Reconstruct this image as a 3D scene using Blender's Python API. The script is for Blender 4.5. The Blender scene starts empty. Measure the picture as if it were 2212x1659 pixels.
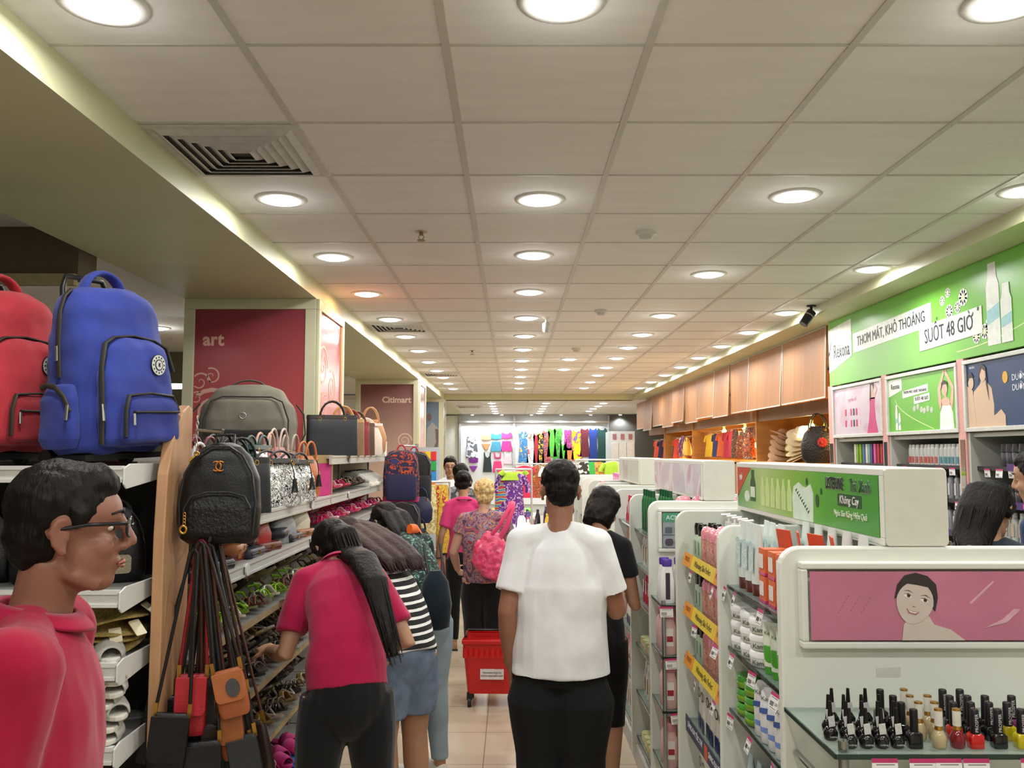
import bpy, bmesh, math, random
from mathutils import Vector as V, Matrix, Euler, noise
random.seed(7)
SC = bpy.context.scene
COL = SC.collection
PI = math.pi
# ---------------------------------------------------------------- camera
CAM_H, PITCH, FOC = 1.72, math.radians(4.58), 1860.0
cd = bpy.data.cameras.new('camera'); cam = bpy.data.objects.new('camera', cd); COL.objects.link(cam)
cam.location = (0, 0, CAM_H); cam.rotation_euler = (PI/2 + PITCH, 0, 0)
cd.sensor_width = 36; cd.lens = 36*FOC/2212; cd.clip_start = .05; cd.clip_end = 100
SC.camera = cam
# ---------------------------------------------------------------- view and world
SC.view_settings.view_transform = 'Standard'; SC.view_settings.look = 'None'
SC.view_settings.gamma = 1; SC.view_settings.use_curve_mapping = False
SC.view_settings.exposure = -0.08
w = bpy.data.worlds.new('world'); SC.world = w; w.use_nodes = True
w.node_tree.nodes['Background'].inputs[0].default_value = (.75, .78, .8, 1)
w.node_tree.nodes['Background'].inputs[1].default_value = .05
LAMP_W = 10.5        # watts of one recessed ceiling lamp
SC.cycles.use_denoising = True; SC.cycles.use_adaptive_sampling = True; SC.cycles.adaptive_threshold = .04
SC.cycles.max_bounces = 6; SC.cycles.diffuse_bounces = 4; SC.cycles.glossy_bounces = 3; SC.cycles.transmission_bounces = 6
SC.cycles.transparent_max_bounces = 8; SC.cycles.caustics_reflective = False; SC.cycles.caustics_refractive = False
SC.cycles.sample_clamp_indirect = 4.0

def at(px, py, Y):
    c, s = math.cos(PITCH), math.sin(PITCH)
    u, v = (px-1106)/FOC, (829.5-py)/FOC
    t = Y/(c - v*s)
    return V((u*t, Y, CAM_H + (s + v*c)*t))
# ---------------------------------------------------------------- materials
def lin(c):
    if isinstance(c, str):
        c = [int(c[i:i+2], 16)/255 for i in (0, 2, 4)]
    return tuple(x/12.92 if x <= .04045 else ((x+.055)/1.055)**2.4 for x in c) + (1,)
MC = {}
def mat(col, rough=.6, metal=0, var=.08, scale=25, bump=.0, bscale=120, spec=.5, emit=0, alpha=1, trans=0, stretch=None, coat=0, ior=1.45, sheen=0):
    key = (str(col), rough, metal, var, scale, bump, bscale, spec, emit, alpha, trans, str(stretch), coat, sheen)
    if key in MC: return MC[key]
    m = bpy.data.materials.new('material'); m.use_nodes = True; MC[key] = m
    nt = m.node_tree; b = nt.nodes['Principled BSDF']
    c = lin(col)
    b.inputs['Roughness'].default_value = rough; b.inputs['Metallic'].default_value = metal
    b.inputs['Specular IOR Level'].default_value = spec; b.inputs['Transmission Weight'].default_value = trans
    b.inputs['Alpha'].default_value = alpha; b.inputs['IOR'].default_value = ior
    if coat: b.inputs['Coat Weight'].default_value = coat; b.inputs['Coat Roughness'].default_value = .08
    if sheen: b.inputs['Sheen Weight'].default_value = sheen
    if emit:
        b.inputs['Emission Color'].default_value = c; b.inputs['Emission Strength'].default_value = emit
    tc = nt.nodes.new('ShaderNodeTexCoord'); src = tc.outputs['Object']
    if stretch:
        mp = nt.nodes.new('ShaderNodeMapping'); mp.inputs['Scale'].default_value = stretch
        nt.links.new(src, mp.inputs[0]); src = mp.outputs[0]
    if var:
        n = nt.nodes.new('ShaderNodeTexNoise'); n.inputs['Scale'].default_value = scale; n.inputs['Detail'].default_value = 3
        nt.links.new(src, n.inputs['Vector'])
        r = nt.nodes.new('ShaderNodeValToRGB')
        r.color_ramp.elements[0].position = .3; r.color_ramp.elements[1].position = .7
        r.color_ramp.elements[0].color = tuple(min(1, x*(1-var)) for x in c[:3]) + (1,)
        r.color_ramp.elements[1].color = tuple(min(1, x*(1+var)) for x in c[:3]) + (1,)
        nt.links.new(n.outputs[0], r.inputs[0]); nt.links.new(r.outputs[0], b.inputs['Base Color'])
    else: b.inputs['Base Color'].default_value = c
    if bump:
        n2 = nt.nodes.new('ShaderNodeTexNoise'); n2.inputs['Scale'].default_value = bscale; n2.inputs['Detail'].default_value = 4
        nt.links.new(src, n2.inputs['Vector'])
        bp = nt.nodes.new('ShaderNodeBump'); bp.inputs['Strength'].default_value = bump; bp.inputs['Distance'].default_value = .01
        nt.links.new(n2.outputs[0], bp.inputs['Height']); nt.links.new(bp.outputs[0], b.inputs['Normal'])
    return m
def patt(cols, scale=20, kind='voronoi', rough=.6, pos=None, stretch=None, dist=3, coat=0, interp='CONSTANT'):
    """print with several colours: blotches (noise / voronoi) or stripes (wave)"""
    key = ('p', str(cols), scale, kind, rough, str(pos), str(stretch), dist, coat)
    if key in MC: return MC[key]
    m = bpy.data.materials.new('print'); m.use_nodes = True; MC[key] = m
    nt = m.node_tree; b = nt.nodes['Principled BSDF']; b.inputs['Roughness'].default_value = rough
    if coat: b.inputs['Coat Weight'].default_value = coat
    tc = nt.nodes.new('ShaderNodeTexCoord'); src = tc.outputs['Object']
    if stretch:
        mp = nt.nodes.new('ShaderNodeMapping'); mp.inputs['Scale'].default_value = stretch
        nt.links.new(src, mp.inputs[0]); src = mp.outputs[0]
    r = nt.nodes.new('ShaderNodeValToRGB'); cr = r.color_ramp; cr.interpolation = interp
    pos = pos or [i/len(cols) for i in range(len(cols))]
    if kind != 'voronoi' and kind != 'wave' and not any(p > 0 for p in pos[1:2] if p > .9):
        if kind == 'noise' and pos[0] == 0 and len(cols) > 1 and pos[1] == 1/len(cols):
            pos = [0] + [.36 + .28*i/(len(cols)-1) for i in range(1, len(cols))]
    while len(cr.elements) < len(cols): cr.elements.new(.5)
    for i, (p, c) in enumerate(zip(pos, cols)):
        cr.elements[i].position = p; cr.elements[i].color = lin(c)
    if kind == 'noise':
        t = nt.nodes.new('ShaderNodeTexNoise'); t.inputs['Scale'].default_value = scale; t.inputs['Detail'].default_value = 2
        t.inputs['Distortion'].default_value = dist*.3
        nt.links.new(src, t.inputs['Vector']); nt.links.new(t.outputs[0], r.inputs[0])
    elif kind == 'voronoi':
        t = nt.nodes.new('ShaderNodeTexVoronoi'); t.inputs['Scale'].default_value = scale
        s = nt.nodes.new('ShaderNodeSeparateColor')
        nt.links.new(src, t.inputs['Vector']); nt.links.new(t.outputs['Color'], s.inputs[0]); nt.links.new(s.outputs[0], r.inputs[0])
    else:
        t = nt.nodes.new('ShaderNodeTexWave'); t.inputs['Scale'].default_value = scale; t.inputs['Distortion'].default_value = dist
        t.inputs['Detail Scale'].default_value = 1.5
        t.bands_direction = {'wave': 'Z', 'wavex': 'X', 'wavey': 'Y'}[kind]
        nt.links.new(src, t.inputs['Vector']); nt.links.new(t.outputs[0], r.inputs[0])
    nt.links.new(r.outputs[0], b.inputs['Base Color'])
    return m
def glass(tint='e8f2ee', alpha=.25, rough=.05):
    return mat(tint, rough, alpha=alpha, var=.02, spec=.8)
# ---------------------------------------------------------------- mesh builder
class MB:
    def __init__(s): s.v = []; s.f = []; s.m = []; s.sm = []; s.mi = 0; s.M = None
    def add(s, vs, fs, smooth=False):
        b = len(s.v)
        s.v += [tuple(s.M @ V(p)) if s.M is not None else tuple(p) for p in vs]
        for f in fs: s.f.append([b+i for i in f]); s.m.append(s.mi); s.sm.append(smooth)
        return s
    def box(s, x0, x1, y0, y1, z0, z1):
        vs = [(x, y, z) for z in (z0, z1) for y in (y0, y1) for x in (x0, x1)]
        return s.add(vs, [(0,2,3,1), (4,5,7,6), (0,1,5,4), (2,6,7,3), (0,4,6,2), (1,3,7,5)])
    def poly(s, pts, w0=0, w1=.0006):
        """prism: outline in local xy, from z=w0 to z=w1"""
        n = len(pts); vs = [(p[0], p[1], w1) for p in pts] + [(p[0], p[1], w0) for p in pts]
        a = sum(pts[i][0]*pts[(i+1) % n][1] - pts[(i+1) % n][0]*pts[i][1] for i in range(n))
        top = list(range(n)) if a > 0 else list(range(n))[::-1]
        fs = [top, [n+i for i in top][::-1]]
        for i in range(n):
            j = (i+1) % n
            fs.append((i, n+i, n+j, j) if a > 0 else (j, n+j, n+i, i))
        return s.add(vs, fs)
    def ring(s, frames, n, smooth=True, caps=True, closed=False):
        """frames: list of rings, each a list of n points"""
        vs = [p for fr in frames for p in fr]; fs = []; k = len(frames)
        for i in range(k if closed else k-1):
            for j in range(n):
                a, b = i*n+j, i*n+(j+1) % n; c, d = ((i+1) % k)*n+(j+1) % n, ((i+1) % k)*n+j
                fs.append((a, b, c, d))
        s.add(vs, fs, smooth)
        if caps and not closed:
            s.add(frames[0], [list(range(n))[::-1]]); s.add(frames[-1], [list(range(n))])
        return s
    def tube(s, pts, r, n=8, side=None, closed=False, caps=True):
        pts = [V(p) for p in pts]; k = len(pts)
        rr = r if isinstance(r, (list, tuple)) else [r]*k
        if isinstance(r, tuple) and len(r) == 2 and k != 2: rr = [r]*k
        frames = []; u = V(side) if side else None
        for i, p in enumerate(pts):
            a = pts[(i-1) % k] if (closed or i > 0) else p; b = pts[(i+1) % k] if (closed or i < k-1) else p
            t = (b-a).normalized() if (b-a).length > 1e-9 else V((0, 0, 1))
            if u is None: u = V((1, 0, 0)) if abs(t.x) < .8 else V((0, 1, 0))
            uu = (u - t*u.dot(t))
            uu = uu.normalized() if uu.length > 1e-6 else t.orthogonal().normalized()
            if side is None: u = uu
            vv = t.cross(uu)
            rx, ry = rr[i] if isinstance(rr[i], (list, tuple)) else (rr[i], rr[i])
            frames.append([p + uu*(rx*math.cos(2*PI*j/n)) + vv*(ry*math.sin(2*PI*j/n)) for j in range(n)])
        return s.ring(frames, n, caps=caps, closed=closed)
    def loft(s, rings, n=20, p=2.0, smooth=True):
        """rings (z, hx, hy[, cx, cy]): superellipse sections with exponent p stacked in z"""
        frames = []
        for q in rings:
            z, hx, hy = q[:3]; cx, cy = (q[3], q[4]) if len(q) > 3 else (0, 0)
            fr = []
            for j in range(n):
                a = 2*PI*(j+.5)/n; c, d = math.cos(a), math.sin(a)
                fr.append((cx + hx*math.copysign(abs(c)**(2/p), c), cy + hy*math.copysign(abs(d)**(2/p), d), z))
            frames.append(fr)
        return s.ring(frames, n, smooth)
    def ell(s, c, r, n=12, k=8, rot=None):
        R = rot.to_matrix() if rot else Matrix.Identity(3)
        c = V(c); frames = []
        if not isinstance(r, (list, tuple)): r = (r, r, r)
        for i in range(1, k):
            a = PI*i/k; z = -math.cos(a); q = math.sin(a)
            frames.append([c + R @ V((r[0]*q*math.cos(2*PI*j/n), r[1]*q*math.sin(2*PI*j/n), r[2]*z)) for j in range(n)])
        s.ring(frames, n, caps=False)
        s.add([c + R @ V((0, 0, -r[2]))] + frames[0], [(0, 1+(j+1) % n, 1+j) for j in range(n)], True)
        s.add([c + R @ V((0, 0, r[2]))] + frames[-1], [(0, 1+j, 1+(j+1) % n) for j in range(n)], True)
        return s
    def mesh(s, name):
        me = bpy.data.meshes.new(name); me.from_pydata(s.v, [], s.f)
        me.polygons.foreach_set('material_index', s.m); me.polygons.foreach_set('use_smooth', s.sm)
        me.update(); return me
    def build(s, name, mats, parent=None, bevel=0, loc=None, rot=None, sub=0, solid=0):
        o = bpy.data.objects.new(name, s.mesh(name)); COL.objects.link(o)
        for m in (mats if isinstance(mats, (list, tuple)) else [mats]): o.data.materials.append(m)
        if parent is not None: o.parent = parent
        if loc is not None: o.location = loc
        if rot is not None: o.rotation_euler = rot
        if solid:
            q = o.modifiers.new('solid', 'SOLIDIFY'); q.thickness = solid; q.offset = 0
        if bevel:
            q = o.modifiers.new('bevel', 'BEVEL'); q.width = bevel; q.segments = 2; q.limit_method = 'ANGLE'; q.angle_limit = .7
            q.harden_normals = False
        if sub:
            q = o.modifiers.new('sub', 'SUBSURF'); q.levels = sub; q.render_levels = sub
        return o
def tag(o, label, cat, group=None, kind=None):
    if label: o['label'] = label
    if cat: o['category'] = cat
    if group: o['group'] = group
    if kind: o['kind'] = kind
    return o
def empty(name, label, cat, loc=(0,0,0), rz=0, group=None, rot=None):
    o = bpy.data.objects.new(name, None); COL.objects.link(o); o.location = loc
    o.rotation_euler = rot if rot else (0, 0, rz); o.empty_display_size = .05
    return tag(o, label, cat, group)
def struct(o): o['kind'] = 'structure'; return o
def copy_tree(o, parent=None):
    c = o.copy(); COL.objects.link(c); c.parent = parent
    for ch in o.children: copy_tree(ch, c)
    return c
CACHE = {}
def place(key, maker, loc, label, group=None, rz=0, rot=None, scale=None):
    """a thing of this kind: built the first time, copied with all its parts after that"""
    if key not in CACHE: o = CACHE[key] = maker()
    else: o = copy_tree(CACHE[key])
    o.location = loc; o.rotation_euler = rot if rot else (0, 0, rz)
    if scale: o.scale = (scale,)*3 if not isinstance(scale, (tuple, list)) else scale
    for k in ('label', 'group'):
        if k in o: del o[k]
    o['label'] = label
    if group: o['group'] = group
    return o
ORD = 'first second third fourth fifth sixth seventh eighth ninth tenth eleventh twelfth thirteenth fourteenth fifteenth sixteenth seventeenth eighteenth nineteenth twentieth'.split()
FACE = {'S': Matrix(((1,0,0),(0,0,-1),(0,1,0))), 'W': Matrix(((0,0,-1),(-1,0,0),(0,1,0))), 'E': Matrix(((0,0,1),(1,0,0),(0,1,0)))}
def fr(o, d):
    """matrix whose local x runs right, y up and z out of a face looking S (to the camera), W or E"""
    M = FACE[d].to_4x4(); M.translation = V(o); return M
HORN = {'Ơ': 'O', 'Ờ': 'Ò', 'Ư': 'U', 'Ừ': 'Ù', 'ừ': 'ù', 'ư': 'u', 'ơ': 'o'}
def glyphs(s, size, ext, align, shear, off):
    cu = bpy.data.curves.new('t', 'FONT'); cu.body = s; cu.size = size; cu.extrude = ext; cu.align_x = align; cu.align_y = 'CENTER'
    cu.shear = shear; cu.offset = off; cu.resolution_u = 2
    o = bpy.data.objects.new('t', cu); COL.objects.link(o)
    dg = bpy.context.evaluated_depsgraph_get()
    me = bpy.data.meshes.new_from_object(o.evaluated_get(dg)); bpy.data.objects.remove(o); bpy.data.curves.remove(cu); return me
def extent(s, size):
    me = glyphs(s, size, 0, 'LEFT', 0, 0); xs = [v.co.x for v in me.vertices]; ys = [v.co.y for v in me.vertices]; bpy.data.meshes.remove(me)
    return min(xs), max(xs), min(ys), max(ys)
def text(s, size, M, m, parent, name='lettering', ext=.0006, align='CENTER', sx=1, shear=0, off=0):
    base = ''.join(HORN.get(c, c) for c in s); me = glyphs(base, size, ext, align, shear, off)
    if base != s:          # the horn of the Vietnamese O and U is drawn on as a small hook
        x0, x1, _, _ = extent(base, size); sh = (x0+x1)/2 if align == 'CENTER' else 0; b = bmesh.new(); b.from_mesh(me)
        for i, c in enumerate(s):
            if c in HORN:
                q = extent(base[:i+1], size)[1] - sh; top = extent('H' if HORN[c].isupper() else 'x', size)[3]; k = size
                f = [b.verts.new((q+x*k, top+y*k, ext)) for x, y in ((-.10, -.10), (-.02, -.12), (.06, -.07), (.09, .05), (.02, .06), (.00, -.02), (-.06, -.04))]
                b.faces.new(f)
        b.to_mesh(me); b.free()
    me.transform(M @ Matrix.Diagonal((sx, 1, 1, 1)))
    me.name = name; me.materials.clear(); me.materials.append(m)
    q = bpy.data.objects.new(name, me); COL.objects.link(q); q.parent = parent
    return q
def rrect(x0, x1, y0, y1, r, n=6, corners='1111'):
    """rounded rectangle outline, counterclockwise from the lower right; corners = br, tr, tl, bl"""
    out = []
    for i, (cx, cy, a0) in enumerate(((x1-r, y0+r, -90), (x1-r, y1-r, 0), (x0+r, y1-r, 90), (x0+r, y0+r, 180))):
        if corners[i] == '1':
            for k in range(n+1):
                a = math.radians(a0 + 90*k/n); out.append((cx+r*math.cos(a), cy+r*math.sin(a)))
        else:
            out.append(((x1, y0), (x1, y1), (x0, y1), (x0, y0))[i])
    return out
def frame_bars(mb, x0, x1, y0, y1, t, w0, w1):
    mb.poly([(x0, y0), (x1, y0), (x1, y0+t), (x0, y0+t)], w0, w1); mb.poly([(x0, y1-t), (x1, y1-t), (x1, y1), (x0, y1)], w0, w1)
    mb.poly([(x0, y0+t), (x0+t, y0+t), (x0+t, y1-t), (x0, y1-t)], w0, w1); mb.poly([(x1-t, y0+t), (x1, y0+t), (x1, y1-t), (x1-t, y1-t)], w0, w1)
def disc(cx, cy, rx, ry=None, n=16):
    ry = ry or rx
    return [(cx+rx*math.cos(2*PI*i/n), cy+ry*math.sin(2*PI*i/n)) for i in range(n)]
def spiral(cx, cy, r0, turns, w, n=40, a0=0, d=1):
    o = []; i_ = []
    for k in range(n+1):
        t = k/n; a = a0 + d*turns*2*PI*t; r = r0*(1-t)**.8
        ww = w*(1-t*.7)
        o.append((cx+(r+ww/2)*math.cos(a), cy+(r+ww/2)*math.sin(a))); i_.append((cx+max(0, r-ww/2)*math.cos(a), cy+max(0, r-ww/2)*math.sin(a)))
    return o, i_
def strip(mb, o, i_, w0, w1):
    for k in range(len(o)-1): mb.poly([o[k], o[k+1], i_[k+1], i_[k]], w0, w1)

# ================================================================ the room
M_ceil = mat('e8e5e0', .85, var=.03, scale=3, bump=.12, bscale=60, stretch=(1, 6, 1))
M_bar = mat('c4c0b6', .45, var=.04)
M_cream = mat('c9caa4', .5, var=.04, scale=3)
M_white = mat('e6e8e0', .45, var=.03, scale=4)
M_black = mat('161616', .5)
def slab(name, x0, x1, y0, y1, z0, z1, m): return struct(MB().box(x0, x1, y0, y1, z0, z1).build(name, m))
# floor: beige polished tiles
mf = bpy.data.materials.new('floor_tiles'); mf.use_nodes = True; nt = mf.node_tree; b = nt.nodes['Principled BSDF']
tc = nt.nodes.new('ShaderNodeTexCoord'); br = nt.nodes.new('ShaderNodeTexBrick'); br.offset = 0; br.squash = 1
br.inputs['Scale'].default_value = 1; br.inputs['Brick Width'].default_value = .55; br.inputs['Row Height'].default_value = .55
br.inputs['Mortar Size'].default_value = .003; br.inputs['Color1'].default_value = lin('bcb09a'); br.inputs['Color2'].default_value = lin('c2b6a0'); br.inputs['Mortar'].default_value = lin('85786a')
mp = nt.nodes.new('ShaderNodeMapping'); mp.inputs['Location'].default_value = (.16, .03, 0)
nt.links.new(tc.outputs['Object'], mp.inputs[0]); nt.links.new(mp.outputs[0], br.inputs['Vector']); nt.links.new(br.outputs[0], b.inputs['Base Color'])
b.inputs['Roughness'].default_value = .22
slab('floor', -4.6, 4.4, -2, 24.4, -.1, 0, mf)
slab('ceiling', -4.6, 4.4, -2, 17.6, 2.92, 3.0, M_ceil)
slab('ceiling', -4.6, 4.4, 17.6, 24.4, 2.80, 2.90, M_ceil)
g = MB()
for k in range(-1, 7):
    x = -.795+.6*k
    if -1.3 < x < 2.47: g.box(x-.012, x+.012, -2, 17.6, 2.915, 2.921)
for k in range(-8, 26):
    y = 2.45+.598*k; g.box(-1.365, 2.48, y-.006, y+.006, 2.9165, 2.921)
for x in (-.45, .35, 1.15, 1.95): g.box(x-.012, x+.012, 17.9, 24.2, 2.796, 2.801)
for k in range(8): g.box(-1.365, 2.48, 18.6+k*.8-.006, 18.6+k*.8+.006, 2.797, 2.801)
struct(g.build('trim_1', M_bar))
slab('ceiling_beam', -2.285, -1.365, -2, 24.2, 2.795, 2.93, M_cream)
slab('ceiling_beam', 2.48, 4.4, -2, 24.2, 2.84, 2.93, M_cream)
slab('ceiling_beam', -1.365, 2.48, 17.55, 17.85, 2.80, 2.92, M_cream)
slab('wall_back', -4.6, 4.4, 24.2, 24.4, 0, 2.9, mat('d9dcdc', .6, var=.03))
slab('wall_near', -4.6, 4.4, -2.2, -2, 0, 3, mat('cfc9b8', .7))
slab('wall_left', -4.8, -4.6, -2, 24.4, 0, 3, mat('6c6450', .7, var=.05))
slab('wall_right', 4.4, 4.6, -2, 24.4, 0, 3, mat('b89468', .7))
slab('wall_right', 3.14, 3.2, -2, 7.42, 0, 2.84, mat('a9aaa2', .6))
slab('wall_right', 2.85, 4.4, 7.42, 7.5, 0, 2.84, mat('7d6c55', .6))
# dark bulkhead and far wall over the aisle on the other side of the beam
slab('ceiling_beam', -4.6, -2.3, 4.5, 4.7, 2.66, 2.92, mat('5d5444', .7, var=.05))
slab('trim_2', -4.6, -2.3, 4.46, 4.5, 2.60, 2.66, mat('a79c78', .6))
slab('wall_left', -4.6, -2.3, 10.2, 10.3, 0, 2.92, mat('6f6b55', .6, var=.1, scale=3))
slab('trim_3', -4.6, -2.3, 10.1, 10.2, 2.16, 2.22, mat('a02c30', .4))

# ---------------------------------------------------------------- pillars with printed panels
M_pf = mat('c9c7a8', .4, var=.03, scale=3)
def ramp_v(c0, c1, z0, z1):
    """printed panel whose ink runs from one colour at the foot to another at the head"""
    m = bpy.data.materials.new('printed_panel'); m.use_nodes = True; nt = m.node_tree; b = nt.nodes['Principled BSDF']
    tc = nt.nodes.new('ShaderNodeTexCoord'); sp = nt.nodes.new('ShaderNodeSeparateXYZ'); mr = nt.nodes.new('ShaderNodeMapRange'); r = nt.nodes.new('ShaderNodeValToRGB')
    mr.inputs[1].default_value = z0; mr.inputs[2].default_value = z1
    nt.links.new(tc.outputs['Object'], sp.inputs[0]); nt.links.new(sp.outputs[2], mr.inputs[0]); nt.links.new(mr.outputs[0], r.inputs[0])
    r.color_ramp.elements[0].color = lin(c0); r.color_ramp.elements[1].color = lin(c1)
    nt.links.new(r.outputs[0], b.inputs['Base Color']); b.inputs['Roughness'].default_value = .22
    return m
def pillar(y, d, c0, c1, label, word, wx, wz, wsz, curls, ink):
    p = empty('pillar', None, None, (0, 0, 0)); p['kind'] = 'structure'
    MB().box(-2.285, -1.365, y, y+d, 0, 2.796).build('column_shaft', M_pf, p)
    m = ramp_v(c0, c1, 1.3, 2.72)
    f = MB(); f.M = fr((-2.285, y, 0), 'S'); frame_bars(f, 0, .92, .4, 2.795, .075, 0, .02)
    f.M = fr((-1.365, y, 0), 'E'); frame_bars(f, 0, d, .4, 2.795, .075, 0, .02); f.build('panel_frame', M_pf, p, .004)
    q = MB(); q.M = fr((-2.285, y, 0), 'S'); q.poly([(.07, .47), (.85, .47), (.85, 2.725), (.07, 2.725)], 0, .006)
    q.M = fr((-1.365, y, 0), 'E'); q.poly([(.07, .47), (d-.07, .47), (d-.07, 2.725), (.07, 2.725)], 0, .006)
    q.mi = 1
    for face, lst in (('S', curls[0]), ('E', curls[1])):
        q.M = fr((-2.285, y, 0), 'S') if face == 'S' else fr((-1.365, y, 0), 'E')
        for (cx, cz, r0, tn, ww, a0, dd) in lst:
            o, i_ = spiral(cx, cz, r0, tn, ww, 40, a0, dd)
            ok = [k for k in range(len(o)) if .075 < min(o[k][0], i_[k][0]) and max(o[k][0], i_[k][0]) < .845]
            for k in range(len(o)-1):
                if k in ok and k+1 in ok: q.poly([o[k], o[k+1], i_[k+1], i_[k]], .006, .0075)
    q.build('printed_panel', [m, mat(ink, .4, var=.02)], p)
    if word: text(word, wsz, fr((-2.285+wx, y-.0075, wz), 'S'), mat(ink, .4, var=.02), p, off=.004)
    return p
CV = [(.20, 2.16, .17, 2.2, .030, 1.2, 1), (.12, 2.38, .07, 1.5, .014, 0, 1), (.20, 2.42, .06, 1.4, .012, 2, -1), (.11, 1.92, .075, 1.7, .014, 3, 1), (.16, 2.06, .05, 1.4, .01, 0, 1),
      (.24, 2.14, .21, .45, .02, 3.6, 1), (.10, 2.27, .045, 1.4, .01, 1, 1)]
CV = [(a, b-.17, c, d, e, f_, g_) for (a, b, c, d, e, f_, g_) in CV]
CE = [(.2, 2.34, .16, 2.2, .02, 0, 1), (.5, 2.2, .14, 2, .02, 2, -1), (.25, 2.05, .1, 1.6, .015, 1, 1), (.6, 1.6, .12, 1.8, .015, 1, 1)]
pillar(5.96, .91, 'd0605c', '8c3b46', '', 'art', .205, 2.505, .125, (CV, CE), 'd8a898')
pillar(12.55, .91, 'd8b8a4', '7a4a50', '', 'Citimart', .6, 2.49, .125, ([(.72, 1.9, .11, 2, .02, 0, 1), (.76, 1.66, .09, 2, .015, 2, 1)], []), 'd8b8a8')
# third pillar: blue poster with a standing figure in a pale dress
p3 = pillar(16.9, .62, '7f90a4', '66788f', '', None, 0, 0, 0, ([], []), 'c8c8c8')
a = MB(); a.M = fr((-2.285, 16.9, 0), 'S')
a.mi = 0; a.poly([(.60, 1.0), (.80, 1.0), (.83, 1.6), (.80, 1.85), (.84, 2.2), (.72, 2.32), (.62, 2.2), (.60, 1.8)], .006, .008)
a.mi = 1; a.poly([(.78, 2.2), (.84, 2.18), (.845, 1.95), (.80, 1.78), (.745, 1.80), (.80, 1.93)], .008, .010); a.poly(disc(.66, 2.42, .05, .075), .006, .009)
a.build('printed_figure', [mat('9a9a98', .4), mat('6a5a56', .5)], p3)
# ---------------------------------------------------------------- recessed lamps
def mk_light():
    p = empty('ceiling_light', None, 'ceiling light')
    g = MB(); k = [(r*math.cos(a), r*math.sin(a), z) for (r, z) in ((.115, 0), (.118, -.006), (.092, -.010), (.09, 0)) for a in [2*PI*i/28 for i in range(28)]]
    g.ring([k[i*28:(i+1)*28] for i in range(4)], 28, caps=False); g.build('trim_ring', mat('eeeeea', .4, var=.02), p)
    MB().loft([(-.022, .02, .02), (-.020, .055, .055), (-.012, .08, .08), (-.002, .09, .09)], 28).build('diffuser', mat('ffffff', .5, var=0, emit=9), p)
    ld = bpy.data.lights.new('bulb', 'AREA'); ld.shape = 'DISK'; ld.size = .16; ld.energy = LAMP_W; ld.color = (1, .985, .96)
    l = bpy.data.objects.new('bulb', ld); COL.objects.link(l); l.parent = p; l.location = (0, 0, -.026)
    ld = bpy.data.lights.new('ceiling_fill', 'POINT'); ld.energy = LAMP_W*.07; ld.shadow_soft_size = .08; ld.color = (1, .985, .96)  # weak extra point light, added to brighten the ceiling around the lamp
    l = bpy.data.objects.new('ceiling_fill', ld); COL.objects.link(l); l.parent = p; l.location = (0, 0, -.10)
    return p
LX = {'a': (-1.095, [-.8, .5, 2.22, 4.0, 5.2, 6.42, 7.66, 8.8, 10.04, 11.27, 12.48, 13.6, 14.8, 16.0]), 'b': (.132, [-.8, .5, 2.2, 4.0, 5.15, 6.35, 7.58, 8.76, 9.91, 11.1, 12.28, 13.48, 14.7, 15.9]),
      'c': (1.322, [-.8, .5, 2.2, 3.94, 5.71, 7.45, 8.66, 9.73, 10.83, 12.0, 13.2, 14.5, 15.8]), 'd': (2.352, [.5, 2.2, 3.86, 5.54, 7.3, 8.49, 9.6, 10.78, 11.95, 13.2, 14.5, 15.8])}
RN = {'a': 'row beside the cream beam over the bag shelves', 'b': 'row along the middle of the aisle', 'c': 'row above the white cosmetics gondolas', 'd': 'row beside the bulkhead over the green sign'}
for k, (x, ys) in LX.items():
    for i, y in enumerate(ys):
        o = place('lamp', mk_light, (x, y, 2.92), 'round recessed lamp, %s in the %s' % (ORD[i], RN[k]), 'recessed ceiling lamps')
        if k == 'a' and i == 5:
            for ch in o.children:
                if ch.type == 'LIGHT': ch.data = ch.data.copy(); ch.data.color = (1, .5, .25)
                elif ch.name.startswith('diffuser'):
                    ch.data = ch.data.copy(); ch.data.materials[0] = mat('ffe0cc', .5, var=0, emit=6)
for i, (x, y) in enumerate([(.734, 10.94), (.743, 12.28)]):
    place('lamp', mk_light, (x, y, 2.92), 'extra round recessed lamp between rows, %s of two' % ('nearer', 'farther')[i], 'recessed ceiling lamps')
for ci, (x, nm, w) in enumerate(((-.44, 'front of the swimwear', 5), (.74, 'centre of the dress wall', 5), (1.98, 'side towards the wooden boards', 4))):
    for i in range(w):
        y = 18.6+i*1.18; place('lamp', mk_light, (x, y, 2.80), 'small round lamp on lower ceiling, %s in row at %s' % (ORD[i], nm), 'lamps on the lower ceiling')
def mk_spot():
    p = empty('wall_washer_light', None, 'ceiling light')
    MB().loft([(-.03, .05, .05), (0, .06, .06)], 16).build('lamp_housing', mat('dddddd', .4), p)
    MB().loft([(-.034, .04, .04), (-.029, .045, .045)], 16).build('diffuser', mat('f4fbff', .5, var=0, emit=12), p)
    ld = bpy.data.lights.new('bulb', 'SPOT'); ld.energy = 60; ld.spot_size = 2.4; ld.spot_blend = .6; ld.shadow_soft_size = .05; ld.color = (.85, .96, 1)
    l = bpy.data.objects.new('bulb', ld); COL.objects.link(l); l.parent = p; l.location = (0, 0, -.07)
    return p
for i in range(6):
    place('spot', mk_spot, (-1.1+i*.82, 23.85, 2.80), 'cool white wall washer over back display, %s counting from the doorway pillar' % ORD[i], 'wall washers over the back display')
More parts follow.
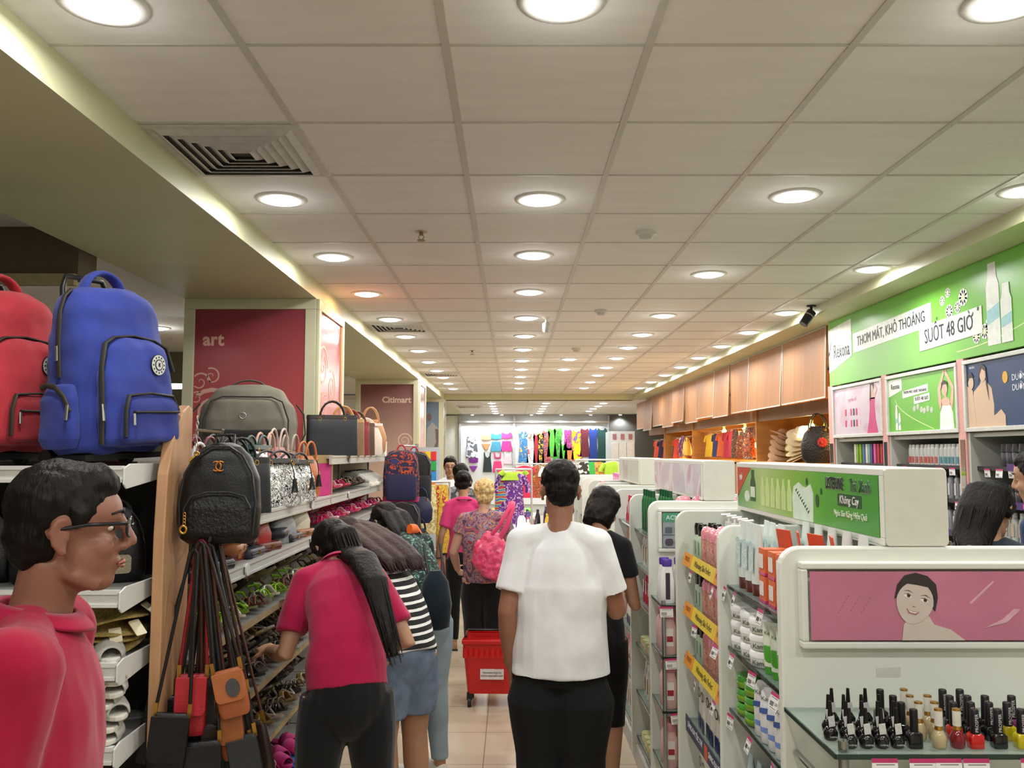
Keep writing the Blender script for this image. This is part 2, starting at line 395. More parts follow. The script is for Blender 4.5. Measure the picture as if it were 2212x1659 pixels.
# lamps of the dim aisle beyond the beam
for i, (x, y) in enumerate(((-3.4, 1.6), (-3.4, 5.6), (-3.4, 8.2))):
    o = place('lamp', mk_light, (x, y, 2.92), 'round lamp in dim side aisle, %s from the entrance' % ORD[i], 'lamps of the side aisle')
    for ch in o.children:
        if ch.type == 'LIGHT': ch.data = ch.data.copy(); ch.data.energy = 2.5
for i, z in enumerate((2.31, 2.08)):
    o = empty('tube_light', ('upper' if i == 0 else 'lower') + ' short white tube lamp beyond the blue backpack', 'lamp', (-2.92, 7.6, z), 0, 'tube lamps beyond the blue backpack')
    MB().tube([(-.13, 0, 0), (.13, 0, 0)], .018, 10).build('tube', mat('f2f6ff', .5, var=0, emit=10), o)
    MB().box(-.15, .15, .015, .05, -.025, .025).build('housing', M_white, o)
    MB().box(-.01, .01, .03, .06, -.03, 2.92-z).build('hanger_rod', M_white, o)
# ---------------------------------------------------------------- ceiling vents and fittings
def mk_vent():
    p = empty('ceiling_vent', None, 'air vent')
    MB().box(-.27, .27, -.27, .27, -.004, -.001).build('duct_backing', mat('55544f', .8), p)
    f = MB(); f.M = Matrix.Rotation(PI, 4, 'X'); frame_bars(f, -.295, .295, -.29, .29, .035, 0, .008); f.build('vent_frame', mat('c9c6bc', .5), p, .002)
    for k in range(6):
        r0 = .262-.038*k; r1 = r0-.030; s = MB(); vs = []
        for r, z in ((r0, -.004), (r1, -.022), (r1-.003, -.020), (r0-.003, -.002)): vs.append([(-r, -r, z), (r, -r, z), (r, r, z), (-r, r, z)])
        s.ring(vs, 4, smooth=False, closed=True); s.build('louvre_ring', mat('c4c2ba', .5), p)
    return p
for i, (x, y) in enumerate(((-1.075, 3.355), (-1.075, 8.12), (-1.075, 13.0), (-1.0, 20.0))):
    place('vent', mk_vent, (x, y, 2.92 if i < 3 else 2.80), 'square louvred air vent, %s along the ceiling beam' % ORD[i], 'square air vents')
def mk_smoke():
    p = empty('smoke_detector', None, 'smoke detector')
    MB().loft([(0, .055, .055), (-.018, .056, .056), (-.022, .045, .045)][::-1], 20).build('mounting_base', mat('d6d4cc', .4), p)
    MB().loft([(-.045, .012, .012), (-.042, .032, .032), (-.022, .04, .04)], 20).build('sensor_cap', mat('c8c6be', .4), p)
    return p
for i, (x, y) in enumerate(((.727, 4.6), (.749, 7.18), (.739, 9.82))):
    place('smoke', mk_smoke, (x, y, 2.92), 'round white smoke detector, %s from the camera end of the ceiling' % ORD[i], 'smoke detectors')
def mk_sprk():
    p = empty('sprinkler_head', None, 'sprinkler')
    MB().loft([(-.004, .032, .032), (0, .035, .035)], 18).build('escutcheon', mat('b8a890', .4, metal=.6), p)
    g = MB().tube([(0, 0, -.003), (0, 0, -.022)], .011, 10)
    g.tube([(.008, 0, -.02), (.016, 0, -.032), (.004, 0, -.046)], .0025, 6); g.tube([(-.008, 0, -.02), (-.016, 0, -.032), (-.004, 0, -.046)], .0025, 6)
    g.build('sprinkler_body', mat('8a7a62', .35, metal=.7), p)
    MB().loft([(-.052, .022, .022), (-.048, .024, .024)], 14).build('deflector', mat('8a7a62', .35, metal=.7), p)
    return p
for i, (x, y) in enumerate(((-.493, 4.6), (-.467, 10.04))):
    place('sprk', mk_sprk, (x, y, 2.92), 'brass %s sprinkler head on the tiled ceiling' % ('nearer', 'farther')[i], 'sprinkler heads')
o = empty('hanging_sensor', 'small white sensor hanging from the ceiling over the middle of the aisle', 'sensor', (.304, 7.55, 2.92))
MB().loft([(-.02, .02, .02), (0, .04, .04)], 16).build('mounting_base', M_white, o); MB().tube([(0, 0, -.02), (0, 0, -.05)], .01).build('stem', M_white, o)
MB().loft([(-.14, .02, .02), (-.12, .035, .035), (-.06, .035, .035), (-.05, .02, .02)], 16).build('sensor_body', mat('c9c9c4', .3), o)
o = empty('security_camera', 'black bullet security camera on the ceiling near the bulkhead', 'security camera', (2.44, 6.95, 2.92))
MB().loft([(-.012, .035, .035), (0, .038, .038)], 16).build('mounting_base', M_black, o); MB().tube([(0, 0, -.01), (0, 0, -.05), (-.01, 0, -.065)], .011).build('arm', M_black, o)
g = MB(); g.M = Matrix.Translation((-.03, 0, -.10)) @ Euler((0, math.radians(38), math.radians(15))).to_matrix().to_4x4()
g.tube([(0, 0, .06), (0, 0, -.07)], .038, 16); g.build('camera_body', mat('202224', .3), o)
g2 = MB(); g2.M = g.M; g2.tube([(0, 0, .022), (0, 0, .012)], .0395, 16); g2.build('silver_band', mat('bbbbbb', .3, metal=.8), o)
g3 = MB(); g3.M = g.M; g3.tube([(0, 0, -.068), (0, 0, -.073)], .03, 16); g3.build('lens', mat('050505', .05), o)

# ================================================================ people
def remesh(mb, name, vox, smooth=6, disp=0, dscale=8, seed=0, dz=1.0):
    o = bpy.data.objects.new(name, mb.mesh(name)); COL.objects.link(o)
    q = o.modifiers.new('r', 'REMESH'); q.mode = 'VOXEL'; q.voxel_size = vox; q.use_smooth_shade = True
    q = o.modifiers.new('s', 'SMOOTH'); q.iterations = smooth; q.factor = .5
    me = bpy.data.meshes.new_from_object(o.evaluated_get(bpy.context.evaluated_depsgraph_get()))
    old = o.data; o.modifiers.clear(); o.data = me; bpy.data.meshes.remove(old); me.name = name
    if disp:
        nn = [v.normal.copy() for v in me.vertices]
        for v, n in zip(me.vertices, nn):
            p = v.co; t = noise.noise(V((p.x*dscale+seed, p.y*dscale, p.z*dscale*dz))) + .5*noise.noise(V((p.x*dscale*2.1, p.y*dscale*2.1+seed, p.z*dscale*2.1*dz)))
            v.co = p + n*(disp*t)
    me.polygons.foreach_set('use_smooth', [True]*len(me.polygons))
    return o
M_skin = mat('b08468', .5, var=.05, scale=9, bump=.03, bscale=300)
M_skinp = mat('c49a84', .5, var=.05, scale=9, bump=.03, bscale=300)
def hairmat(c): return mat(c, .5, var=.35, scale=60, bump=.6, bscale=90, stretch=(1, 1, .12), spec=.22)
M_hair = hairmat('120e0c')
def cloth(c, **k): return mat(c, .85, var=.06, scale=12, bump=.12, bscale=500, spec=.2, sheen=.2, **k)
def lerp(a, b, t): return V(a).lerp(V(b), t)
def hand(mb, wrist, dirn, pn, side, S, curl=.6):
    """palm, four fingers of different lengths and a thumb; dirn along the hand, pn out of the palm, side towards the thumb"""
    w = V(wrist); d = V(dirn).normalized(); pn = (V(pn) - d*V(pn).dot(d)).normalized(); sd = V(side); sd = (sd - d*sd.dot(d) - pn*sd.dot(pn)).normalized()
    mb.tube([w - d*.02*S, w + d*.02*S, w + d*.055*S, w + d*.088*S], [(.026*S, .019*S), (.034*S, .016*S), (.041*S, .0145*S), (.040*S, .012*S)], 12, side=sd)
    for k, (off, ln) in enumerate(((.030, .068), (.0105, .077), (-.009, .072), (-.0285, .056))):
        p = w + d*.082*S + sd*off*S; pts = [p]; dd = d.copy(); fan = sd*(off*1.6)
        for j, fl in enumerate((.42, .33, .25)):
            a = curl*(.5, 1, .8)[j]*(1+.08*k)
            dd = (dd*math.cos(a) + pn*math.sin(a)).normalized(); pts.append(pts[-1] + (dd + fan*(.9 if j == 0 else .2)).normalized()*ln*fl*S)
        mb.tube(pts, [.0088*S, .0082*S, .0076*S, .0062*S], 8)
    p = w + d*.022*S + sd*.024*S + pn*.004*S
    t1 = p + (d*.55 + sd*.75 + pn*.25).normalized()*.036*S; t2 = t1 + (d*.85 + sd*.35 + pn*.4).normalized()*.03*S; t3 = t2 + (d*.9 + sd*.0 + pn*.5).normalized()*.024*S
    mb.tube([p, t1, t2, t3], [.013*S, .011*S, .0098*S, .0075*S], 8)
def head_mb(mb, M, S=1, female=False, nose=1.0):
    """skull, jaw, brow, nose, lips, chin, cheeks and ears around the head centre"""
    old = mb.M; mb.M = M @ Matrix.Scale(S, 4)
    mb.ell((0, -.012, .035), (.074, .092, .084), 20, 14)
    mb.ell((0, .022, -.035), (.058 if female else .061, .060, .072), 18, 12)
    mb.ell((0, .050, .038), (.056, .036, .045), 14, 10)
    mb.ell((0, .052, -.082), (.028 if female else .033, .029, .025), 12, 8)
    for s in (-1, 1):
        mb.ell((s*.036, .052, -.022), (.024, .026, .026), 10, 8)
        mb.tube([(s*.012, .078, .030), (s*.030, .075, .034), (s*.048, .062, .029)], [.008, .009, .006], 8)
        mb.tube([(s*.030, -.01, -.055), (s*.046, .02, -.075), (s*.030, .052, -.092)], [.022, .018, .014], 8)
        # ear: rim, lobe and bowl
        rim = [(s*(.076+.010*math.sin(t)), -.012-.018*math.cos(t*1.0)*1.0, -.005+.030*math.cos(t-.2)) for t in (.1, .7, 1.3, 1.9, 2.5, 3.1)]
        rim = [(s*.072, .004, .022), (s*.078, -.006, .030), (s*.083, -.020, .024), (s*.084, -.026, .006), (s*.080, -.021, -.014), (s*.076, -.008, -.030), (s*.072, .002, -.028)]
        mb.tube(rim, [.006]*5+[.008, .007], 6)
        mb.ell((s*.075, -.010, -.002), (.006, .015, .026), 8, 6)
    mb.tube([(0, .080, .032), (0, .092, .008), (0, .103*nose, -.014), (0, .104*nose, -.024)], [(.009, .008), (.010, .010), (.014, .012), (.013, .010)], 10, side=(1, 0, 0))
    for s in (-1, 1): mb.ell((s*.012, .090, -.024), (.009, .012, .008), 8, 6)
    mb.ell((0, .079, -.0505), (.023, .012, .0065), 12, 6); mb.ell((0, .077, -.061), (.020, .012, .007), 12, 6)
    mb.M = old
def face_parts(o, M, S, lip='9c5a4c', brow='1b1512'):
    for s in (-1, 1):
        e = MB(); e.M = M @ Matrix.Scale(S, 4); e.ell((s*.029, .0635, .012), (.0115, .009, .0062), 12, 8); e.build('eye', mat('cfc8c0', .2, var=.02), o)
        e = MB(); e.M = M @ Matrix.Scale(S, 4); e.ell((s*.029, .0715, .012), (.0052, .0028, .0056), 10, 6); e.build('iris', mat('1a100a', .1), o)
        e = MB(); e.M = M @ Matrix.Scale(S, 4); e.tube([(s*.012, .0865, .038), (s*.030, .0845, .044), (s*.050, .068, .038)], [(.0022, .002), (.0035, .002), (.0015, .002)], 6); e.build('eyebrow', mat(brow, .8), o)
    e = MB(); e.M = M @ Matrix.Scale(S, 4)
    e.tube([(-.021, .084, -.0545), (-.010, .0915, -.0515), (0, .0925, -.053), (.010, .0915, -.0515), (.021, .084, -.0545)], [.0015, .0036, .004, .0036, .0015], 8)
    e.tube([(-.018, .083, -.057), (0, .091, -.0605), (.018, .083, -.057)], [.0015, .0042, .0015], 8); e.build('lips', mat(lip, .4), o)
def person(label, loc, rz, H=1.65, lean=0, wlean=None, head=(0, 0, 0), arms=None, legs=None, skin=None, female=False, shirt=None, loose=1.0, hem=.86, sleeve=.6,
           pants=None, pant_to=0.06, pant_w=1.0, skirt=None, hair='short', hairm=None, shoes=None, vox=.0075, collar=None, bust=0, group=None, build=1.0, hand_curl=(.6, .6), face=True, lower=True, fold=.0075):
    """local frame: x to the person's right, y forward, z up; rz turns the whole figure"""
    S = H/1.70; skin = skin or M_skin; hairm = hairm or M_hair; fm = .9 if female else 1.0; B = build
    o = empty('person', label, 'person', loc, rz, group)
    pel = V((0, 0, .93*S))
    wl = lean*.45 if wlean is None else wlean
    def up(p, full=True):          # bend the upper body forward about the pelvis, then again about the waist
        p = V(p)*S; q = p - pel
        q = Matrix.Rotation(-wl, 3, 'X') @ q
        if full and p.z > 1.12*S:
            wst = Matrix.Rotation(-wl, 3, 'X') @ (V((0, 0, 1.12*S)) - pel)
            q = wst + Matrix.Rotation(-(lean-wl), 3, 'X') @ (q - wst)
        return q + pel
    sw = .150*fm*B
    J = {s: up((s*sw, -.01, 1.385)) for s in (-1, 1)}
    arms = arms or {}; A = {}
    for s in (-1, 1):
        e, w_, hd, pn = arms.get(s, (None,)*4)
        if e is None: e, w_, hd, pn = up((s*(sw+.045), -.03, 1.09)) / S, up((s*(sw+.05), .05, .845)) / S, (0, .12, -1), (-s, 0, 0)
        A[s] = (V(e)*S, V(w_)*S, V(hd), V(pn))
    hc = up((0, .035, 1.605)); HM = Matrix.Translation(hc) @ Euler((-head[1], head[2], head[0]), 'XYZ').to_matrix().to_4x4()
    hs = S*(.98 if female else 1.02)*1.03
    # body ----------------------------------------------------------
    mb = MB(); T = [(.86, .155, .105), (.95, .160, .108), (1.06, .128*B, .092), (1.20, .140*B, .100), (1.30, .145*B, .100), (1.37, .125*B, .080), (1.42, .075, .060)]
    if lower: mb.tube([up((0, 0, z), z > 1.1) for z, a, b_ in T], [(a*S*fm, b_*S) for z, a, b_ in T], 20, side=(1, 0, 0))
    else: mb.tube([up((0, 0, z), z > 1.1) for z, a, b_ in T], [(a*S*fm, b_*S) for z, a, b_ in T], 20, side=(1, 0, 0))
    nb, nt_ = up((0, -.012, 1.41)), hc + (HM.to_3x3() @ V((0, -.025, -.05)))*S
    mb.tube([nb, nb.lerp(nt_, .5), nt_], [(.062*S*fm, .06*S), (.053*S*fm, .055*S), (.054*S*fm, .056*S)], 14, side=(1, 0, 0))
    for s in (-1, 1): mb.tube([up((s*.03, -.02, 1.445)), up((s*.09*fm, -.02, 1.405)), J[s]], [.030*S, .036*S, .042*S*fm], 10)
    head_mb(mb, HM, hs, female)
    for s in (-1, 1):
        e, w_, hd, pn = A[s]; j = J[s]
        mb.tube([j, j.lerp(e, .3), j.lerp(e, .7), e, e.lerp(w_, .3), e.lerp(w_, .7), w_], [r*S*(.88 if female else 1)*B for r in (.052, .050, .043, .037, .039, .032, .026)], 12)
        sd = hd.cross(pn)*(-s) if abs(hd.cross(pn).length) > .1 else V((0, 1, 0))
        if sd.y < 0 and abs(sd.y) > .3: sd = -sd
        hand(mb, w_, hd, pn, sd, S*(.93 if female else 1), hand_curl[0 if s < 0 else 1])
    L = {}
    if lower:
        legs = legs or {}
        for s in (-1, 1):
            hip, kn, an, toe = legs.get(s, ((s*.085, 0, .88), (s*.088, .015, .49), (s*.088, -.03, .085), (s*.105, .13, .03)))
            hip, kn, an, toe = [V(p)*S for p in (hip, kn, an, toe)]; L[s] = (hip, kn, an, toe)
            mb.tube([hip, hip.lerp(kn, .35), hip.lerp(kn, .8), kn, kn.lerp(an, .3), kn.lerp(an, .75), an], [r*S*B for r in (.088, .080, .060, .054, .055, .040, .035)], 14)
            hl = an + V((0, -.02, -.045))*S; td = (toe-an); td.z = 0; td.normalize()
            mb.tube([an + V((0, 0, -.01))*S, an - td*.02*S + V((0, 0, -.05))*S], [.036*S, .032*S], 10)
            zf = .028*S
            mb.tube([V((an.x, an.y, zf)) - td*.035*S, V((an.x, an.y, zf)) + td*.03*S, V((an.x, an.y, zf)) + td*.12*S, V((an.x, an.y, zf*.8)) + td*.185*S], [(.030*S, .028*S), (.038*S, .034*S), (.044*S, .022*S), (.034*S, .014*S)], 12, side=(1, 0, 0))
    body = remesh(mb, 'body', vox, 5); body.data.materials.append(skin); body.parent = o
    if face: face_parts(o, HM, hs)
    # shirt ---------------------------------------------------------
    if shirt:
        W = loose; mb = MB(); hz = hem
        T = [(hz, .178*W, .125*W), (hz+.10, .176*W, .124*W), (1.08, .150*W*B, .112*W), (1.20, .158*W*B, .116*W), (1.30, .162*B, .118), (1.365, .145*B, .100), (1.41, .105*B, .082), (1.445, .078, .070)]
        mb.tube([up((0, 0, z), z > 1.1) for z, a, b_ in T], [(a*S*fm, b_*S) for z, a, b_ in T], 24, side=(1, 0, 0))
        if bust: 
            for s in (-1, 1): mb.ell(up((s*.07, .085, 1.24)), (.07*S, .055*S, .065*S), 12, 8)
        for s in (-1, 1):
            e, w_, hd, pn = A[s]; j = J[s]; k = sleeve
            mb.tube([up((s*.03, -.015, 1.440)), up((s*.09*fm, -.012, 1.412)), j], [.048*S, .060*S*fm, .062*S*fm*B], 12); mb.ell(j, .063*S*fm*B, 14, 10)
            if k <= 1: pts = [j, j.lerp(e, k*.5), j.lerp(e, k)]; rr = [.062, .064, .066*(1+.25*max(0, W-1))]
            else: pts = [j, j.lerp(e, .5), e, e.lerp(w_, k-1)]; rr = [.068, .06, .053, .046]
            mb.tube(pts, [r*S*fm*B for r in rr], 14)
        sh = remesh(mb, 'shirt', vox*1.1, 6, fold*S, 7, sum(loc), .6); sh.data.materials.append(shirt); sh.parent = o
        if collar:
            mb = MB(); c = [up((.078*math.sin(t)*1.0, -.012+.072*math.cos(t), 1.437 + .012*(-math.cos(t)))) for t in [2*PI*i/20 for i in range(20)]]
            c2 = [up((.064*math.sin(t), -.012+.064*math.cos(t), 1.482 + .014*(-math.cos(t)))) for t in [2*PI*i/20 for i in range(20)]]
            c3 = [up(((.092+.012*max(0, math.cos(t)))*math.sin(t), -.012+(.090+.02*max(0, math.cos(t)))*math.cos(t), 1.447 - .028*max(0, math.cos(t)))) for t in [2*PI*i/20 for i in range(20)]]
            mb.ring([c, c2, c3], 20, caps=False)
            q = mb.build('collar', collar, o, solid=.006*S, sub=1)
    if lower and pants:
        mb = MB(); P_ = pant_w; T = [(.80, .150*min(P_, 1.16), .11*min(P_, 1.16)), (.90, .160, .118), (.99, .145, .108)]
        mb.tube([up((0, 0, z), False) if z > .93 else V((0, 0, z))*S for z, a, b_ in T], [(a*S*fm*B, b_*S) for z, a, b_ in T], 22, side=(1, 0, 0))
        if female: mb.ell(V((0, -.030, .87))*S, (.158*S, .105*S, .16*S), 16, 10)
        for s in (-1, 1):
            hip, kn, an, toe = L[s]; pts = [hip]; full = [(hip, .098), (hip.lerp(kn, .4), .091*max(P_, 1.0)*max(1, B*.98)), (kn, .068*max(P_, .98)*max(1, B*.97)), (kn.lerp(an, .45), .063*max(P_, .98)*max(1, B*.97)), (an + V((0, 0, .0)), .050*max(P_, .96))]
            use = [full[0]]
            for (a, ra), (b_, rb) in zip(full, full[1:]):
                if b_.z >= pant_to*S: use.append((b_, rb))
                else:
                    t = (a.z - pant_to*S)/(a.z-b_.z); 
                    if t > 0: use.append((a.lerp(b_, t), ra+(rb-ra)*t))
                    break
            mb.tube([u[0] for u in use], [u[1]*S for u in use], 16)
        q = remesh(mb, 'shorts' if pant_to > .3 else 'trousers', vox*1.1, 6, .006*S, 8, 3+loc[0], .5); q.data.materials.append(pants); q.parent = o
    if lower:
        for s in (-1, 1):
            hip, kn, an, toe = L[s]; td = (toe-an); td.z = 0; td.normalize(); zf = .03*S; c0 = V((an.x, an.y, zf)); mb = MB()
            if shoes and shoes[0] == 'shoe':
                mb.tube([c0 - td*.05*S, c0 + td*.03*S, c0 + td*.12*S, c0 + td*.195*S], [(.034*S, .036*S), (.044*S, .042*S), (.050*S, .032*S), (.038*S, .022*S)], 14, side=(1, 0, 0))
                q = mb.build('shoe', shoes[1], o)
            elif shoes:
                sd = V((td.y, -td.x, 0)); n = 16; pts = []
                for i in range(n):
                    t = 2*PI*i/n; pts.append(V((an.x, an.y, 0)) + td*(.07+.13*math.cos(t))*S + sd*(.045*math.sin(t)*(1+.15*math.cos(t)))*S)
                mb.ring([[p + V((0, 0, .0)) for p in pts], [p + V((0, 0, .012)) for p in pts]], n, smooth=False)
                mb.tube([V((an.x, an.y, 0)) + td*.11*S + sd*.046*S + V((0, 0, .01)), V((an.x, an.y, .055*S)) + td*.10*S, V((an.x, an.y, 0)) + td*.11*S - sd*.046*S + V((0, 0, .01))], [(.018, .004)]*3, 8, side=td)
                q = mb.build('sandal', shoes[1], o)
    # hair ----------------------------------------------------------
    mb = MB(); mb.M = HM @ Matrix.Scale(hs, 4)
    if hair == 'short':
        mb.ell((0, -.021, .052), (.081, .094, .083), 20, 14); mb.ell((0, -.050, .000), (.070, .062, .062), 14, 10); mb.ell((0, -.052, -.03), (.056, .050, .045), 14, 10); mb.ell((0, .030, .088), (.058, .048, .042), 14, 8)
        for s in (-1, 1): mb.tube([(s*.066, .012, .045), (s*.072, .018, .012)], [.017, .008], 8)
        hh = remesh(mb, 'hair', .006*hs, 4, .004, 40, 1)
    elif hair == 'crop':      # short at the sides, fuller on top
        mb.ell((0, -.018, .062), (.082, .093, .080), 20, 14); mb.ell((0, -.048, .010), (.070, .064, .066), 14, 10); mb.ell((0, -.050, -.03), (.054, .050, .040), 14, 10); mb.ell((0, .034, .100), (.060, .046, .036), 14, 8)
        for s in (-1, 1): mb.tube([(s*.066, .016, .050), (s*.073, .020, .014)], [.018, .009], 8)
        hh = remesh(mb, 'hair', .006*hs, 4, .005, 45, 1)
    elif hair in ('bun', 'pony', 'long'):
        mb.ell((0, -.018, .050), (.084, .098, .088), 20, 14); mb.ell((0, -.055, -.005), (.070, .056, .060), 14, 10)
        for s in (-1, 1): mb.tube([(s*.062, .045, .055), (s*.078, .010, .020), (s*.070, -.03, -.02)], [.02, .016, .02], 8)
        if hair == 'bun': mb.ell((.035, -.105, .062), (.042, .038, .036), 14, 10)
        hh = remesh(mb, 'hair', .007*hs, 4, .004, 30, 1)
    elif hair == 'curly':
        mb.ell((0, -.022, .045), (.094, .106, .098), 20, 14); mb.ell((0, -.055, -.02), (.080, .060, .070), 14, 10)
        hh = remesh(mb, 'hair', .007*hs, 2, .011, 32, 2)
    elif hair == 'bob':
        mb.ell((0, -.020, .045), (.092, .104, .095), 20, 14); mb.tube([(0, -.03, .03), (0, -.035, -.05), (0, -.04, -.115)], [(.09, .09), (.095, .085), (.082, .07)], 18, side=(1, 0, 0))
        hh = remesh(mb, 'hair', .007*hs, 4, .005, 25, 2)
    hh.data.materials.append(hairm); hh.parent = o
    o['_'] = 0; del o['_']
    return o, dict(up=up, HM=HM, hs=hs, S=S, A=A, J=J)
def strands(o, paths, r0, m, name='hair_lock', n=1, spread=.02, seed=1, vox=.007):
    """a tail or a fall of long hair: a solid core and many fine tapering locks along the path"""
    rnd = random.Random(seed); mb = MB()
    for path in paths:
        path = [V(p) for p in path]; L_ = len(path)
        mb.tube(path, [(spread*(.75+.5*math.sin(PI*min(1, .15+i/(L_-1)*.8))), spread*.62) for i in range(L_-1)] + [(spread*.35, spread*.25)], 12, side=(1, 0, 0))
    q = remesh(mb, name, vox, 10, .0012, 30, seed, .25); q.data.materials.append(m); q.parent = o
    mb = MB()
    for path in paths:
        path = [V(p) for p in path]
        for k in range(int(n*2.2)):
            a = rnd.uniform(0, 2*PI); q_ = rnd.uniform(.75, 1.02); off = V((math.cos(a)*q_*spread, math.sin(a)*q_*spread*.6, 0)); pts = []
            for i, p in enumerate(path):
                t = i/(len(path)-1); pts.append(p + off*(.8+.45*math.sin(PI*t)-.15*t) + V((rnd.uniform(-1, 1), rnd.uniform(-1, 1), 0))*.004*t)
            pts[-1] = pts[-2].lerp(pts[-1], rnd.uniform(.7, 1.15))
            mb.tube(pts, [.0052*(1-.4*(i/(len(pts)-1))**2) for i in range(len(pts)-1)] + [.001], 5)
    return mb.build('hair_lock', m, o)

M_pink = cloth('a81846'); M_hot = cloth('c83a74'); M_tee = cloth('e9ebec'); M_blk = cloth('111113')
# 1 young man with glasses close by, seen from behind his right shoulder
HB = M_hair
o, k = person('young man in glasses and crimson polo looking along the bag shelves', (-.895, 1.63, 0), -PI/2+.32, 1.665, lean=.05, head=(.08, .04, 0), shirt=cloth('9c1236'), collar=cloth('a2163c'), loose=1.12,
              pants=M_blk, shoes=('shoe', M_black), skin=mat('8a5c4a', .5, var=.06, scale=9, bump=.04, bscale=300), vox=.0055, hair='short', build=1.30, fold=.014,
              arms={1: ((.225, -.05, 1.08), (.235, .06, .85), (0, .15, -1), (-1, 0, 0)), -1: ((-.225, -.05, 1.08), (-.235, .06, .85), (0, .15, -1), (1, 0, 0))})
g = MB(); g.M = k['HM'] @ Matrix.Scale(k['hs'], 4)
for s in (-1, 1):
    g.tube([(s*.079, -.012, .012), (s*.078, .03, .020), (s*.070, .082, .022), (s*.058, .094, .022)], [(.0022, .0035)]*4, 8)
    g.tube([(s*.033+.024*math.cos(t), .100-.006*abs(math.cos(t)), .012+.016*math.sin(t)) for t in [2*PI*i/18 for i in range(18)]], .0022, 6, closed=True)
g.tube([(-.010, .102, .015), (0, .104, .018), (.010, .102, .015)], .002, 6); g.build('glasses_frame', mat('101012', .25), o)
for s in (-1, 1):
    g = MB(); g.M = k['HM'] @ Matrix.Scale(k['hs'], 4) @ Matrix.Translation((s*.033, .0995, .012)) @ Matrix.Rotation(PI/2, 4, 'X'); g.poly(disc(0, 0, .0225, .0145, 18), 0, .001); g.build('lens', glass('dfe8ee', .2), o)

# 2 young woman in a pink polo, long ponytail, bending over the sandals
o, k = person('young woman in a pink polo with a waist-long black ponytail browsing sandals', (-.61, 3.27, 0), .34, 1.61, lean=.90, wlean=.30, head=(.35, .55, -.10), shirt=M_pink, collar=M_pink, sleeve=.72, hem=.90,
              female=True, pants=M_blk, pant_w=1.05, shoes=('shoe', M_black), hair='pony', skin=M_skin, vox=.0065, build=1.06, bust=1,
              legs={-1: ((-.085, 0, .88), (-.12, .02, .49), (-.135, -.02, .085), (-.15, .14, .03)), 1: ((.085, 0, .88), (.115, .0, .49), (.13, -.06, .085), (.15, .1, .03))},
              arms={-1: ((-.225, .16, 1.01), (-.27, .37, .985), (-.2, 1, .02), (.3, 0, -1)), 1: ((.265, .11, 1.03), (.10, .28, .99), (-.9, .5, .05), (0, .2, -1))}, hand_curl=(.35, .5))
HM = k['HM']; hs = k['hs']; b0 = HM @ (V((0, -.090, .055))*hs)
path = [b0 + V((0, .02, 0)), b0 + V((.02, -.045, -.01)), b0 + V((.045, -.07, -.09)), k['up']((.075, -.155, 1.36)), k['up']((.10, -.185, 1.20)), k['up']((.13, -.185, 1.06)) + V((.02, -.03, -.06))]
strands(o, [path], .017, M_hair, 'ponytail', 26, .052, 3)
g = MB(); g.ell(b0 + V((.008, -.02, 0)), (.024, .018, .026), 12, 8); g.build('hair_tie', M_black, o)
# 3 woman in a striped top with long reddish hair and denim shorts
STR = patt(['141416', '141416', 'e4e4e0'], 10, 'wave', .85, [0, .5, .70], dist=.6)
DEN = mat('6a7a90', .85, var=.38, scale=9, bump=.3, bscale=300)
o, k = person('woman in a black and white striped top with reddish hair and jean shorts', (-.49, 3.93, 0), .75, 1.60, lean=.95, wlean=.42, head=(.1, .6, 0), shirt=STR, sleeve=.8, hem=.86, female=True, pants=DEN, pant_to=.60, pant_w=1.15,
              hair='long', hairm=hairmat('2a1616'), shoes=('sandal', M_black), vox=.0075, build=1.14, loose=1.06,
              arms={-1: ((-.19, .36, 1.02), (-.24, .55, 1.08), (-.2, 1, .1), (0, 0, -1)), 1: ((.20, .36, 1.03), (.02, .52, 1.08), (-1, .2, 0), (0, 0, -1))})
HM = k['HM']; hs = k['hs']; pa = []
for a, b in ((-.05, 1), (0, 0), (.05, 2), (.075, 3)):
    p0 = HM @ (V((a, -.05, .09))*hs)
    pa.append([p0, HM @ (V((a*1.4, -.115, .02))*hs), k['up']((a*1.5+.01, -.135, 1.42)), k['up']((a*1.5+.02, -.155, 1.32)), k['up']((a*1.4+.03, -.165, 1.24)), k['up']((a*1.3+.03, -.155, 1.17))])
strands(o, pa, .015, hairmat('2a1211'), 'long_hair', 26, .034, 5)
# pale faded jeans leg seen under the shorts belongs to the shopper behind
# 4 woman in a leaf-print top carrying a dark bag
LEAF = patt(['0e1a1c', '0e1a1c', '2b5a52', '86aa98'], 26, 'noise', .8, dist=8)
o, k = person('woman in a dark green leaf-print top with a navy sack bag on her back', (-.47, 4.75, 0), .7, 1.58, lean=.85, wlean=.3, head=(.1, .6, 0), shirt=LEAF, sleeve=.8, female=True, pants=mat('8fa0aa', .85, var=.2, scale=5, bump=.2, bscale=300), hair='long', shoes=('shoe', M_white), vox=.008, build=1.08,
              arms={-1: ((-.2, .3, 1.03), (-.24, .5, 1.08), (-.2, 1, .1), (0, 0, -1)), 1: ((.22, .28, 1.02), (.1, .45, 1.08), (-1, .2, 0), (0, 0, -1))})
HM = k['HM']; hs = k['hs']
strands(o, [[HM @ (V((a, -.05, .08))*hs), HM @ (V((a*1.3, -.11, .01))*hs), HM @ (V((a*1.3, -.13, -.1))*hs), HM @ (V((a*1.5+.02, -.15, -.22))*hs)] for a in (-.05, 0, .05)], .015, M_hair, 'long_hair', 12, .03, 8)
g = MB(); g.tube([k['up']((.03, -.10, 1.425)), k['up']((.09, -.075, 1.445)), k['up']((.14, -.02, 1.435))], [(.03, .02)]*3, 8, side=(0, 0, 1)); g.build('orange_neckline', cloth('e8661e'), o)
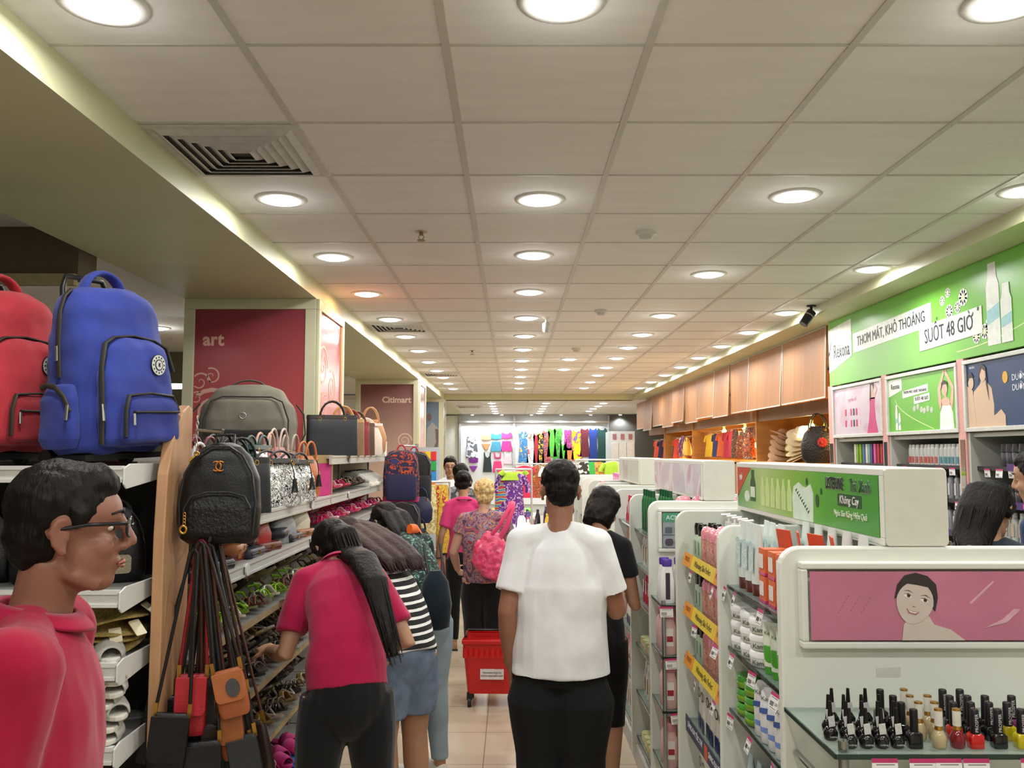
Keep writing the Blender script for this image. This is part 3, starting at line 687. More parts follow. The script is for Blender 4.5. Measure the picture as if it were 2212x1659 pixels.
bag = empty('sack_bag', 'navy sack bag with dark straps slung on the leaf-print shopper', 'bag', (-.40, 4.56, .95), .3); bag.scale = (.62, .62, .72)
MB().loft([(-.20, .06, .05), (-.18, .12, .09), (-.02, .14, .10), (.14, .11, .08), (.22, .05, .03)], 20, 2.6).build('bag_body', cloth('17242e'), bag)
for s in (-1, 1): MB().tube([(s*.06, .0, .2), (s*.07, .06, .3), (s*.07, .15, .4)], [(.012, .004)]*3, 6).build('strap', M_black, bag)

# 5 woman in pink with dark bun, farther down the aisle
o, k = person('woman in a hot pink polo and black trousers with dark hair in a bun', (-.43, 7.75, 0), .15, 1.53, lean=.05, head=(-.3, .05, 0), shirt=M_hot, collar=M_hot, sleeve=.7, female=True, pants=M_blk, pant_to=.10, pant_w=.82, hair='bun', shoes=('sandal', mat('2e211a', .6)), vox=.0085, build=1.02,
              legs={-1: ((-.085, 0, .88), (-.09, .03, .49), (-.10, -.04, .085), (-.2, .1, .03)), 1: ((.085, 0, .88), (.085, .02, .49), (.08, .0, .085), (.08, .15, .03))},
              arms={-1: ((-.225, -.04, 1.10), (-.255, .03, .86), (-.05, .1, -1), (1, 0, 0)), 1: ((.2, .05, 1.08), (.14, .2, .92), (0, .9, -.3), (-1, 0, 0))})
g = MB(); g.tube([k['A'][-1][1] + V((.032*math.cos(t), .03*math.sin(t), .02)) for t in [2*PI*i/16 for i in range(16)]], .006, 6, closed=True); g.build('bracelet', mat('202020', .3), o)
# 6 older woman with blonde curls, floral top, pink shoulder bag
FLO = patt(['4a4460', 'a04a5c', '5d6488', 'c08a5a', '6a4a68', '8f8ba6', '963c3c', '3b4a78'], 6.5, 'noise', .75, dist=9)
o, k = person('older woman with short blonde curls in a colourful floral top', (-.22, 6.75, 0), -.06, 1.48, lean=.03, head=(.1, .05, 0), shirt=FLO, sleeve=.42, female=True, pants=M_blk, pant_to=.36, pant_w=1.12, hair='curly', hairm=hairmat('cdb27c'), skin=M_skinp,
              shoes=('sandal', mat('3a2a20', .6)), vox=.008, build=1.24, loose=1.15, hem=.84,
              arms={-1: ((-.27, .01, 1.09), (-.25, .16, .92), (.1, .9, -.4), (1, 0, 0)), 1: ((.275, -.02, 1.09), (.26, .10, .88), (0, .4, -1), (-1, 0, 0))})
bag = empty('shoulder_bag', 'crinkled hot pink shoulder bag on the blonde woman', 'bag', (-.16, 6.50, .99), .0, rot=(0, .18, 0))
g = MB(); g.loft([(-.21, .02, .02, .08, 0), (-.19, .10, .05, .07, 0), (-.10, .145, .06, .02, 0), (.02, .13, .058, 0, 0), (.10, .085, .045, 0, 0), (.14, .05, .03, 0, 0)], 20, 2.4)
q = remesh(g, 'bag_body', .008, 2, .012, 16, 4); q.data.materials.append(patt(['d8406a', 'e2567c', 'e88aa0'], 22, 'noise', .3, dist=6)); q.parent = bag
MB().tube([(.04, -.02, .08), (.085, -.03, .20), (.105, .00, .34), (.10, .08, .385), (.09, .2, .34)], [(.02, .006)]*5, 8, side=(1, 0, 0)).build('strap', cloth('d2466e'), bag)
MB().tube([(-.04, -.02, .08), (.03, -.045, .20), (.08, -.01, .34), (.08, .08, .38)], [(.015, .006)]*4, 8, side=(1, 0, 0)).build('strap', cloth('d2466e'), bag)
# 7 man in a white T-shirt and glasses facing the camera
o, k = person('middle-aged man in glasses and white T-shirt facing the camera far down the aisle', (-.745, 10.6, 0), PI-.3, 1.64, head=(.35, .15, 0), shirt=M_tee, sleeve=.6, pants=M_blk, pant_to=.5, hair='short', shoes=('shoe', M_black), vox=.0095,
              arms={1: ((.30, .02, 1.12), (.36, .2, 1.0), (.3, 1, -.5), (-1, 0, 0))})
g = MB(); g.M = k['HM'] @ Matrix.Scale(k['hs'], 4)
for s in (-1, 1):
    g.tube([(s*.033+.022*math.cos(t), .100, .010+.015*math.sin(t)) for t in [2*PI*i/14 for i in range(14)]], .0018, 6, closed=True); g.tube([(s*.079, .0, .014), (s*.056, .098, .014)], .002, 6)
g.tube([(-.011, .102, .014), (.011, .102, .014)], .0016, 6); g.build('glasses_frame', mat('302c2a', .3, metal=.5), o)
# 8 shopper in grey plaid, mostly hidden
person('dark-haired shopper in a grey plaid shirt between the white tee and pink shirt', (-.57, 9.5, 0), .2, 1.57, head=(.6, .1, 0), shirt=patt(['44484c', '6a7076', '2c3034', '8a9094'], 30, 'voronoi', .8), sleeve=.7, pants=M_blk, hair='bob', female=True, shoes=('shoe', M_black), vox=.010)
# 9 man in white T-shirt and long black shorts seen from the back
o, k = person('tall man in a plain white T-shirt and baggy black shorts seen from behind', (.20, 3.66, 0), -.12, 1.645, lean=.06, head=(.16, .12, 0), shirt=M_tee, sleeve=.72, loose=1.22, hem=.835, pants=mat('0c0c0d', .9, var=.1), pant_to=.34, pant_w=1.48, hair='crop', shoes=('sandal', M_black),
              skin=mat('94664f', .5, var=.05, scale=9, bump=.03, bscale=300), vox=.0062, build=1.10, fold=.0095,
              arms={-1: ((-.222, -.06, 1.10), (-.215, .02, .855), (.05, .25, -1), (1, 0, 0)), 1: ((.245, .04, 1.09), (.25, .27, 1.13), (-.5, 1, .1), (0, 0, -1))}, hand_curl=(1.2, .5))
# 10 woman beside him with dark bobbed hair and a watch
o, k = person('dark-haired woman in black with a wristwatch standing before the man in white', (.43, 4.45, 0), -.35, 1.53, lean=.28, head=(-.3, .55, 0), shirt=M_blk, sleeve=.5, female=True, pants=M_blk, pant_to=.4, hair='bob', shoes=('sandal', M_black), vox=.008, build=1.0,
              arms={-1: ((-.16, .2, 1.06), (-.02, .32, 1.14), (1, .3, .1), (0, 0, -1)), 1: ((.20, .1, 1.04), (.10, .27, 1.16), (-.5, .6, .4), (0, 0, -1))})
w_ = k['A'][1][1]; e_ = k['A'][1][0]; d_ = (w_-e_).normalized(); u_ = d_.orthogonal().normalized(); v_ = d_.cross(u_)
g = MB(); g.tube([w_ - d_*.02 + (u_*math.cos(t)+v_*math.sin(t))*.030 for t in [2*PI*i/16 for i in range(16)]], [(.004, .010)]*16, 6, closed=True, side=d_); g.build('wristwatch', mat('1a1a1c', .3), o)
# 11 woman with long dark hair beyond the gondolas and 12 the person at her side
o, k = person('woman with straight dark hair in navy stooping beyond the mouthwash light box', (1.86, 3.42, 0), -.6, 1.62, lean=.42, head=(-.2, .5, 0), shirt=cloth('2a3340'), sleeve=.8, female=True, pants=M_blk, hair='long', shoes=('shoe', M_black), vox=.008,
              arms={-1: ((-.2, .25, 1.05), (-.15, .45, 1.2), (0, 1, .2), (0, 0, -1)), 1: ((.22, .25, 1.05), (.15, .45, 1.2), (0, 1, .2), (0, 0, -1))})
HM = k['HM']; hs = k['hs']
strands(o, [[HM @ (V((a, .0, .09))*hs), HM @ (V((a, -.085, .06))*hs), HM @ (V((a-.01, -.10, -.04))*hs), HM @ (V((a-.03, -.09, -.15))*hs), k['up']((-.05, -.13, 1.30))] for a in (0,)], .015, M_hair, 'long_hair', 40, .075, 8)
person('person in dark blue with short black hair at the edge by the cosmetics wall', (2.46, 3.90, 0), .5, 1.70, lean=.10, head=(.2, .2, 0), shirt=cloth('24365a'), sleeve=.7, pants=M_blk, hair='short', shoes=('shoe', M_black), vox=.009)

# ================================================================ bag and shoe aisle
M_shelf = mat('c9cbc6', .35, var=.03, metal=.2)
M_edge = mat('dfe0dc', .3, var=.03)
M_wood = mat('b98e68', .5, var=.12, scale=6, stretch=(6, 6, .6))
M_gold = mat('c89a4a', .3, metal=.9, var=.05)
M_sil = mat('b8bab8', .3, metal=.9, var=.05)
def leather(c, r=.35): return mat(c, r, var=.08, scale=20, bump=.25, bscale=260)
def fabric(c): return mat(c, .85, var=.08, scale=14, bump=.25, bscale=420, sheen=.15)
def arc(x0, x1, h, z0, n=10, y=0): return [(x0+(x1-x0)*(.5-.5*math.cos(PI*i/n)), y, z0+h*math.sin(PI*i/n)) for i in range(n+1)]
# endcap shelving that faces the camera
u = empty('display_shelving', 'dark steel shelving with white-edged shelves under the red and blue backpacks', 'shelving', (0, 0, 0))
SZ = (1.675, 1.30, 1.085, .84, .5, .15)
for z in SZ:
    MB().box(-2.75, -1.19, 2.66, 3.04, z-.02, z).build('shelf', mat('8a8c88', .5), u)
    g = MB(); g.box(-2.75, -1.19, 2.645, 2.66, z-.045, z+.006); g.box(-2.75, -1.19, 2.638, 2.645, z-.006, z+.006); g.box(-2.75, -1.19, 2.638, 2.645, z-.045, z-.035); g.build('price_rail', M_edge, u)
    g = MB(); g.M = Matrix(((0, 0, 1, -1.188), (1, 0, 0, 0), (0, 1, 0, 0), (0, 0, 0, 1))); g.poly([(2.64, z-.05), (2.66, z-.065), (3.03, z-.03), (3.03, z+.012), (2.68, z+.012), (2.64, z+.0)], 0, .006); g.build('shelf_bracket', M_edge, u, .002)
MB().box(-2.75, -1.16, 3.04, 3.06, .05, 1.68).build('back_panel', mat('2a2826', .7), u)
g = MB(); g.M = Matrix(((0, 0, 1, -1.155), (1, 0, 0, 0), (0, 1, 0, 0), (0, 0, 0, 1)))
g.poly([(2.80, 0), (3.02, 0), (3.02, 1.87), (2.985, 1.885), (2.93, 1.86), (2.86, 1.78), (2.815, 1.65), (2.80, 1.45)], 0, .036)
pw = g.build('end_panel', M_wood, None, .004); tag(pw, 'light wooden end panel with curved top between backpacks and hanging bags', 'shelf panel')
g = MB()
for i in range(22): 
    z = 1.84-i*.018; g.tube([(-1.105+.004*math.cos(t), 3.025, z+.010*math.sin(t)) for t in [2*PI*j/8 for j in range(8)]] if i % 2 else [(-1.105, 3.025+.004*math.cos(t), z+.010*math.sin(t)) for t in [2*PI*j/8 for j in range(8)]], .0018, 5, closed=True)
tag(g.build('hanging_chain', M_sil), 'steel chain hanging along the edge of the wooden end panel', 'chain')
# long aisle shelving
def aisle_unit(y0, y1, zs, label, top):
    u = empty('display_shelving', label, 'shelving', (0, 0, 0))
    for z in zs:
        MB().box(-1.335, -1.115, y0, y1, z-.015, z).build('shelf', mat('9c9d98', .5), u)
        if z < 1.1: MB().box(-1.115, -1.108, y0, y1, z-.022, z+.003).build('cardboard_edge', mat('a08c68', .7, var=.15), u); continue
        g = MB(); g.box(-1.115, -1.10, y0, y1, z-.05, z+.004); g.box(-1.10, -1.094, y0, y1, z-.008, z+.004); g.box(-1.10, -1.094, y0, y1, z-.05, z-.04); g.build('price_rail', M_shelf, u)
        for y in (y0+.55, y1-.5):
            q = MB(); q.M = fr((-1.094, y, z-.022), 'E'); q.poly(disc(0, 0, .026, .026, 16), 0, .006); q.build('sign_clip', mat('d8dad6', .2), u)
    MB().box(-1.348, -1.335, y0, y1, .05, top).build('back_panel', mat('7d7668', .6), u)
    for y in (y0+.01, (y0+y1)/2, y1-.01): MB().box(-1.34, -1.32, y-.012, y+.012, 0, top).build('upright_post', mat('8e8f8b', .4, metal=.4), u)
    MB().box(-1.34, -1.10, y0, y1, 0, .10).build('plinth', mat('4a4844', .6), u)
    return u
AZ = (1.46, 1.263, 1.005, .70, .42, .12)
aisle_unit(3.05, 5.25, AZ, 'long silver shelving near the wooden panel stacked with handbags and sandals', 1.69)
aisle_unit(5.27, 8.0, (1.70,)+AZ, 'farther silver shelving with a raised top shelf of totes and rows of shoes', 1.72)
MB_ = MB(); MB_.box(-2.15, -1.36, 3.1, 5.9, 1.69, 1.715); tag(MB_.build('shelf_top', mat('8a8c88', .5)), 'grey shelf top carrying the duffel bag before the red pillar', 'shelf')
o = MB().box(-2.15, -1.36, 3.1, 5.9, 0, 1.69).build('rear_shelving', mat('57544a', .7)); tag(o, 'dark back side of the shelving under the duffel bag', 'shelving')

# ---------- school trolley backpacks
def zipper(mb, pts, w=.011): mb.tube(pts, [(w, .004)]*len(pts), 6, side=(0, 1, 0))
def trolley_pack(c, cd):
    p = empty('trolley_backpack', None, 'backpack')
    f = fabric(c); mz = mat('35322c', .6, var=.1); st = fabric(cd)
    g = MB(); g.loft([(.0, .155, .085), (.02, .175, .10), (.15, .178, .108), (.35, .175, .104), (.45, .160, .092), (.50, .13, .075), (.525, .09, .045)], 30, 3.2)
    q = remesh(g, 'main_body', .011, 3, .010, 9, len(cd)); q.data.materials.append(f); q.parent = p
    g = MB(); g.loft([(.02, .125, .035, 0, -.115), (.04, .14, .045, 0, -.118), (.24, .138, .045, 0, -.116), (.33, .115, .035, 0, -.108), (.36, .07, .02, 0, -.10)], 26, 3)
    q = remesh(g, 'front_pocket', .009, 3, .006, 11, 3); q.data.materials.append(f); q.parent = p
    g = MB(); g.loft([(.03, .10, .02, .01, -.165), (.04, .108, .026, .01, -.168), (.15, .106, .026, .01, -.166), (.175, .095, .016, .01, -.162)], 24, 4)
    q = remesh(g, 'small_pocket', .007, 2, .004, 14, 3); q.data.materials.append(st); q.parent = p
    for s in (-1, 1):
        g = MB(); g.loft([(.02, .022, .06, s*.18, 0), (.05, .028, .075, s*.182, 0), (.17, .024, .070, s*.18, 0), (.215, .010, .05, s*.172, 0)], 20, 2.8)
        q = remesh(g, 'side_pocket', .008, 2, .004, 14, 3); q.data.materials.append(f); q.parent = p
        g = MB(); g.tube([(s*.203, -.068, .13), (s*.205, -.045, .175), (s*.204, -.01, .205), (s*.2, .03, .213), (s*.198, .055, .205)], [(.009, .004)]*5, 6, side=(0, 0, 1)); g.build('pocket_zip', mz, p)
        g = MB(); g.tube([(s*.181, .0, .235), (s*.183, .0, .34), (s*.176, -.0, .44), (s*.16, -.0, .485), (s*.135, 0, .51)], [(.010, .004)]*5, 6, side=(0, 1, 0)); g.build('side_zip', mz, p)
        MB().tube([(s*.19, 0, .33), (s*.19, 0, .285)], [(.006, .002)]*2, 6, side=(0, 1, 0)).build('zip_pull', M_sil, p); MB().tube([(s*.206, -.062, .15), (s*.21, -.06, .105)], [(.007, .003)]*2, 6, side=(0, 1, 0)).build('zip_pull', M_sil, p)
    g = MB(); zipper(g, [(-.146, -.130, .03), (-.147, -.135, .14), (-.143, -.13, .26), (-.122, -.122, .335), (-.08, -.112, .358), (0, -.106, .368), (.08, -.112, .358), (.122, -.122, .335), (.143, -.13, .26)]); g.build('front_zip', mz, p)
    g = MB(); zipper(g, [(-.10, -.178, .05), (-.101, -.182, .13), (-.085, -.178, .176), (0, -.176, .184), (.09, -.178, .176), (.112, -.18, .13)], .009); zipper(g, [(-.08, -.194, .125), (.10, -.194, .125)], .007); g.build('pocket_zip', mz, p)
    MB().tube([(-.147, -.140, .15), (-.148, -.144, .10)], [(.007, .003)]*2, 6).build('zip_pull', M_sil, p); MB().tube([(-.085, -.198, .12), (-.086, -.2, .085)], [(.005, .003)]*2, 6).build('zip_pull', M_sil, p)
    g = MB(); g.M = fr((.045, -.163, .275), 'S'); g.poly(disc(0, 0, .030, .034, 24), 0, .004); g.mi = 1; g.poly(disc(0, 0, .028, .032, 24), .004, .005); g.mi = 0; g.poly(disc(0, 0, .016, .018, 20), .005, .006); g.mi = 1; g.poly(disc(0, 0, .0125, .0145, 20), .006, .007); g.mi = 0
    for k in range(12):
        t = 2*PI*k/12; g.poly(disc(.022*math.cos(t), .025*math.sin(t), .0025, .003, 6), .005, .006)
    g.poly([(-.004, -.004), (.004, -.006), (.002, .002), (.006, .006), (-.003, .006)], .007, .008); g.build('round_badge', [mat('1b1f2c', .5), mat('cfd2cc', .5)], p)
    g = MB(); g.tube(arc(-.075, .075, .075, .505, 10, .02), [(.024, .009)]*11, 10, side=(0, 1, 0)); g.build('top_handle', f, p)
    g = MB(); g.tube([(-.085, .085, -.02), (-.085, .095, .53), (-.07, .1, .57), (.07, .1, .57), (.085, .095, .53), (.085, .085, -.02)], .009, 8); g.box(-.15, .15, -.07, .11, -.018, 0); g.build('trolley_frame', mat('17181b', .4), p)
    for s in (-1, 1):
        g = MB(); g.tube([(s*.15-.012, .085, -.008), (s*.15+.012, .085, -.008)], .028, 14); g.build('wheel', M_black, p)
    return p
place('pack_red', lambda: trolley_pack('b8323e', '98242f'), (-1.70, 2.86, 1.718), 'large red trolley school backpack on top shelf beside the blue one', 'trolley backpacks on the top shelf', rot=(-.03, .0, 1.2), scale=1.03)
place('pack_blue', lambda: trolley_pack('2f3f96', '2a3788'), (-1.335, 2.86, 1.718), 'large royal blue trolley school backpack with round badge next to the wooden panel', 'trolley backpacks on the top shelf', rot=(-.02, -.04, 1.18), scale=1.04)
# ---------- straw hats, sequinned bags, slippers on the endcap
def straw_hat():
    g = MB(); n = 36
    g.ring([[((r+(.012*math.sin(3*a) if r > .1 else 0))*math.cos(a), r*.86*math.sin(a), z+(.018*math.sin(2*a) if r > .1 else 0)) for a in [2*PI*i/n for i in range(n)]] for r, z in ((.16, .010), (.162, .014), (.08, .02), (.075, .06), (.04, .075), (.04, .068), (.07, .05), (.075, .012), (.16, .008))], n, closed=True)
    o = g.build('straw_hat', mat('b09a58', .8, var=.25, scale=120, bump=.8, bscale=260)); tag(o, None, 'hat')
    q = MB(); q.M = fr((.05, -.135, .02), 'S') @ Matrix.Rotation(-.9, 4, 'X'); q.poly(rrect(-.018, .018, -.03, .03, .004, 2), 0, .003); q.build('paper_tag', mat('e6dfc0', .7), o); return o
for i in range(4): place('hat', straw_hat, (-1.35+.01*i, 2.82+.01*(i % 2), 1.09+.030*i), 'folded straw sun hat with pale tag, %s from bottom of the stack' % ORD[i], 'straw hats stacked under the backpacks', rot=(.06*(-1)**i, -.10, .5*i))
for i in range(2): place('hat', straw_hat, (-2.05+.01*i, 2.83, 1.09+.03*i), 'straw sun hat in the stack behind the young man, %s' % ('lower', 'upper')[i], 'straw hats stacked under the backpacks', rz=i)
def flat_bag(c, sp, lab):
    p = empty('evening_bag', None, 'bag'); MB().loft([(0, .11, .03), (.02, .125, .045), (.12, .12, .04), (.20, .10, .02), (.24, .06, .012)], 22, 3).build('bag_body', leather(c, .3), p, sub=1)
    q = MB(); q.M = fr((0, -.046, .06), 'S'); q.poly(rrect(-.07, .07, -.03, .03, .012, 3), 0, .004); q.build('sequin_panel', mat(sp, .25, metal=.7, var=.5, scale=300), p)
    MB().tube(arc(-.07, .07, .06, .215, 8), [(.006, .004)]*9, 6).build('bag_handle', leather(c), p); return p
for i, (x, rz_) in enumerate(((-1.32, .5), (-1.50, .35), (-1.75, .1))):
    place('seq', lambda: flat_bag('121214', 'a8a290', ''), (x, 2.84, 1.302), 'black bag with a sequinned panel on the second shelf, %s from the wooden panel' % ORD[i], 'sequinned black bags', rz=rz_)
def slipper(c, top, name='slipper'):
    n = 22; pts = []
    for i in range(n):
        t = 2*PI*i/n; pts.append((.125*math.cos(t), (.040+.008*math.cos(t))*math.sin(t)))
    g = MB(); g.poly(pts, 0, .016); o = g.build(name, mat(c, .7, var=.08), None, .004); tag(o, None, 'slipper')
    q = MB(); fs = []
    for i in range(7):
        x = .02+.085*i/6; w_ = .047*(1-.35*(i/6)**2); h = .05*(1-.35*i/6); fs.append([(x, w_*math.cos(t), .014+h*math.sin(t)) for t in [PI*j/10 for j in range(11)]])
    vs = [p for f_ in fs for p in f_]; q.add(vs, [(a*11+j, a*11+j+1, (a+1)*11+j+1, (a+1)*11+j) for a in range(6) for j in range(10)], True)
    q.build('upper', top if not isinstance(top, str) else fabric(top), o, solid=.004); return o
for i in range(8):
    place('slip_grey', lambda: slipper('d8d6cc', 'b9b8b0'), (-1.255-.012*(i % 2), 2.76, .845+.034*i), 'pale grey house slipper in the stack beside wooden panel, %s from bottom' % ORD[i], 'grey slippers stacked on the lower shelf', rot=(.05, -.02, -1.2+.15*(i % 3)))
    place('slip_grey', lambda: slipper('d8d6cc', 'b9b8b0'), (-1.37-.012*(i % 2), 2.77, .845+.034*i), 'pale grey house slipper in the second stack from wooden panel, %s from bottom' % ORD[i], 'grey slippers stacked on the lower shelf', rot=(.05, -.02, -1.2-.15*(i % 3)))
# ---------- black quilted backpack hanging at the end of the aisle shelving
p = empty('backpack', 'black leather backpack with gold double-C emblem hanging from the wooden panel', 'backpack', (-.985, 2.93, 1.415), rot=(-.05, 0, .14))
bl = leather('141415', .38)
g = MB(); g.loft([(0, .10, .03), (.02, .128, .052), (.12, .136, .06), (.22, .126, .058), (.29, .10, .048), (.325, .065, .035), (.34, .03, .015)], 30, 2.6)
q = remesh(g, 'bag_body', .006, 4, .003, 12, 1); q.data.materials.append(bl); q.parent = p
g = MB(); g.loft([(.025, .092, .018, .006, -.054), (.04, .104, .026, .006, -.056), (.12, .104, .028, .006, -.058), (.155, .088, .02, .006, -.056), (.17, .06, .008, .006, -.054)], 26, 3)
q = remesh(g, 'front_pocket', .005, 3); q.data.materials.append(mat('131314', .5, var=.1, bump=.9, bscale=90)); q.parent = p
for nm, pts in (('piping', [(-.115, -.055, .03), (-.122, -.058, .14), (-.108, -.056, .235), (-.075, -.052, .295), (-.03, -.045, .325), (.03, -.045, .325), (.075, -.052, .295), (.108, -.056, .235), (.122, -.058, .14), (.115, -.055, .03)]), ('pocket_piping', [(-.10, -.082, .06), (-.10, -.084, .12), (-.08, -.08, .158), (-.03, -.078, .172), (.04, -.078, .172), (.09, -.08, .158), (.11, -.084, .12)])):
    MB().tube(pts, .0038, 8).build(nm, leather('202022', .3), p)
g = MB(); g.tube([(-.065, -.055, .305), (-.095, -.06, .275)], .004, 8); g.tube([(-.07+.009*math.cos(t), -.066, .300+.006*math.sin(t)) for t in [2*PI*i/10 for i in range(10)]], .002, 6, closed=True); g.build('zip_pull', M_gold, p)
g = MB()
for s in (-1, 1): g.tube([(s*(.007+.015*math.cos(t)), -.0615-.002*(s > 0), .258+.016*math.sin(t)) for t in [math.radians(a_) for a_ in range(48, 313, 22)]], .0030, 6)
g.build('double_c_emblem', mat('c07a3c', .35, metal=.7), p)
g = MB(); g.tube([(-.098+.010*math.cos(t), -.090, .052+.012*math.sin(t)) for t in [2*PI*i/16 for i in range(16)]], .0042, 6, closed=True)
for i in range(4): g.tube([(-.096+.004*math.cos(t), -.088, .071+.010*i+.006*math.sin(t)) for t in [2*PI*j/8 for j in range(8)]], .0016, 5, closed=True)
g.build('ring_charm', M_gold, p)
MB().tube([(-.03, .03, .33), (-.03, .045, .37), (.03, .045, .37), (.03, .03, .33)], .006, 8).build('top_loop', bl, p)
# ---------- cross-body bags on long straps
def cross_bag(c, cf, w, h, L_, sc='2a1a16', clasp=True):
    p = empty('crossbody_bag', None, 'bag')
    MB().loft([(-h, w*.42, .018), (-h+.01, w*.5, .024), (-h*.3, w*.5, .024), (-.005, w*.46, .014), (0, w*.40, .008)], 20, 4).build('bag_body', leather(c), p, sub=1)
    q = MB(); q.M = fr((0, -.026, -h*.32), 'S'); q.poly(rrect(-w*.48, w*.48, -h*.34, h*.30, w*.2, 5, '1001'), 0, .006); q.build('flap', leather(cf), p, .002)
    for s in (-1, 1):
        MB().tube([(s*w*.44, 0, -.01), (s*w*.40, 0, .05), (s*.012, 0, L_), (0, 0, L_+.012)], [(.0055, .0022)]*4, 6, side=(1, 0, 0)).build('strap', leather(sc), p)
        if clasp: MB().box(s*w*.43-.006, s*w*.43+.006, -.008, .004, -.012, .03).build('strap_clasp', M_gold, p)
    return p
CB = [('c', 'a02028', 'b42a34', .10, .19, .42, '8c1c22', -1.035, 2.86, 1.005, 'red crossbody bag on a long red strap'), ('d', 'a85c34', 'b0683c', .10, .15, .40, '2a1a14', -.925, 2.86, 1.02, 'tan crossbody bag with a grey patch on a long brown strap'),
      ('e', 'a85c34', 'a06034', .08, .17, .53, '2a1a14', -.93, 2.90, .89, 'tan crossbody bag hanging lower behind the patched one'), ('f', '0f0f10', '121214', .12, .22, .50, '141414', -1.075, 2.80, .90, 'black crossbody bag nearest the wooden panel edge'),
      ('g', '17181a', '1e1e20', .13, .22, .45, '2a1712', -.985, 2.92, .97, 'black crossbody bag between the red and tan bags'), ('h', '17181b', '1a1b1f', .12, .24, .62, '1a1a1a', -.99, 2.84, .80, 'charcoal crossbody bag hanging lowest under the red bag'),
      ('i', '1a1412', '201816', .12, .24, .56, '35201a', -1.08, 2.93, .86, 'dark brown crossbody bag hanging low behind the red bag'), ('j', '26282c', '303236', .10, .24, .62, '26282a', -.885, 2.90, .80, 'slate grey crossbody bag lowest on the shoe side')]
for (key, c, cf, w_, h, L_, sc, x, y, z, lab) in CB:
    dx = (-1.02-x)*.9
    o = place('cb'+key, lambda: cross_bag(c, cf, w_, h, L_, sc), (x, y, z), lab, 'crossbody bags hanging on long straps', rot=(-.02, math.atan2(dx, L_), .2))
    if key == 'd': q = MB(); q.M = fr((.012, -.032, -.055), 'S'); q.poly(disc(0, 0, .022, .030, 14), 0, .003); q.build('grey_patch', leather('4a4a4c', .6), o)
for i in range(12):
    x = -1.14+.024*i; y = 2.90+.012*((i*5) % 7); z = .93-.022*((i*7) % 9); c = ('161616', '221612', '1c2026', '2a1c16')[i % 4]
    place('cbx%d' % (i % 4), lambda: cross_bag(c, c, .10, .22, 1.44-.85, ('141414', '3a2018', '1a1a1c', '4a2a1e')[i % 4]), (x, y, z), 'narrow dark crossbody bag packed in the hanging cluster, %s counting from the panel' % ORD[i], 'dark crossbody bags packed in the cluster', rot=(-.01, math.atan2((-1.02-x)*.9, .55), .2+.3*math.sin(i)))
tag(MB().tube([(-1.10, 3.02, 1.42), (-1.00, 2.88, 1.43), (-.99, 2.86, 1.45)], .005, 8).build('bag_hook', M_sil), 'lower steel hook arm carrying the long-strapped crossbody bags', 'hook'); g = MB(); g.tube([(-1.10, 3.02, 1.80), (-.99, 2.95, 1.79), (-.985, 2.94, 1.80)], .005, 8)
tag(g.build('bag_hook', M_sil), 'steel hook arm on the shelving post carrying the hanging black backpack', 'hook')
# ---------- handbags on the first shelf (z 1.46)
def handbag(c, w, h, d, hc=None, style='tote', m=None, tassel=False, buckle=True):
    p = empty('handbag', None, 'handbag'); M = m or leather(c); hcm = leather(hc or c)
    if style == 'tote': R_ = [(0, w*.5, d*.5), (.008, w*.5, d*.5), (h*.6, w*.49, d*.4), (h-.004, w*.49, d*.30), (h, w*.48, d*.28)]; pp = 7
    elif style == 'round': R_ = [(0, w*.36, d*.4), (h*.12, w*.47, d*.5), (h*.5, w*.5, d*.5), (h*.8, w*.40, d*.36), (h, w*.2, d*.16)]; pp = 2.6
    else: R_ = [(0, w*.46, d*.5), (.01, w*.5, d*.52), (h*.55, w*.47, d*.42), (h*.9, w*.36, d*.2), (h, w*.33, d*.12)]; pp = 4
    MB().loft(R_, 24, pp).build('bag_body', M, p, sub=0)
    if style != 'round': MB().loft([(h-.025, w*.497, d*.335), (h-.003, w*.492, d*.31)], 24, pp).build('rim_band', hcm, p)
    for s in (-1, 1):
        MB().tube(arc(-w*.24, w*.24, h*(.22 if style == 'case' else .42), h*.92, 10, s*d*.26), [.0065]*11, 8).build('bag_handle', hcm, p)
        if buckle:
            for q in (-1, 1): MB().tube([(q*w*.24+.009*math.cos(t), s*d*.33, h*.90+.011*math.sin(t)) for t in [2*PI*j/10 for j in range(10)]], .0022, 5, closed=True).build('handle_ring', M_gold, p)
    if tassel:
        g = MB(); g.tube([(w*.12, -d*.5, h*.9), (w*.14, -d*.58, h*.7), (w*.15, -d*.6, h*.55)], .003, 6)
        for k in range(14): t = 2*PI*k/14; g.tube([(w*.15+.006*math.cos(t), -d*.6+.006*math.sin(t), h*.56), (w*.15+.016*math.cos(t), -d*.62+.014*math.sin(t), h*.28)], .0028, 4)
        g.build('tassel', leather('17191b'), p)
    return p
ZEB = patt(['f0f0ec', '17191a', 'e8e8e4', '1b1c1d', 'cfd0cc'], 13, 'noise', .12, dist=14, coat=.6)
z1 = 1.462
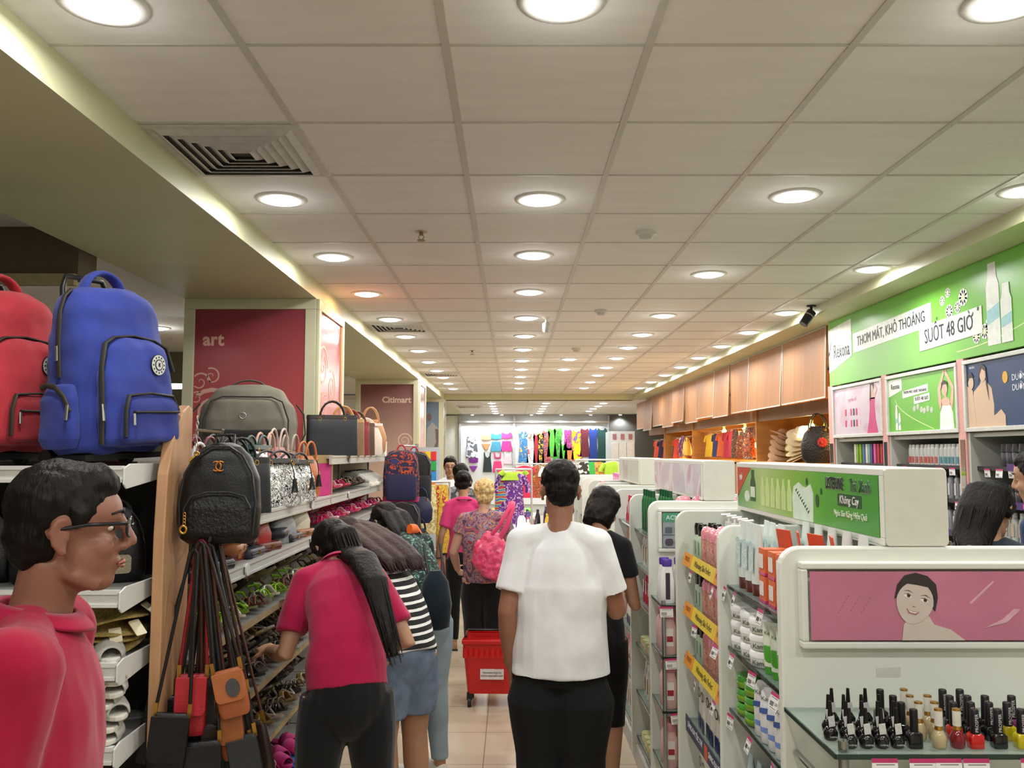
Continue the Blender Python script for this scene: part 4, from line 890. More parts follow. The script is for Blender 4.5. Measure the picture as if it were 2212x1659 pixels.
HBs = [('a', dict(c='17181c', w=.22, h=.22, d=.12, hc='dcdcd4', style='tote'), -1.20, 3.24, z1, 1.35, 'dark handbag with white tube handles behind the black backpack'),
       ('b', dict(c='6a2030', w=.26, h=.24, d=.12, style='round', m=patt(['8c2030', '1f2a44', '5a2a5a', 'b03040'], 9, 'voronoi', .5)), -1.24, 3.46, z1, 1.4, 'red and navy checked handbag behind the white-handled one'),
       ('c', dict(c='1c2028', w=.27, h=.25, d=.12, style='round'), -1.24, 3.66, z1, 1.4, 'dark navy rounded handbag behind the checked one'),
       ('d', dict(c='141619', w=.27, h=.24, d=.12, style='round'), -1.24, 3.86, z1, 1.4, 'black rounded handbag below the grey duffel bag'),
       ('e', dict(c='15171a', w=.28, h=.24, d=.13, style='tote'), -1.18, 3.72, z1, .75, 'black boxy tote with angled strap next to the hanging backpack'),
       ('f', dict(c='e8e8e4', w=.34, h=.235, d=.15, style='case', m=ZEB, hc='26282a', tassel=True), -1.165, 4.22, z1, 1.18, 'glossy black and white animal-print handbag with a dark hanging scarf'),
       ('g', dict(c='12403c', w=.30, h=.30, d=.12, style='case', m=mat('123c3c', .12, var=.4, scale=30, coat=.8)), -1.27, 4.30, z1, 1.5, 'dark teal patent handbag behind the animal-print bag'),
       ('h', dict(c='e8e8e4', w=.30, h=.225, d=.14, style='case', m=ZEB, hc='26282a', tassel=True), -1.165, 4.62, z1, 1.2, 'second glossy animal-print handbag farther along the shelf with tassel'),
       ('i', dict(c='c8848a', w=.26, h=.29, d=.11, hc='c8b0a8', style='round'), -1.27, 4.70, z1, 1.45, 'dusty pink handbag with pale loop handles behind the animal-print bags'),
       ('j', dict(c='8c7266', w=.26, h=.27, d=.11, hc='a89888', style='round'), -1.27, 4.95, z1, 1.45, 'taupe handbag with pale loop handles behind the orange one'),
       ('k', dict(c='c06c3c', w=.22, h=.24, d=.10, style='round', tassel=True), -1.17, 4.93, z1, 1.2, 'orange-brown handbag with black tassel at the end of the first shelf'),
       ('l', dict(c='c83c38', w=.25, h=.27, d=.11, hc='d0a090', style='round'), -1.28, 4.48, z1, 1.45, 'red handbag between the teal and the dusty pink handbags')]
for (key, kw, x, y, z, rz_, lab) in HBs: place('hb'+key, lambda: handbag(**kw), (x, y, z), lab, 'handbags crowded on the first shelf', rz=rz_)
p = empty('carrier_bag', 'magenta paper carrier bag with kraft-coloured edge standing next to the pink shoes', 'bag', (-1.18, 5.27, z1), 1.2)
MB().box(-.08, .08, -.04, .04, 0, .24).build('bag_body', mat('c2317a', .6, var=.12), p); MB().box(-.082, .082, -.042, .042, .195, .245).build('kraft_band', mat('a88a5c', .7), p); MB().box(.081, .095, -.042, .042, 0, .245).build('gusset', mat('a0845a', .7), p)
# duffel bag
p = empty('duffel_bag', 'large grey-brown canvas duffel bag on top before the red pillar', 'duffel bag', (-1.62, 5.30, 1.716), .22)
DF = fabric('6f6b5e')
g = MB(); g.loft([(0, .26, .13), (.02, .285, .155), (.18, .29, .165), (.30, .265, .15), (.38, .20, .105), (.42, .12, .05)], 30, 3); q = remesh(g, 'bag_body', .011, 3, .012, 7, 2); q.data.materials.append(DF); q.parent = p
g = MB(); g.loft([(.02, .225, .03, 0, -.15), (.04, .235, .05, 0, -.152), (.2, .235, .045, 0, -.15), (.31, .20, .03, 0, -.135), (.335, .14, .015, 0, -.125)], 28, 3.4); q = remesh(g, 'front_pocket', .009, 2, .006, 8); q.data.materials.append(DF); q.parent = p
MB().tube([(-.235, -.198, .125), (0, -.207, .12), (.235, -.198, .125)], [(.022, .005)]*3, 8, side=(0, 0, 1)).build('dark_band', fabric('24231f'), p)
g = MB(); g.tube([(-.02+.018*math.cos(t), -.195, .225+.018*math.sin(t)) for t in [2*PI*i/14 for i in range(14)]], .003, 6, closed=True); g.build('d_ring', M_sil, p)
g = MB(); g.tube([(-.24, -.185, .03), (-.243, -.19, .2), (-.205, -.17, .31), (-.14, -.15, .34), (.14, -.15, .34), (.205, -.17, .31), (.243, -.19, .2), (.24, -.185, .03)], .005, 8); g.build('piping', fabric('2c2a26'), p)
for s in (-1, 1): MB().tube([(s*.285, -.02, .3), (s*.33, -.04, .24), (s*.34, -.04, .12), (s*.30, -.03, .03)], [(.018, .005)]*4, 8, side=(0, 1, 0)).build('side_strap', fabric('24231f'), p)
MB().tube(arc(-.10, .10, .05, .40, 8, 0), [(.016, .006)]*9, 8, side=(0, 1, 0)).build('top_handle', fabric('4a473e'), p)
# totes on the raised shelf
T2 = [('t1', dict(c='1b1c20', w=.34, h=.27, d=.13, style='tote', hc='2a2018'), -1.20, 5.75, .25, 'black leather tote with a tall brown handle on the raised shelf'), ('t2', dict(c='8c6a48', w=.30, h=.26, d=.10, style='tote', hc='c89a5c'), -1.20, 6.12, .35, 'brown tote with yellow ring handles behind the black tote'),
      ('t3', dict(c='8a3030', w=.28, h=.25, d=.09, style='tote'), -1.20, 6.40, .4, 'dark red tote beside the brown tote on the raised shelf'), ('t4', dict(c='5a4438', w=.28, h=.25, d=.09, style='tote'), -1.20, 6.66, .4, 'dark brown tote with gold rings before the white bag'),
      ('t5', dict(c='e6e2dc', w=.30, h=.26, d=.10, style='case', buckle=False), -1.19, 6.95, .4, 'white plastic-wrapped handbag on the raised shelf'), ('t6', dict(c='c09468', w=.28, h=.30, d=.10, style='round'), -1.20, 7.30, .4, 'tan round-topped handbag at the far end of the raised shelf')]
for (key, kw, x, y, rz_, lab) in T2: place('hb'+key, lambda: handbag(**kw), (x, y, 1.702), lab, 'totes on the raised shelf', rz=rz_)
o = empty('price_scanner', 'small white boxy device with dark screen on the raised shelf end', 'device', (-1.19, 7.68, 1.702)); MB().box(-.07, .07, -.05, .05, 0, .12).build('device_body', M_white, o, .006); MB().box(-.045, .045, -.054, -.05, .035, .095).build('device_screen', M_black, o)
# wallets and small leather goods on the second shelf
def wallet(c):
    o = MB().loft([(0, .09, .045), (.01, .095, .05), (.03, .095, .05), (.04, .088, .044)], 20, 6).build('wallet', leather(c)); tag(o, None, 'wallet')
    MB().box(-.012, .012, -.053, -.048, .012, .03).build('wallet_clasp', M_gold, o); MB().tube([(-.09, -.05, .021), (.09, -.05, .021)], .002, 5).build('zip_line', mat('5a5550', .5), o); return o
z2 = 1.265; WC = ['2c3038', '8a4a30', '24262c', '1c1e22', 'a0643c', '8c2a2c', '33363e', '2a1e1c', '6a2c24', '3a3e48']
for i in range(16):
    c = WC[i % 10]; place('wal'+c, lambda: wallet(c), (-1.16-.05*(i % 2), 3.15+.115*i, z2+.042*(i % 3 == 1)), '%s leather wallet on the second shelf, %s along from the black backpack' % ({'2c3038': 'slate', '8a4a30': 'brown', '24262c': 'black', '1c1e22': 'black', 'a0643c': 'tan', '8c2a2c': 'red', '33363e': 'grey', '2a1e1c': 'dark brown', '6a2c24': 'maroon', '3a3e48': 'blue-grey'}[c], ORD[i]), 'wallets on the second shelf', rot=(.08*(i % 2), 0, 1.5+.25*math.sin(i*2.1)))
for i, (kw, y, lab) in enumerate(((dict(c='a02226', w=.2, h=.15, d=.09, style='round'), 4.05, 'bright red clutch bag leaning on the second shelf'), (dict(c='8a8c90', w=.24, h=.16, d=.11, style='case'), 4.45, 'grey slouchy bag on the second shelf over the ponytailed woman'), (dict(c='d0cab4', w=.22, h=.16, d=.10, style='round'), 4.80, 'cream bag on the second shelf near the pink shoes'))):
    place('clu%d' % i, lambda: handbag(**kw), (-1.19, y, z2), lab, 'soft bags on the second shelf', rz=1.3)
# ---------- sandals
def sandal(cs, m, kind):
    n = 20; pts = []
    for i in range(n):
        t = 2*PI*i/n; x = .118*math.cos(t); pts.append((x, (.034+.009*math.cos(t))*math.sin(t)))
    g = MB(); vs = [(x, y, .006+(.018 if kind == 'wedge' else .004)*max(0, -x)/.118) for x, y in pts]; vs2 = [(x, y, z+.010) for x, y, z in vs]
    g.ring([vs, vs2], n, smooth=False); o = g.build('sandal', mat(cs, .6, var=.12)); tag(o, None, 'sandal')
    st = MB()
    if kind == 'thong':
        st.tube([(.07, 0, .018), (.02, .03, .05), (-.02, .038, .018)], [(.006, .003)]*3, 6); st.tube([(.07, 0, .018), (.02, -.03, .05), (-.02, -.038, .018)], [(.006, .003)]*3, 6)
    elif kind == 'cross':
        for x in (.075, .045, .015): st.tube([(x, .040, .014), (x-.008, .022, .046), (x-.01, 0, .052), (x-.008, -.022, .046), (x, -.040, .014)], [(.007, .0025)]*5, 6, side=(1, 0, 0))
    else:
        st.tube([(.05, .042, .014), (.04, .022, .052), (.03, 0, .060), (.04, -.022, .052), (.05, -.042, .014)], [(.018, .003)]*5, 6, side=(1, 0, 0))
    if kind != 'band': st.tube([(-.06, .032, .02), (-.09, .030, .06), (-.115, 0, .068), (-.09, -.030, .06), (-.06, -.032, .02)], [(.006, .0025)]*5, 6, side=(0, 0, 1))
    st.build('strap', m, o); return o
def gl(c): return mat(c, .12, var=.15, coat=.6)
GK = [('lime jelly', '5f7a20', gl('9cd62a'), 'cross'), ('clear green', '6a6a3a', gl('b8d87a'), 'thong'), ('brown woven', '5a3424', leather('7a4a34', .5), 'cross'), ('grey glossy', '6e655c', gl('8a8078'), 'band'), ('lime jelly', '5f7a20', gl('9cd62a'), 'cross'), ('white beaded', 'b8ac9c', gl('dad6cc'), 'band')]
BK = [('brown jelly', '4a342a', gl('6a5246'), 'band'), ('bronze strappy', '3c2c24', gl('8a6a50'), 'cross'), ('grey beaded', '6a6058', gl('b0a8a0'), 'thong'), ('black glossy', '1e1a18', gl('2a2624'), 'band'), ('pewter', '544a44', gl('7c7470'), 'cross')]
CK = [('cream beaded', 'a49484', gl('d8cfc0'), 'thong'), ('black studded', '2c2622', gl('3a3430'), 'cross'), ('taupe', '7c6c5c', leather('9a8a78', .5), 'cross'), ('gold', '7a6440', gl('b89a5c'), 'band')]
DK = [('dark brown', '3a2a20', leather('4a3426', .5), 'cross'), ('olive', '4a4a30', gl('6a6a44'), 'band'), ('gold leaf', '6a5a34', gl('a08a4a'), 'thong')]
PK = [('hot pink', 'd0306a', gl('e8447c'), 'cross'), ('coral pink', 'c84a5a', gl('e0566a'), 'thong'), ('white and pink', 'e0d4d4', gl('e8a0b4'), 'band'), ('magenta', 'a83068', gl('c43a80'), 'cross')]
SK = {'G': GK, 'B': BK, 'C': CK, 'D': DK, 'P': PK}
def sandal_row(K, z, y0, n, dy, where, group, tilt=-.22, x=-1.205, dz=0):
    for i in range(n):
        nm, cs, m, kd = SK[K][i % len(SK[K])]; j = i//len(SK[K])
        place('sd'+K+str(i % len(SK[K])), lambda: sandal(cs, m, kd), (x+.012*math.sin(i*1.7), y0+dy*i, z+.016+dz), '%s sandal %s, %s along' % (nm, where, ORD[i] if i < 20 else 'twenty-%s' % ORD[i-20]), group, rot=(.22*math.sin(i*2.3), tilt, -.35+.12*math.sin(i)))
sandal_row('G', 1.005, 3.16, 20, .095, 'on the shelf under the wallets', 'sandals under the wallets')
sandal_row('C', 1.005, 3.20, 14, .14, 'tucked behind under the wallets', 'sandals under the wallets', -.5, -1.27, .075)
sandal_row('G', 1.005, 3.15, 12, .16, 'piled high under the wallets', 'sandals under the wallets', -.75, -1.23, .13)
sandal_row('B', .70, 3.18, 20, .09, 'on the fourth shelf down', 'sandals on the fourth shelf')
sandal_row('B', .70, 3.22, 16, .115, 'leaning on the fourth shelf', 'sandals on the fourth shelf', -.6, -1.25, .075)
sandal_row('C', .70, 3.20, 16, .115, 'piled high on the fourth shelf', 'sandals on the fourth shelf', -.45, -1.22, .14)
sandal_row('C', .42, 3.18, 20, .09, 'on the fifth shelf down', 'sandals on the fifth shelf')
sandal_row('D', .42, 3.22, 16, .115, 'leaning on the fifth shelf', 'sandals on the fifth shelf', -.6, -1.25, .07)
sandal_row('B', .42, 3.25, 12, .13, 'piled high on the fifth shelf', 'sandals on the fifth shelf', -.4, -1.22, .14)
sandal_row('P', 1.265, 5.32, 20, .11, 'on the second shelf beyond the wallets', 'pink sandals beyond the wallets')
sandal_row('P', 1.265, 5.36, 14, .16, 'leaning beyond the wallets', 'pink sandals beyond the wallets', -.6, -1.27, .075)
sandal_row('P', 1.462, 5.45, 6, .09, 'next to the magenta carrier bag', 'pink sandals by the carrier bag')
sandal_row('B', 1.462, 5.98, 7, .10, 'under the black tote', 'black sandals under the totes')
sandal_row('D', 1.005, 5.32, 18, .13, 'on the third shelf of the farther unit', 'sandals of the farther unit')
def sneaker(c, cs='e8e6e0'):
    g = MB(); g.loft([(0, .135, .046), (.018, .14, .048), (.026, .135, .045)], 24, 2.3); o = g.build('sneaker', mat(cs, .5)); tag(o, None, 'shoe')
    u_ = MB(); u_.tube([(.115, 0, .035), (.08, 0, .042), (.03, 0, .055), (-.02, 0, .068), (-.08, 0, .070), (-.118, 0, .06)], [(.030, .014), (.040, .024), (.041, .034), (.038, .045), (.037, .045), (.030, .034)], 16, side=(0, 1, 0)); u_.build('upper', fabric(c), o)
    l = MB()
    for k in range(4): x = .055-.022*k; l.tube([(x, .02, .076+.008*k), (x-.004, -.02, .078+.008*k)], .003, 6)
    l.build('laces', M_white, o); k_ = MB(); k_.tube([(-.085+.03*math.cos(t), .024*math.sin(t), .112) for t in [2*PI*i/14 for i in range(14)]], .006, 6, closed=True); k_.build('collar', fabric('2c3038'), o); return o
for i in range(6): place('snw', lambda: sneaker('dcdad4'), (-1.20, 6.75+.13*i, 1.464+.05*(i % 2)*0), 'white sneaker on first shelf under the totes, %s towards the navy backpack' % ORD[i], 'white sneakers', rz=-.35)
for i, (x, y, z) in enumerate(((-1.20, 3.62, .122), (-1.20, 3.76, .122), (-1.22, 3.9, .122))): place('sng', lambda: sneaker('3c4654'), (x, y, z), 'slate grey sneaker with white sole on the bottom shelf, %s from the panel' % ORD[i], 'grey sneakers', rz=-.2)
for i in range(9): place('slp', lambda: slipper('c8a8a0', 'cfb4ae', 'plush_slipper'), (-1.20-.03*(i % 2), 3.70+.12*(i//2), .24+.045*(i % 2)), 'pale pink plush slipper on the bottom shelf, %s of the pile' % ORD[i], 'plush slippers', rot=(.1, -.15, -.6+.3*(i % 2)))
for i in range(6): place('slb', lambda: slipper('2a6ac0', '2e74cc'), (-1.19, 4.25+.1*i, .125), 'bright blue slipper on bottom shelf, %s of the blue ones' % ORD[i], 'blue slippers', rz=-.4)
for i in range(6): place('slm', lambda: slipper('b0246c', 'c42a7c'), (-1.17-.04*(i % 2), 4.2+.1*i, .18), 'magenta slipper lying over the blue ones, %s of the magenta ones' % ORD[i], 'magenta slippers', rot=(0, -.1, -.7))

# ---------- bags hanging at the far end of the shelving
def small_pack(m, ms, w=.30, h=.42, d=.13, pocket=True):
    p = empty('backpack', None, 'backpack')
    MB().loft([(-h, w*.44, d*.35), (-h*.96, w*.49, d*.5), (-h*.5, w*.5, d*.5), (-h*.15, w*.45, d*.42), (-h*.04, w*.34, d*.3), (0, w*.2, d*.15)], 24, 3).build('bag_body', m, p)
    if pocket: MB().loft([(-h*.95, w*.38, .02, 0, -d*.5), (-h*.9, w*.42, .03, 0, -d*.5), (-h*.55, w*.42, .03, 0, -d*.5), (-h*.46, w*.36, .012, 0, -d*.48)], 22, 3.5).build('front_pocket', ms, p)
    MB().tube([(-w*.40, -d*.42, -h*.45), (-w*.43, -d*.38, -h*.25), (-w*.3, -d*.3, -h*.07), (0, -d*.2, -h*.01), (w*.3, -d*.3, -h*.07), (w*.43, -d*.38, -h*.25), (w*.40, -d*.42, -h*.45)], .005, 6).build('main_zip', mat('5a5a5c', .4, metal=.5), p)
    MB().tube(arc(-.035, .035, .05, -.01, 8), .006, 6).build('top_loop', mat('b02848', .6), p); return p
MYS = patt(['22264a', '22264a', 'b0482c', '22264a', '2c3470'], 14, 'noise', .8, [0, .2, .60, .64, .70], dist=6)
o = place('pk1', lambda: small_pack(MYS, fabric('23284c'), .30, .43), (-.915, 7.15, 1.745), 'navy backpack with orange print and magenta stripe at the end of the shelves', 'backpacks hanging at the shelf end', rz=.15)
MB().loft([(-.425, .146, .068), (-.385, .152, .072)], 24, 3.2).build('magenta_band', fabric('b0246a'), o)
text('MYU', .05, Matrix.Translation((.05, -.072, -.19)) @ fr((0, 0, 0), 'S'), mat('d86a38', .6), o, 'printed_word'); text('MYO', .035, Matrix.Translation((.05, -.075, -.36)) @ fr((0, 0, 0), 'S'), mat('d86a38', .6), o, 'printed_word')
place('pk2', lambda: small_pack(fabric('191b22'), fabric('1d2028'), .31, .44), (-.84, 7.42, 1.73), 'black backpack half hidden behind the orange-print one', 'backpacks hanging at the shelf end', rz=.4)
place('pk3', lambda: small_pack(fabric('161820'), fabric('191b24'), .32, .44, .16), (-.90, 7.10, 1.325), 'black backpack with wide pocket hanging under the orange-print one', 'backpacks hanging at the shelf end', rz=.1)
place('hbh1', lambda: handbag('20264a', .20, .22, .10, style='round'), (-.77, 7.35, 1.13), 'navy purse hanging low beside the brown one', 'purses hanging at the shelf end', rz=.2)
place('hbh2', lambda: handbag('7c4630', .20, .24, .09, style='tote'), (-.88, 7.12, .76), 'brown leather purse hanging lowest at the shelf end', 'purses hanging at the shelf end', rz=.2)
place('hbh3', lambda: handbag('1a1e2c', .20, .24, .09, style='round'), (-.775, 7.30, .85), 'dark purse hanging under the navy purse', 'purses hanging at the shelf end', rz=.2)
g = MB(); g.tube([(-.83, 7.55, 0), (-.83, 7.55, 1.80)], .014, 10); 
for z in (1.78, 1.34, 1.20): g.tube([(-.83, 7.55, z), (-.90, 7.16, z+.0)], .006, 8)
tag(g.build('display_rack', M_sil), 'steel post rack holding the hanging backpacks at the shelf end', 'rack')
# toys hanging beyond pillars
g = MB()
o = empty('toy_rack', 'rack hung with bright toy packets beside the blue poster pillar', 'toy display', (-1.2, 12.0, 0))
for k in range(16): MB().box(-.16+.08*(k % 4), -.09+.08*(k % 4), -.03, .0, 1.2+.14*(k//4), 1.32+.14*(k//4)).build('toy_packet', mat(['d83030', '2a8ad0', 'e8c020', '30a050', 'e87820'][k*3 % 5], .4), o)
MB().box(-.2, .2, .0, .03, 0, 1.8).build('back_board', mat('aab4bc', .5), o)

# ================================================================ white cosmetics gondolas
GX0, GX1, GH, GC = .67, 1.37, 1.485, 1.02
M_gw = mat('dfe2d8', .35, var=.03, scale=3)
M_glass = mat('8fa39a', .08, var=.02, alpha=.55, spec=.8)
M_gedge = mat('1c2622', .2)
SH = (1.294, 1.10, .905, .66, .40, .15)
def panel_mesh(y, t=.03, x0=GX0, x1=GX1, h=GH, r=.055):
    g = MB(); g.M = fr((0, y, 0), 'S'); g.poly(rrect(x0, x1, .05, h, r, 6, '0110'), -t, 0); return g
def gondola(y0, y1, divs, label, header=True):
    o = empty('display_gondola', label, 'shelving', (0, 0, 0))
    panel_mesh(y0).build('end_panel', M_gw, o, .006); panel_mesh(y1, .025).build('end_panel', M_gw, o, .005)
    for d in divs: panel_mesh(d, .022).build('divider_panel', M_gw, o, .005)
    MB().box(GC-.01, GC+.01, y0+.03, y1, .05, 1.46).build('spine_panel', mat('c6c9c2', .5), o)
    MB().box(GX0+.02, GX1-.02, y0+.02, y1-.02, 0, .10).build('plinth', mat('b9bbb4', .5), o)
    ys = [y0+.03]+list(divs)+[y1]
    for i in range(len(ys)-1):
        a, b_ = ys[i]+(.025 if i else .003), ys[i+1]-.003
        for z in SH:
            for (xa, xb, xe) in ((GX0+.03, GC-.012, GX0+.028), (GC+.012, GX1-.03, GX1-.03)):
                s = MB().box(xa, xb, a, b_, z-.008, z).build('glass_shelf', M_glass, o); MB().box(xe-.001, xe+.003, a, b_, z-.009, z+.001).build('shelf_edge', M_gedge, s)
    if header:
        g = MB(); g.M = fr((0, y0, 0), 'S'); frame_bars(g, GX0+.045, GX1-.045, 1.24, 1.45, .017, 0, .030); g.build('poster_frame', M_gw, o, .004)
    return o
def light_box(y0, y1, label):
    o = empty('light_box_sign', label, 'sign', (0, 0, 0)); g = MB()
    g.M = fr((0, y0, 0), 'S'); g.poly(rrect(GC-.08, GC+.08, GH+.001, GH+.197, .012, 4), -(y1-y0), 0); g.build('box_body', mat('dcdccf', .4, var=.03), o, .003)
    g = MB(); g.M = fr((GC-.08, y1, 0), 'W'); frame_bars(g, .0, y1-y0, GH+.003, GH+.195, .018, 0, .006); g.build('picture_frame', M_gw, o, .002); return o
# ---- first gondola with the pink poster
gon1 = gondola(2.19, 3.56, (2.84,), 'white gondola nearest the camera with a pink poster of a smiling woman')
ps = empty('framed_poster', 'pink poster of a smiling short-haired woman on the nearest white gondola', 'poster', (0, 2.158, 0))
a = MB(); a.M = fr((0, 0, 0), 'S')
PM = [mat('c47a92', .3, var=.12, scale=4), mat('d2c4ba', .4, var=.03), mat('3a3232', .5), mat('b07a78', .4), mat('f0ece6', .4), mat('d8a8b4', .35, var=.1), mat('9a7268', .4)]
a.mi = 0; a.poly([(.735, 1.262), (1.308, 1.262), (1.308, 1.428), (.735, 1.428)], 0, .002)
fx, fz = .992, 1.358
def T(pts, ang=-.28, s=1.0): return [(fx+s*(x*math.cos(ang)-z*math.sin(ang)), fz+s*(x*math.sin(ang)+z*math.cos(ang))) for x, z in pts]
a.mi = 1; a.poly([(fx-.018, 1.262), (fx+.12, 1.262), (fx+.085, 1.288), (fx+.045, 1.300), (fx+.030, 1.325), (fx-.012, 1.315), (fx-.008, 1.29)], .002, .003)
a.poly([(fx-.035, 1.262), (fx-.012, 1.262), (fx-.004, 1.285), (fx-.015, 1.318), (fx-.03, 1.30)], .003, .0035)
a.mi = 2; a.poly(T([(-.050, -.01), (-.052, .025), (-.040, .052), (-.015, .066), (.015, .066), (.040, .052), (.052, .022), (.054, -.012), (.044, -.005), (.0, .034), (-.044, -.002)]), .003, .004)
a.mi = 1; a.poly(T([(0.046*math.sin(t)*(1-.18*(math.cos(t) < 0)*abs(math.cos(t))), .052*math.cos(t)-.006) for t in [-2*PI*i/26 for i in range(26)]][::-1]), .0035, .0045)
a.mi = 2; a.poly(T([(-.047, .014), (-.044, .038), (-.02, .056), (.02, .056), (.046, .036), (.049, .010), (.040, .026), (.024, .040), (-.006, .038), (-.034, .034), (-.042, .020)]), .0045, .0052)
for s_ in (-1, 1):
    a.mi = 4; a.poly(T([(s_*.021+.010*math.cos(t), .006+.004*math.sin(t)) for t in [2*PI*i/10 for i in range(10)]]), .0046, .005)
    a.mi = 2; a.poly(T([(s_*.021+.002+.0045*math.cos(t), .007+.0038*math.sin(t)) for t in [2*PI*i/10 for i in range(10)]]), .005, .0054)
    a.poly(T([(s_*.009, .0155), (s_*.021, .0205), (s_*.035, .0155), (s_*.021, .0185)]), .0046, .0052)
    a.poly(T([(s_*.010, .009), (s_*.021, .0125), (s_*.032, .0085), (s_*.021, .0105)]), .005, .0055)
a.mi = 6; a.poly(T([(-.006, -.014), (0, -.017), (.006, -.014), (0, -.0145)]), .0046, .005)
a.mi = 3; a.poly(T([(-.017, -.024), (0, -.0265), (.017, -.024), (.009, -.0345), (-.009, -.0345)]), .0046, .005); a.mi = 4; a.poly(T([(-.013, -.0255), (0, -.028), (.013, -.0255), (.006, -.0305), (-.006, -.0305)]), .005, .0053)
a.mi = 5; a.poly([(1.125, 1.352), (1.185, 1.405), (1.19, 1.404), (1.13, 1.349)], .002, .003); a.poly([(1.16, 1.292), (1.205, 1.312), (1.235, 1.338), (1.25, 1.336), (1.215, 1.305)], .002, .004)
a.mi = 6
for i in range(16): x = .80+.085*((i*7) % 16)/16; z = 1.325+.045*((i*5) % 16)/16; a.poly([(x, z), (x+.004, z+.002), (x+.003, z+.005)], .002, .0026)
a.build('poster_picture', PM, ps)
st = MB(); st.M = fr((0, 2.19, 0), 'S'); st.poly([(.905, 1.165), (.965, 1.165), (.966, 1.19), (.905, 1.187)], 0, .0008)
tag(st.build('tape_residue', mat('cfcdc4', .6)), 'faint square of old tape on the gondola end below the pink poster', 'tape mark')
# ---- mouthwash light box
lb = light_box(2.19, 3.60, 'light box with green mouthwash advert on top of the nearest gondola')
a = MB(); a.M = fr((.937, 3.58, 1.505), 'W'); L_ = 1.37; Hh = .157
def lime_mat():
    m = bpy.data.materials.new('lime_print'); m.use_nodes = True; nt = m.node_tree; b = nt.nodes['Principled BSDF']; b.inputs['Roughness'].default_value = .25
    tc = nt.nodes.new('ShaderNodeTexCoord'); sp = nt.nodes.new('ShaderNodeSeparateXYZ'); mr = nt.nodes.new('ShaderNodeMapRange'); r = nt.nodes.new('ShaderNodeValToRGB')
    mr.inputs[1].default_value = 3.58; mr.inputs[2].default_value = 2.21; nt.links.new(tc.outputs['Object'], sp.inputs[0]); nt.links.new(sp.outputs[1], mr.inputs[0]); nt.links.new(mr.outputs[0], r.inputs[0])
    for i, (p, c) in enumerate(((0, '4c9a48'), (.25, 'b8d88a'), (.5, '8cc048'), (.72, '5cae3c'), (1, '4a9c40'))):
        if i > 1: r.color_ramp.elements.new(p)
    for i, (p, c) in enumerate(((0, '4c9a48'), (.25, 'b8d88a'), (.5, '8cc048'), (.72, '5cae3c'), (1, '4a9c40'))): r.color_ramp.elements[i].position = p; r.color_ramp.elements[i].color = lin(c)
    nt.links.new(r.outputs[0], b.inputs['Base Color']); return m
a.poly([(0, 0), (L_, 0), (L_, Hh), (0, Hh)], 0, .004)
a.mi = 1; a.poly([(0, Hh), (0, .04), (.10, .10), (.20, Hh)], .004, .005)
a.mi = 2; a.poly(disc(.14, .045, .035, .022, 20), .004, .005); a.mi = 3; a.poly([(.19, .03), (.26, .03), (.26, .10), (.245, .12), (.245, .15), (.205, .15), (.205, .12), (.19, .10)], .004, .005)
a.mi = 2; a.poly([(.195, .045), (.255, .045), (.255, .085), (.195, .085)], .005, .0055)
a.mi = 4
for i in range(6): x = .33+.062*i; a.poly([(x, .02), (x+.045, .02), (x+.047, .08), (x+.034, .105), (x+.034, .125), (x+.012, .125), (x+.012, .105), (x-.002, .08)], .004, .005)
a.mi = 2; a.poly([(.70, 0), (.89, 0), (.895, .09), (.87, .118), (.83, .105), (.80, .108), (.76, .12), (.71, .105), (.695, .07)], .004, .005)
a.mi = 3
for (x, z, r) in ((.84, .125, .012), (.965, .10, .010), (.93, .07, .020)): a.poly(disc(x, z, r*.7, r, 12), .005, .0056)
for i in range(9): x = .73+.014*i; a.poly([(x, .095-.008*i), (x+.02, .10-.008*i), (x+.005, .088-.008*i)], .005, .0056)
a.poly(rrect(1.095, 1.265, .066, .100, .004, 2), .004, .005)
a.build('advert_picture', [lime_mat(), mat('c8482c', .3), mat('dff0dc', .3), mat('2c5a34', .3), mat('cfe89a', .3)], lb)
W = lambda u, v, d=.0065: fr((.937-d, 3.58-u, 1.505+v), 'W')
mw_, mk_ = mat('f2f4ee', .3), mat('26382a', .4)
a2 = MB(); a2.M = W(0, 0, .0045); a2.poly(rrect(1.0-.0, 1.155, .105, .147, .004, 2), 0, .0005) if False else None
for (tx, tu, tv, sx_, c_) in (('LISTERINE', 1.075, .126, .66, '14201a'), ('Trà Xanh', 1.258, .124, .76, '2a6a34')):
    for du, dv in [(.0019*math.cos(t_), .0019*math.sin(t_)) for t_ in [PI*q_/3 for q_ in range(6)]]: text(tx, .047, W(tu+du, tv+dv, .0056), mw_, lb, sx=sx_, ext=.0002, name='lettering_outline')
    text(tx, .047, W(tu, tv, .0066), mat(c_, .4), lb, sx=sx_, ext=.0003)
text('Không Cay', .032, W(1.18, .083, .006), mw_, lb, sx=.95, shear=.15)
text('Ngừa Sâu Răng Hiệu Quả', .024, W(1.185, .044, .006), mat('e4f2dc', .4), lb, sx=.92, shear=.1)
text('MỚI', .03, W(.055, .115, .006), mw_, lb, sx=.8, shear=.3)
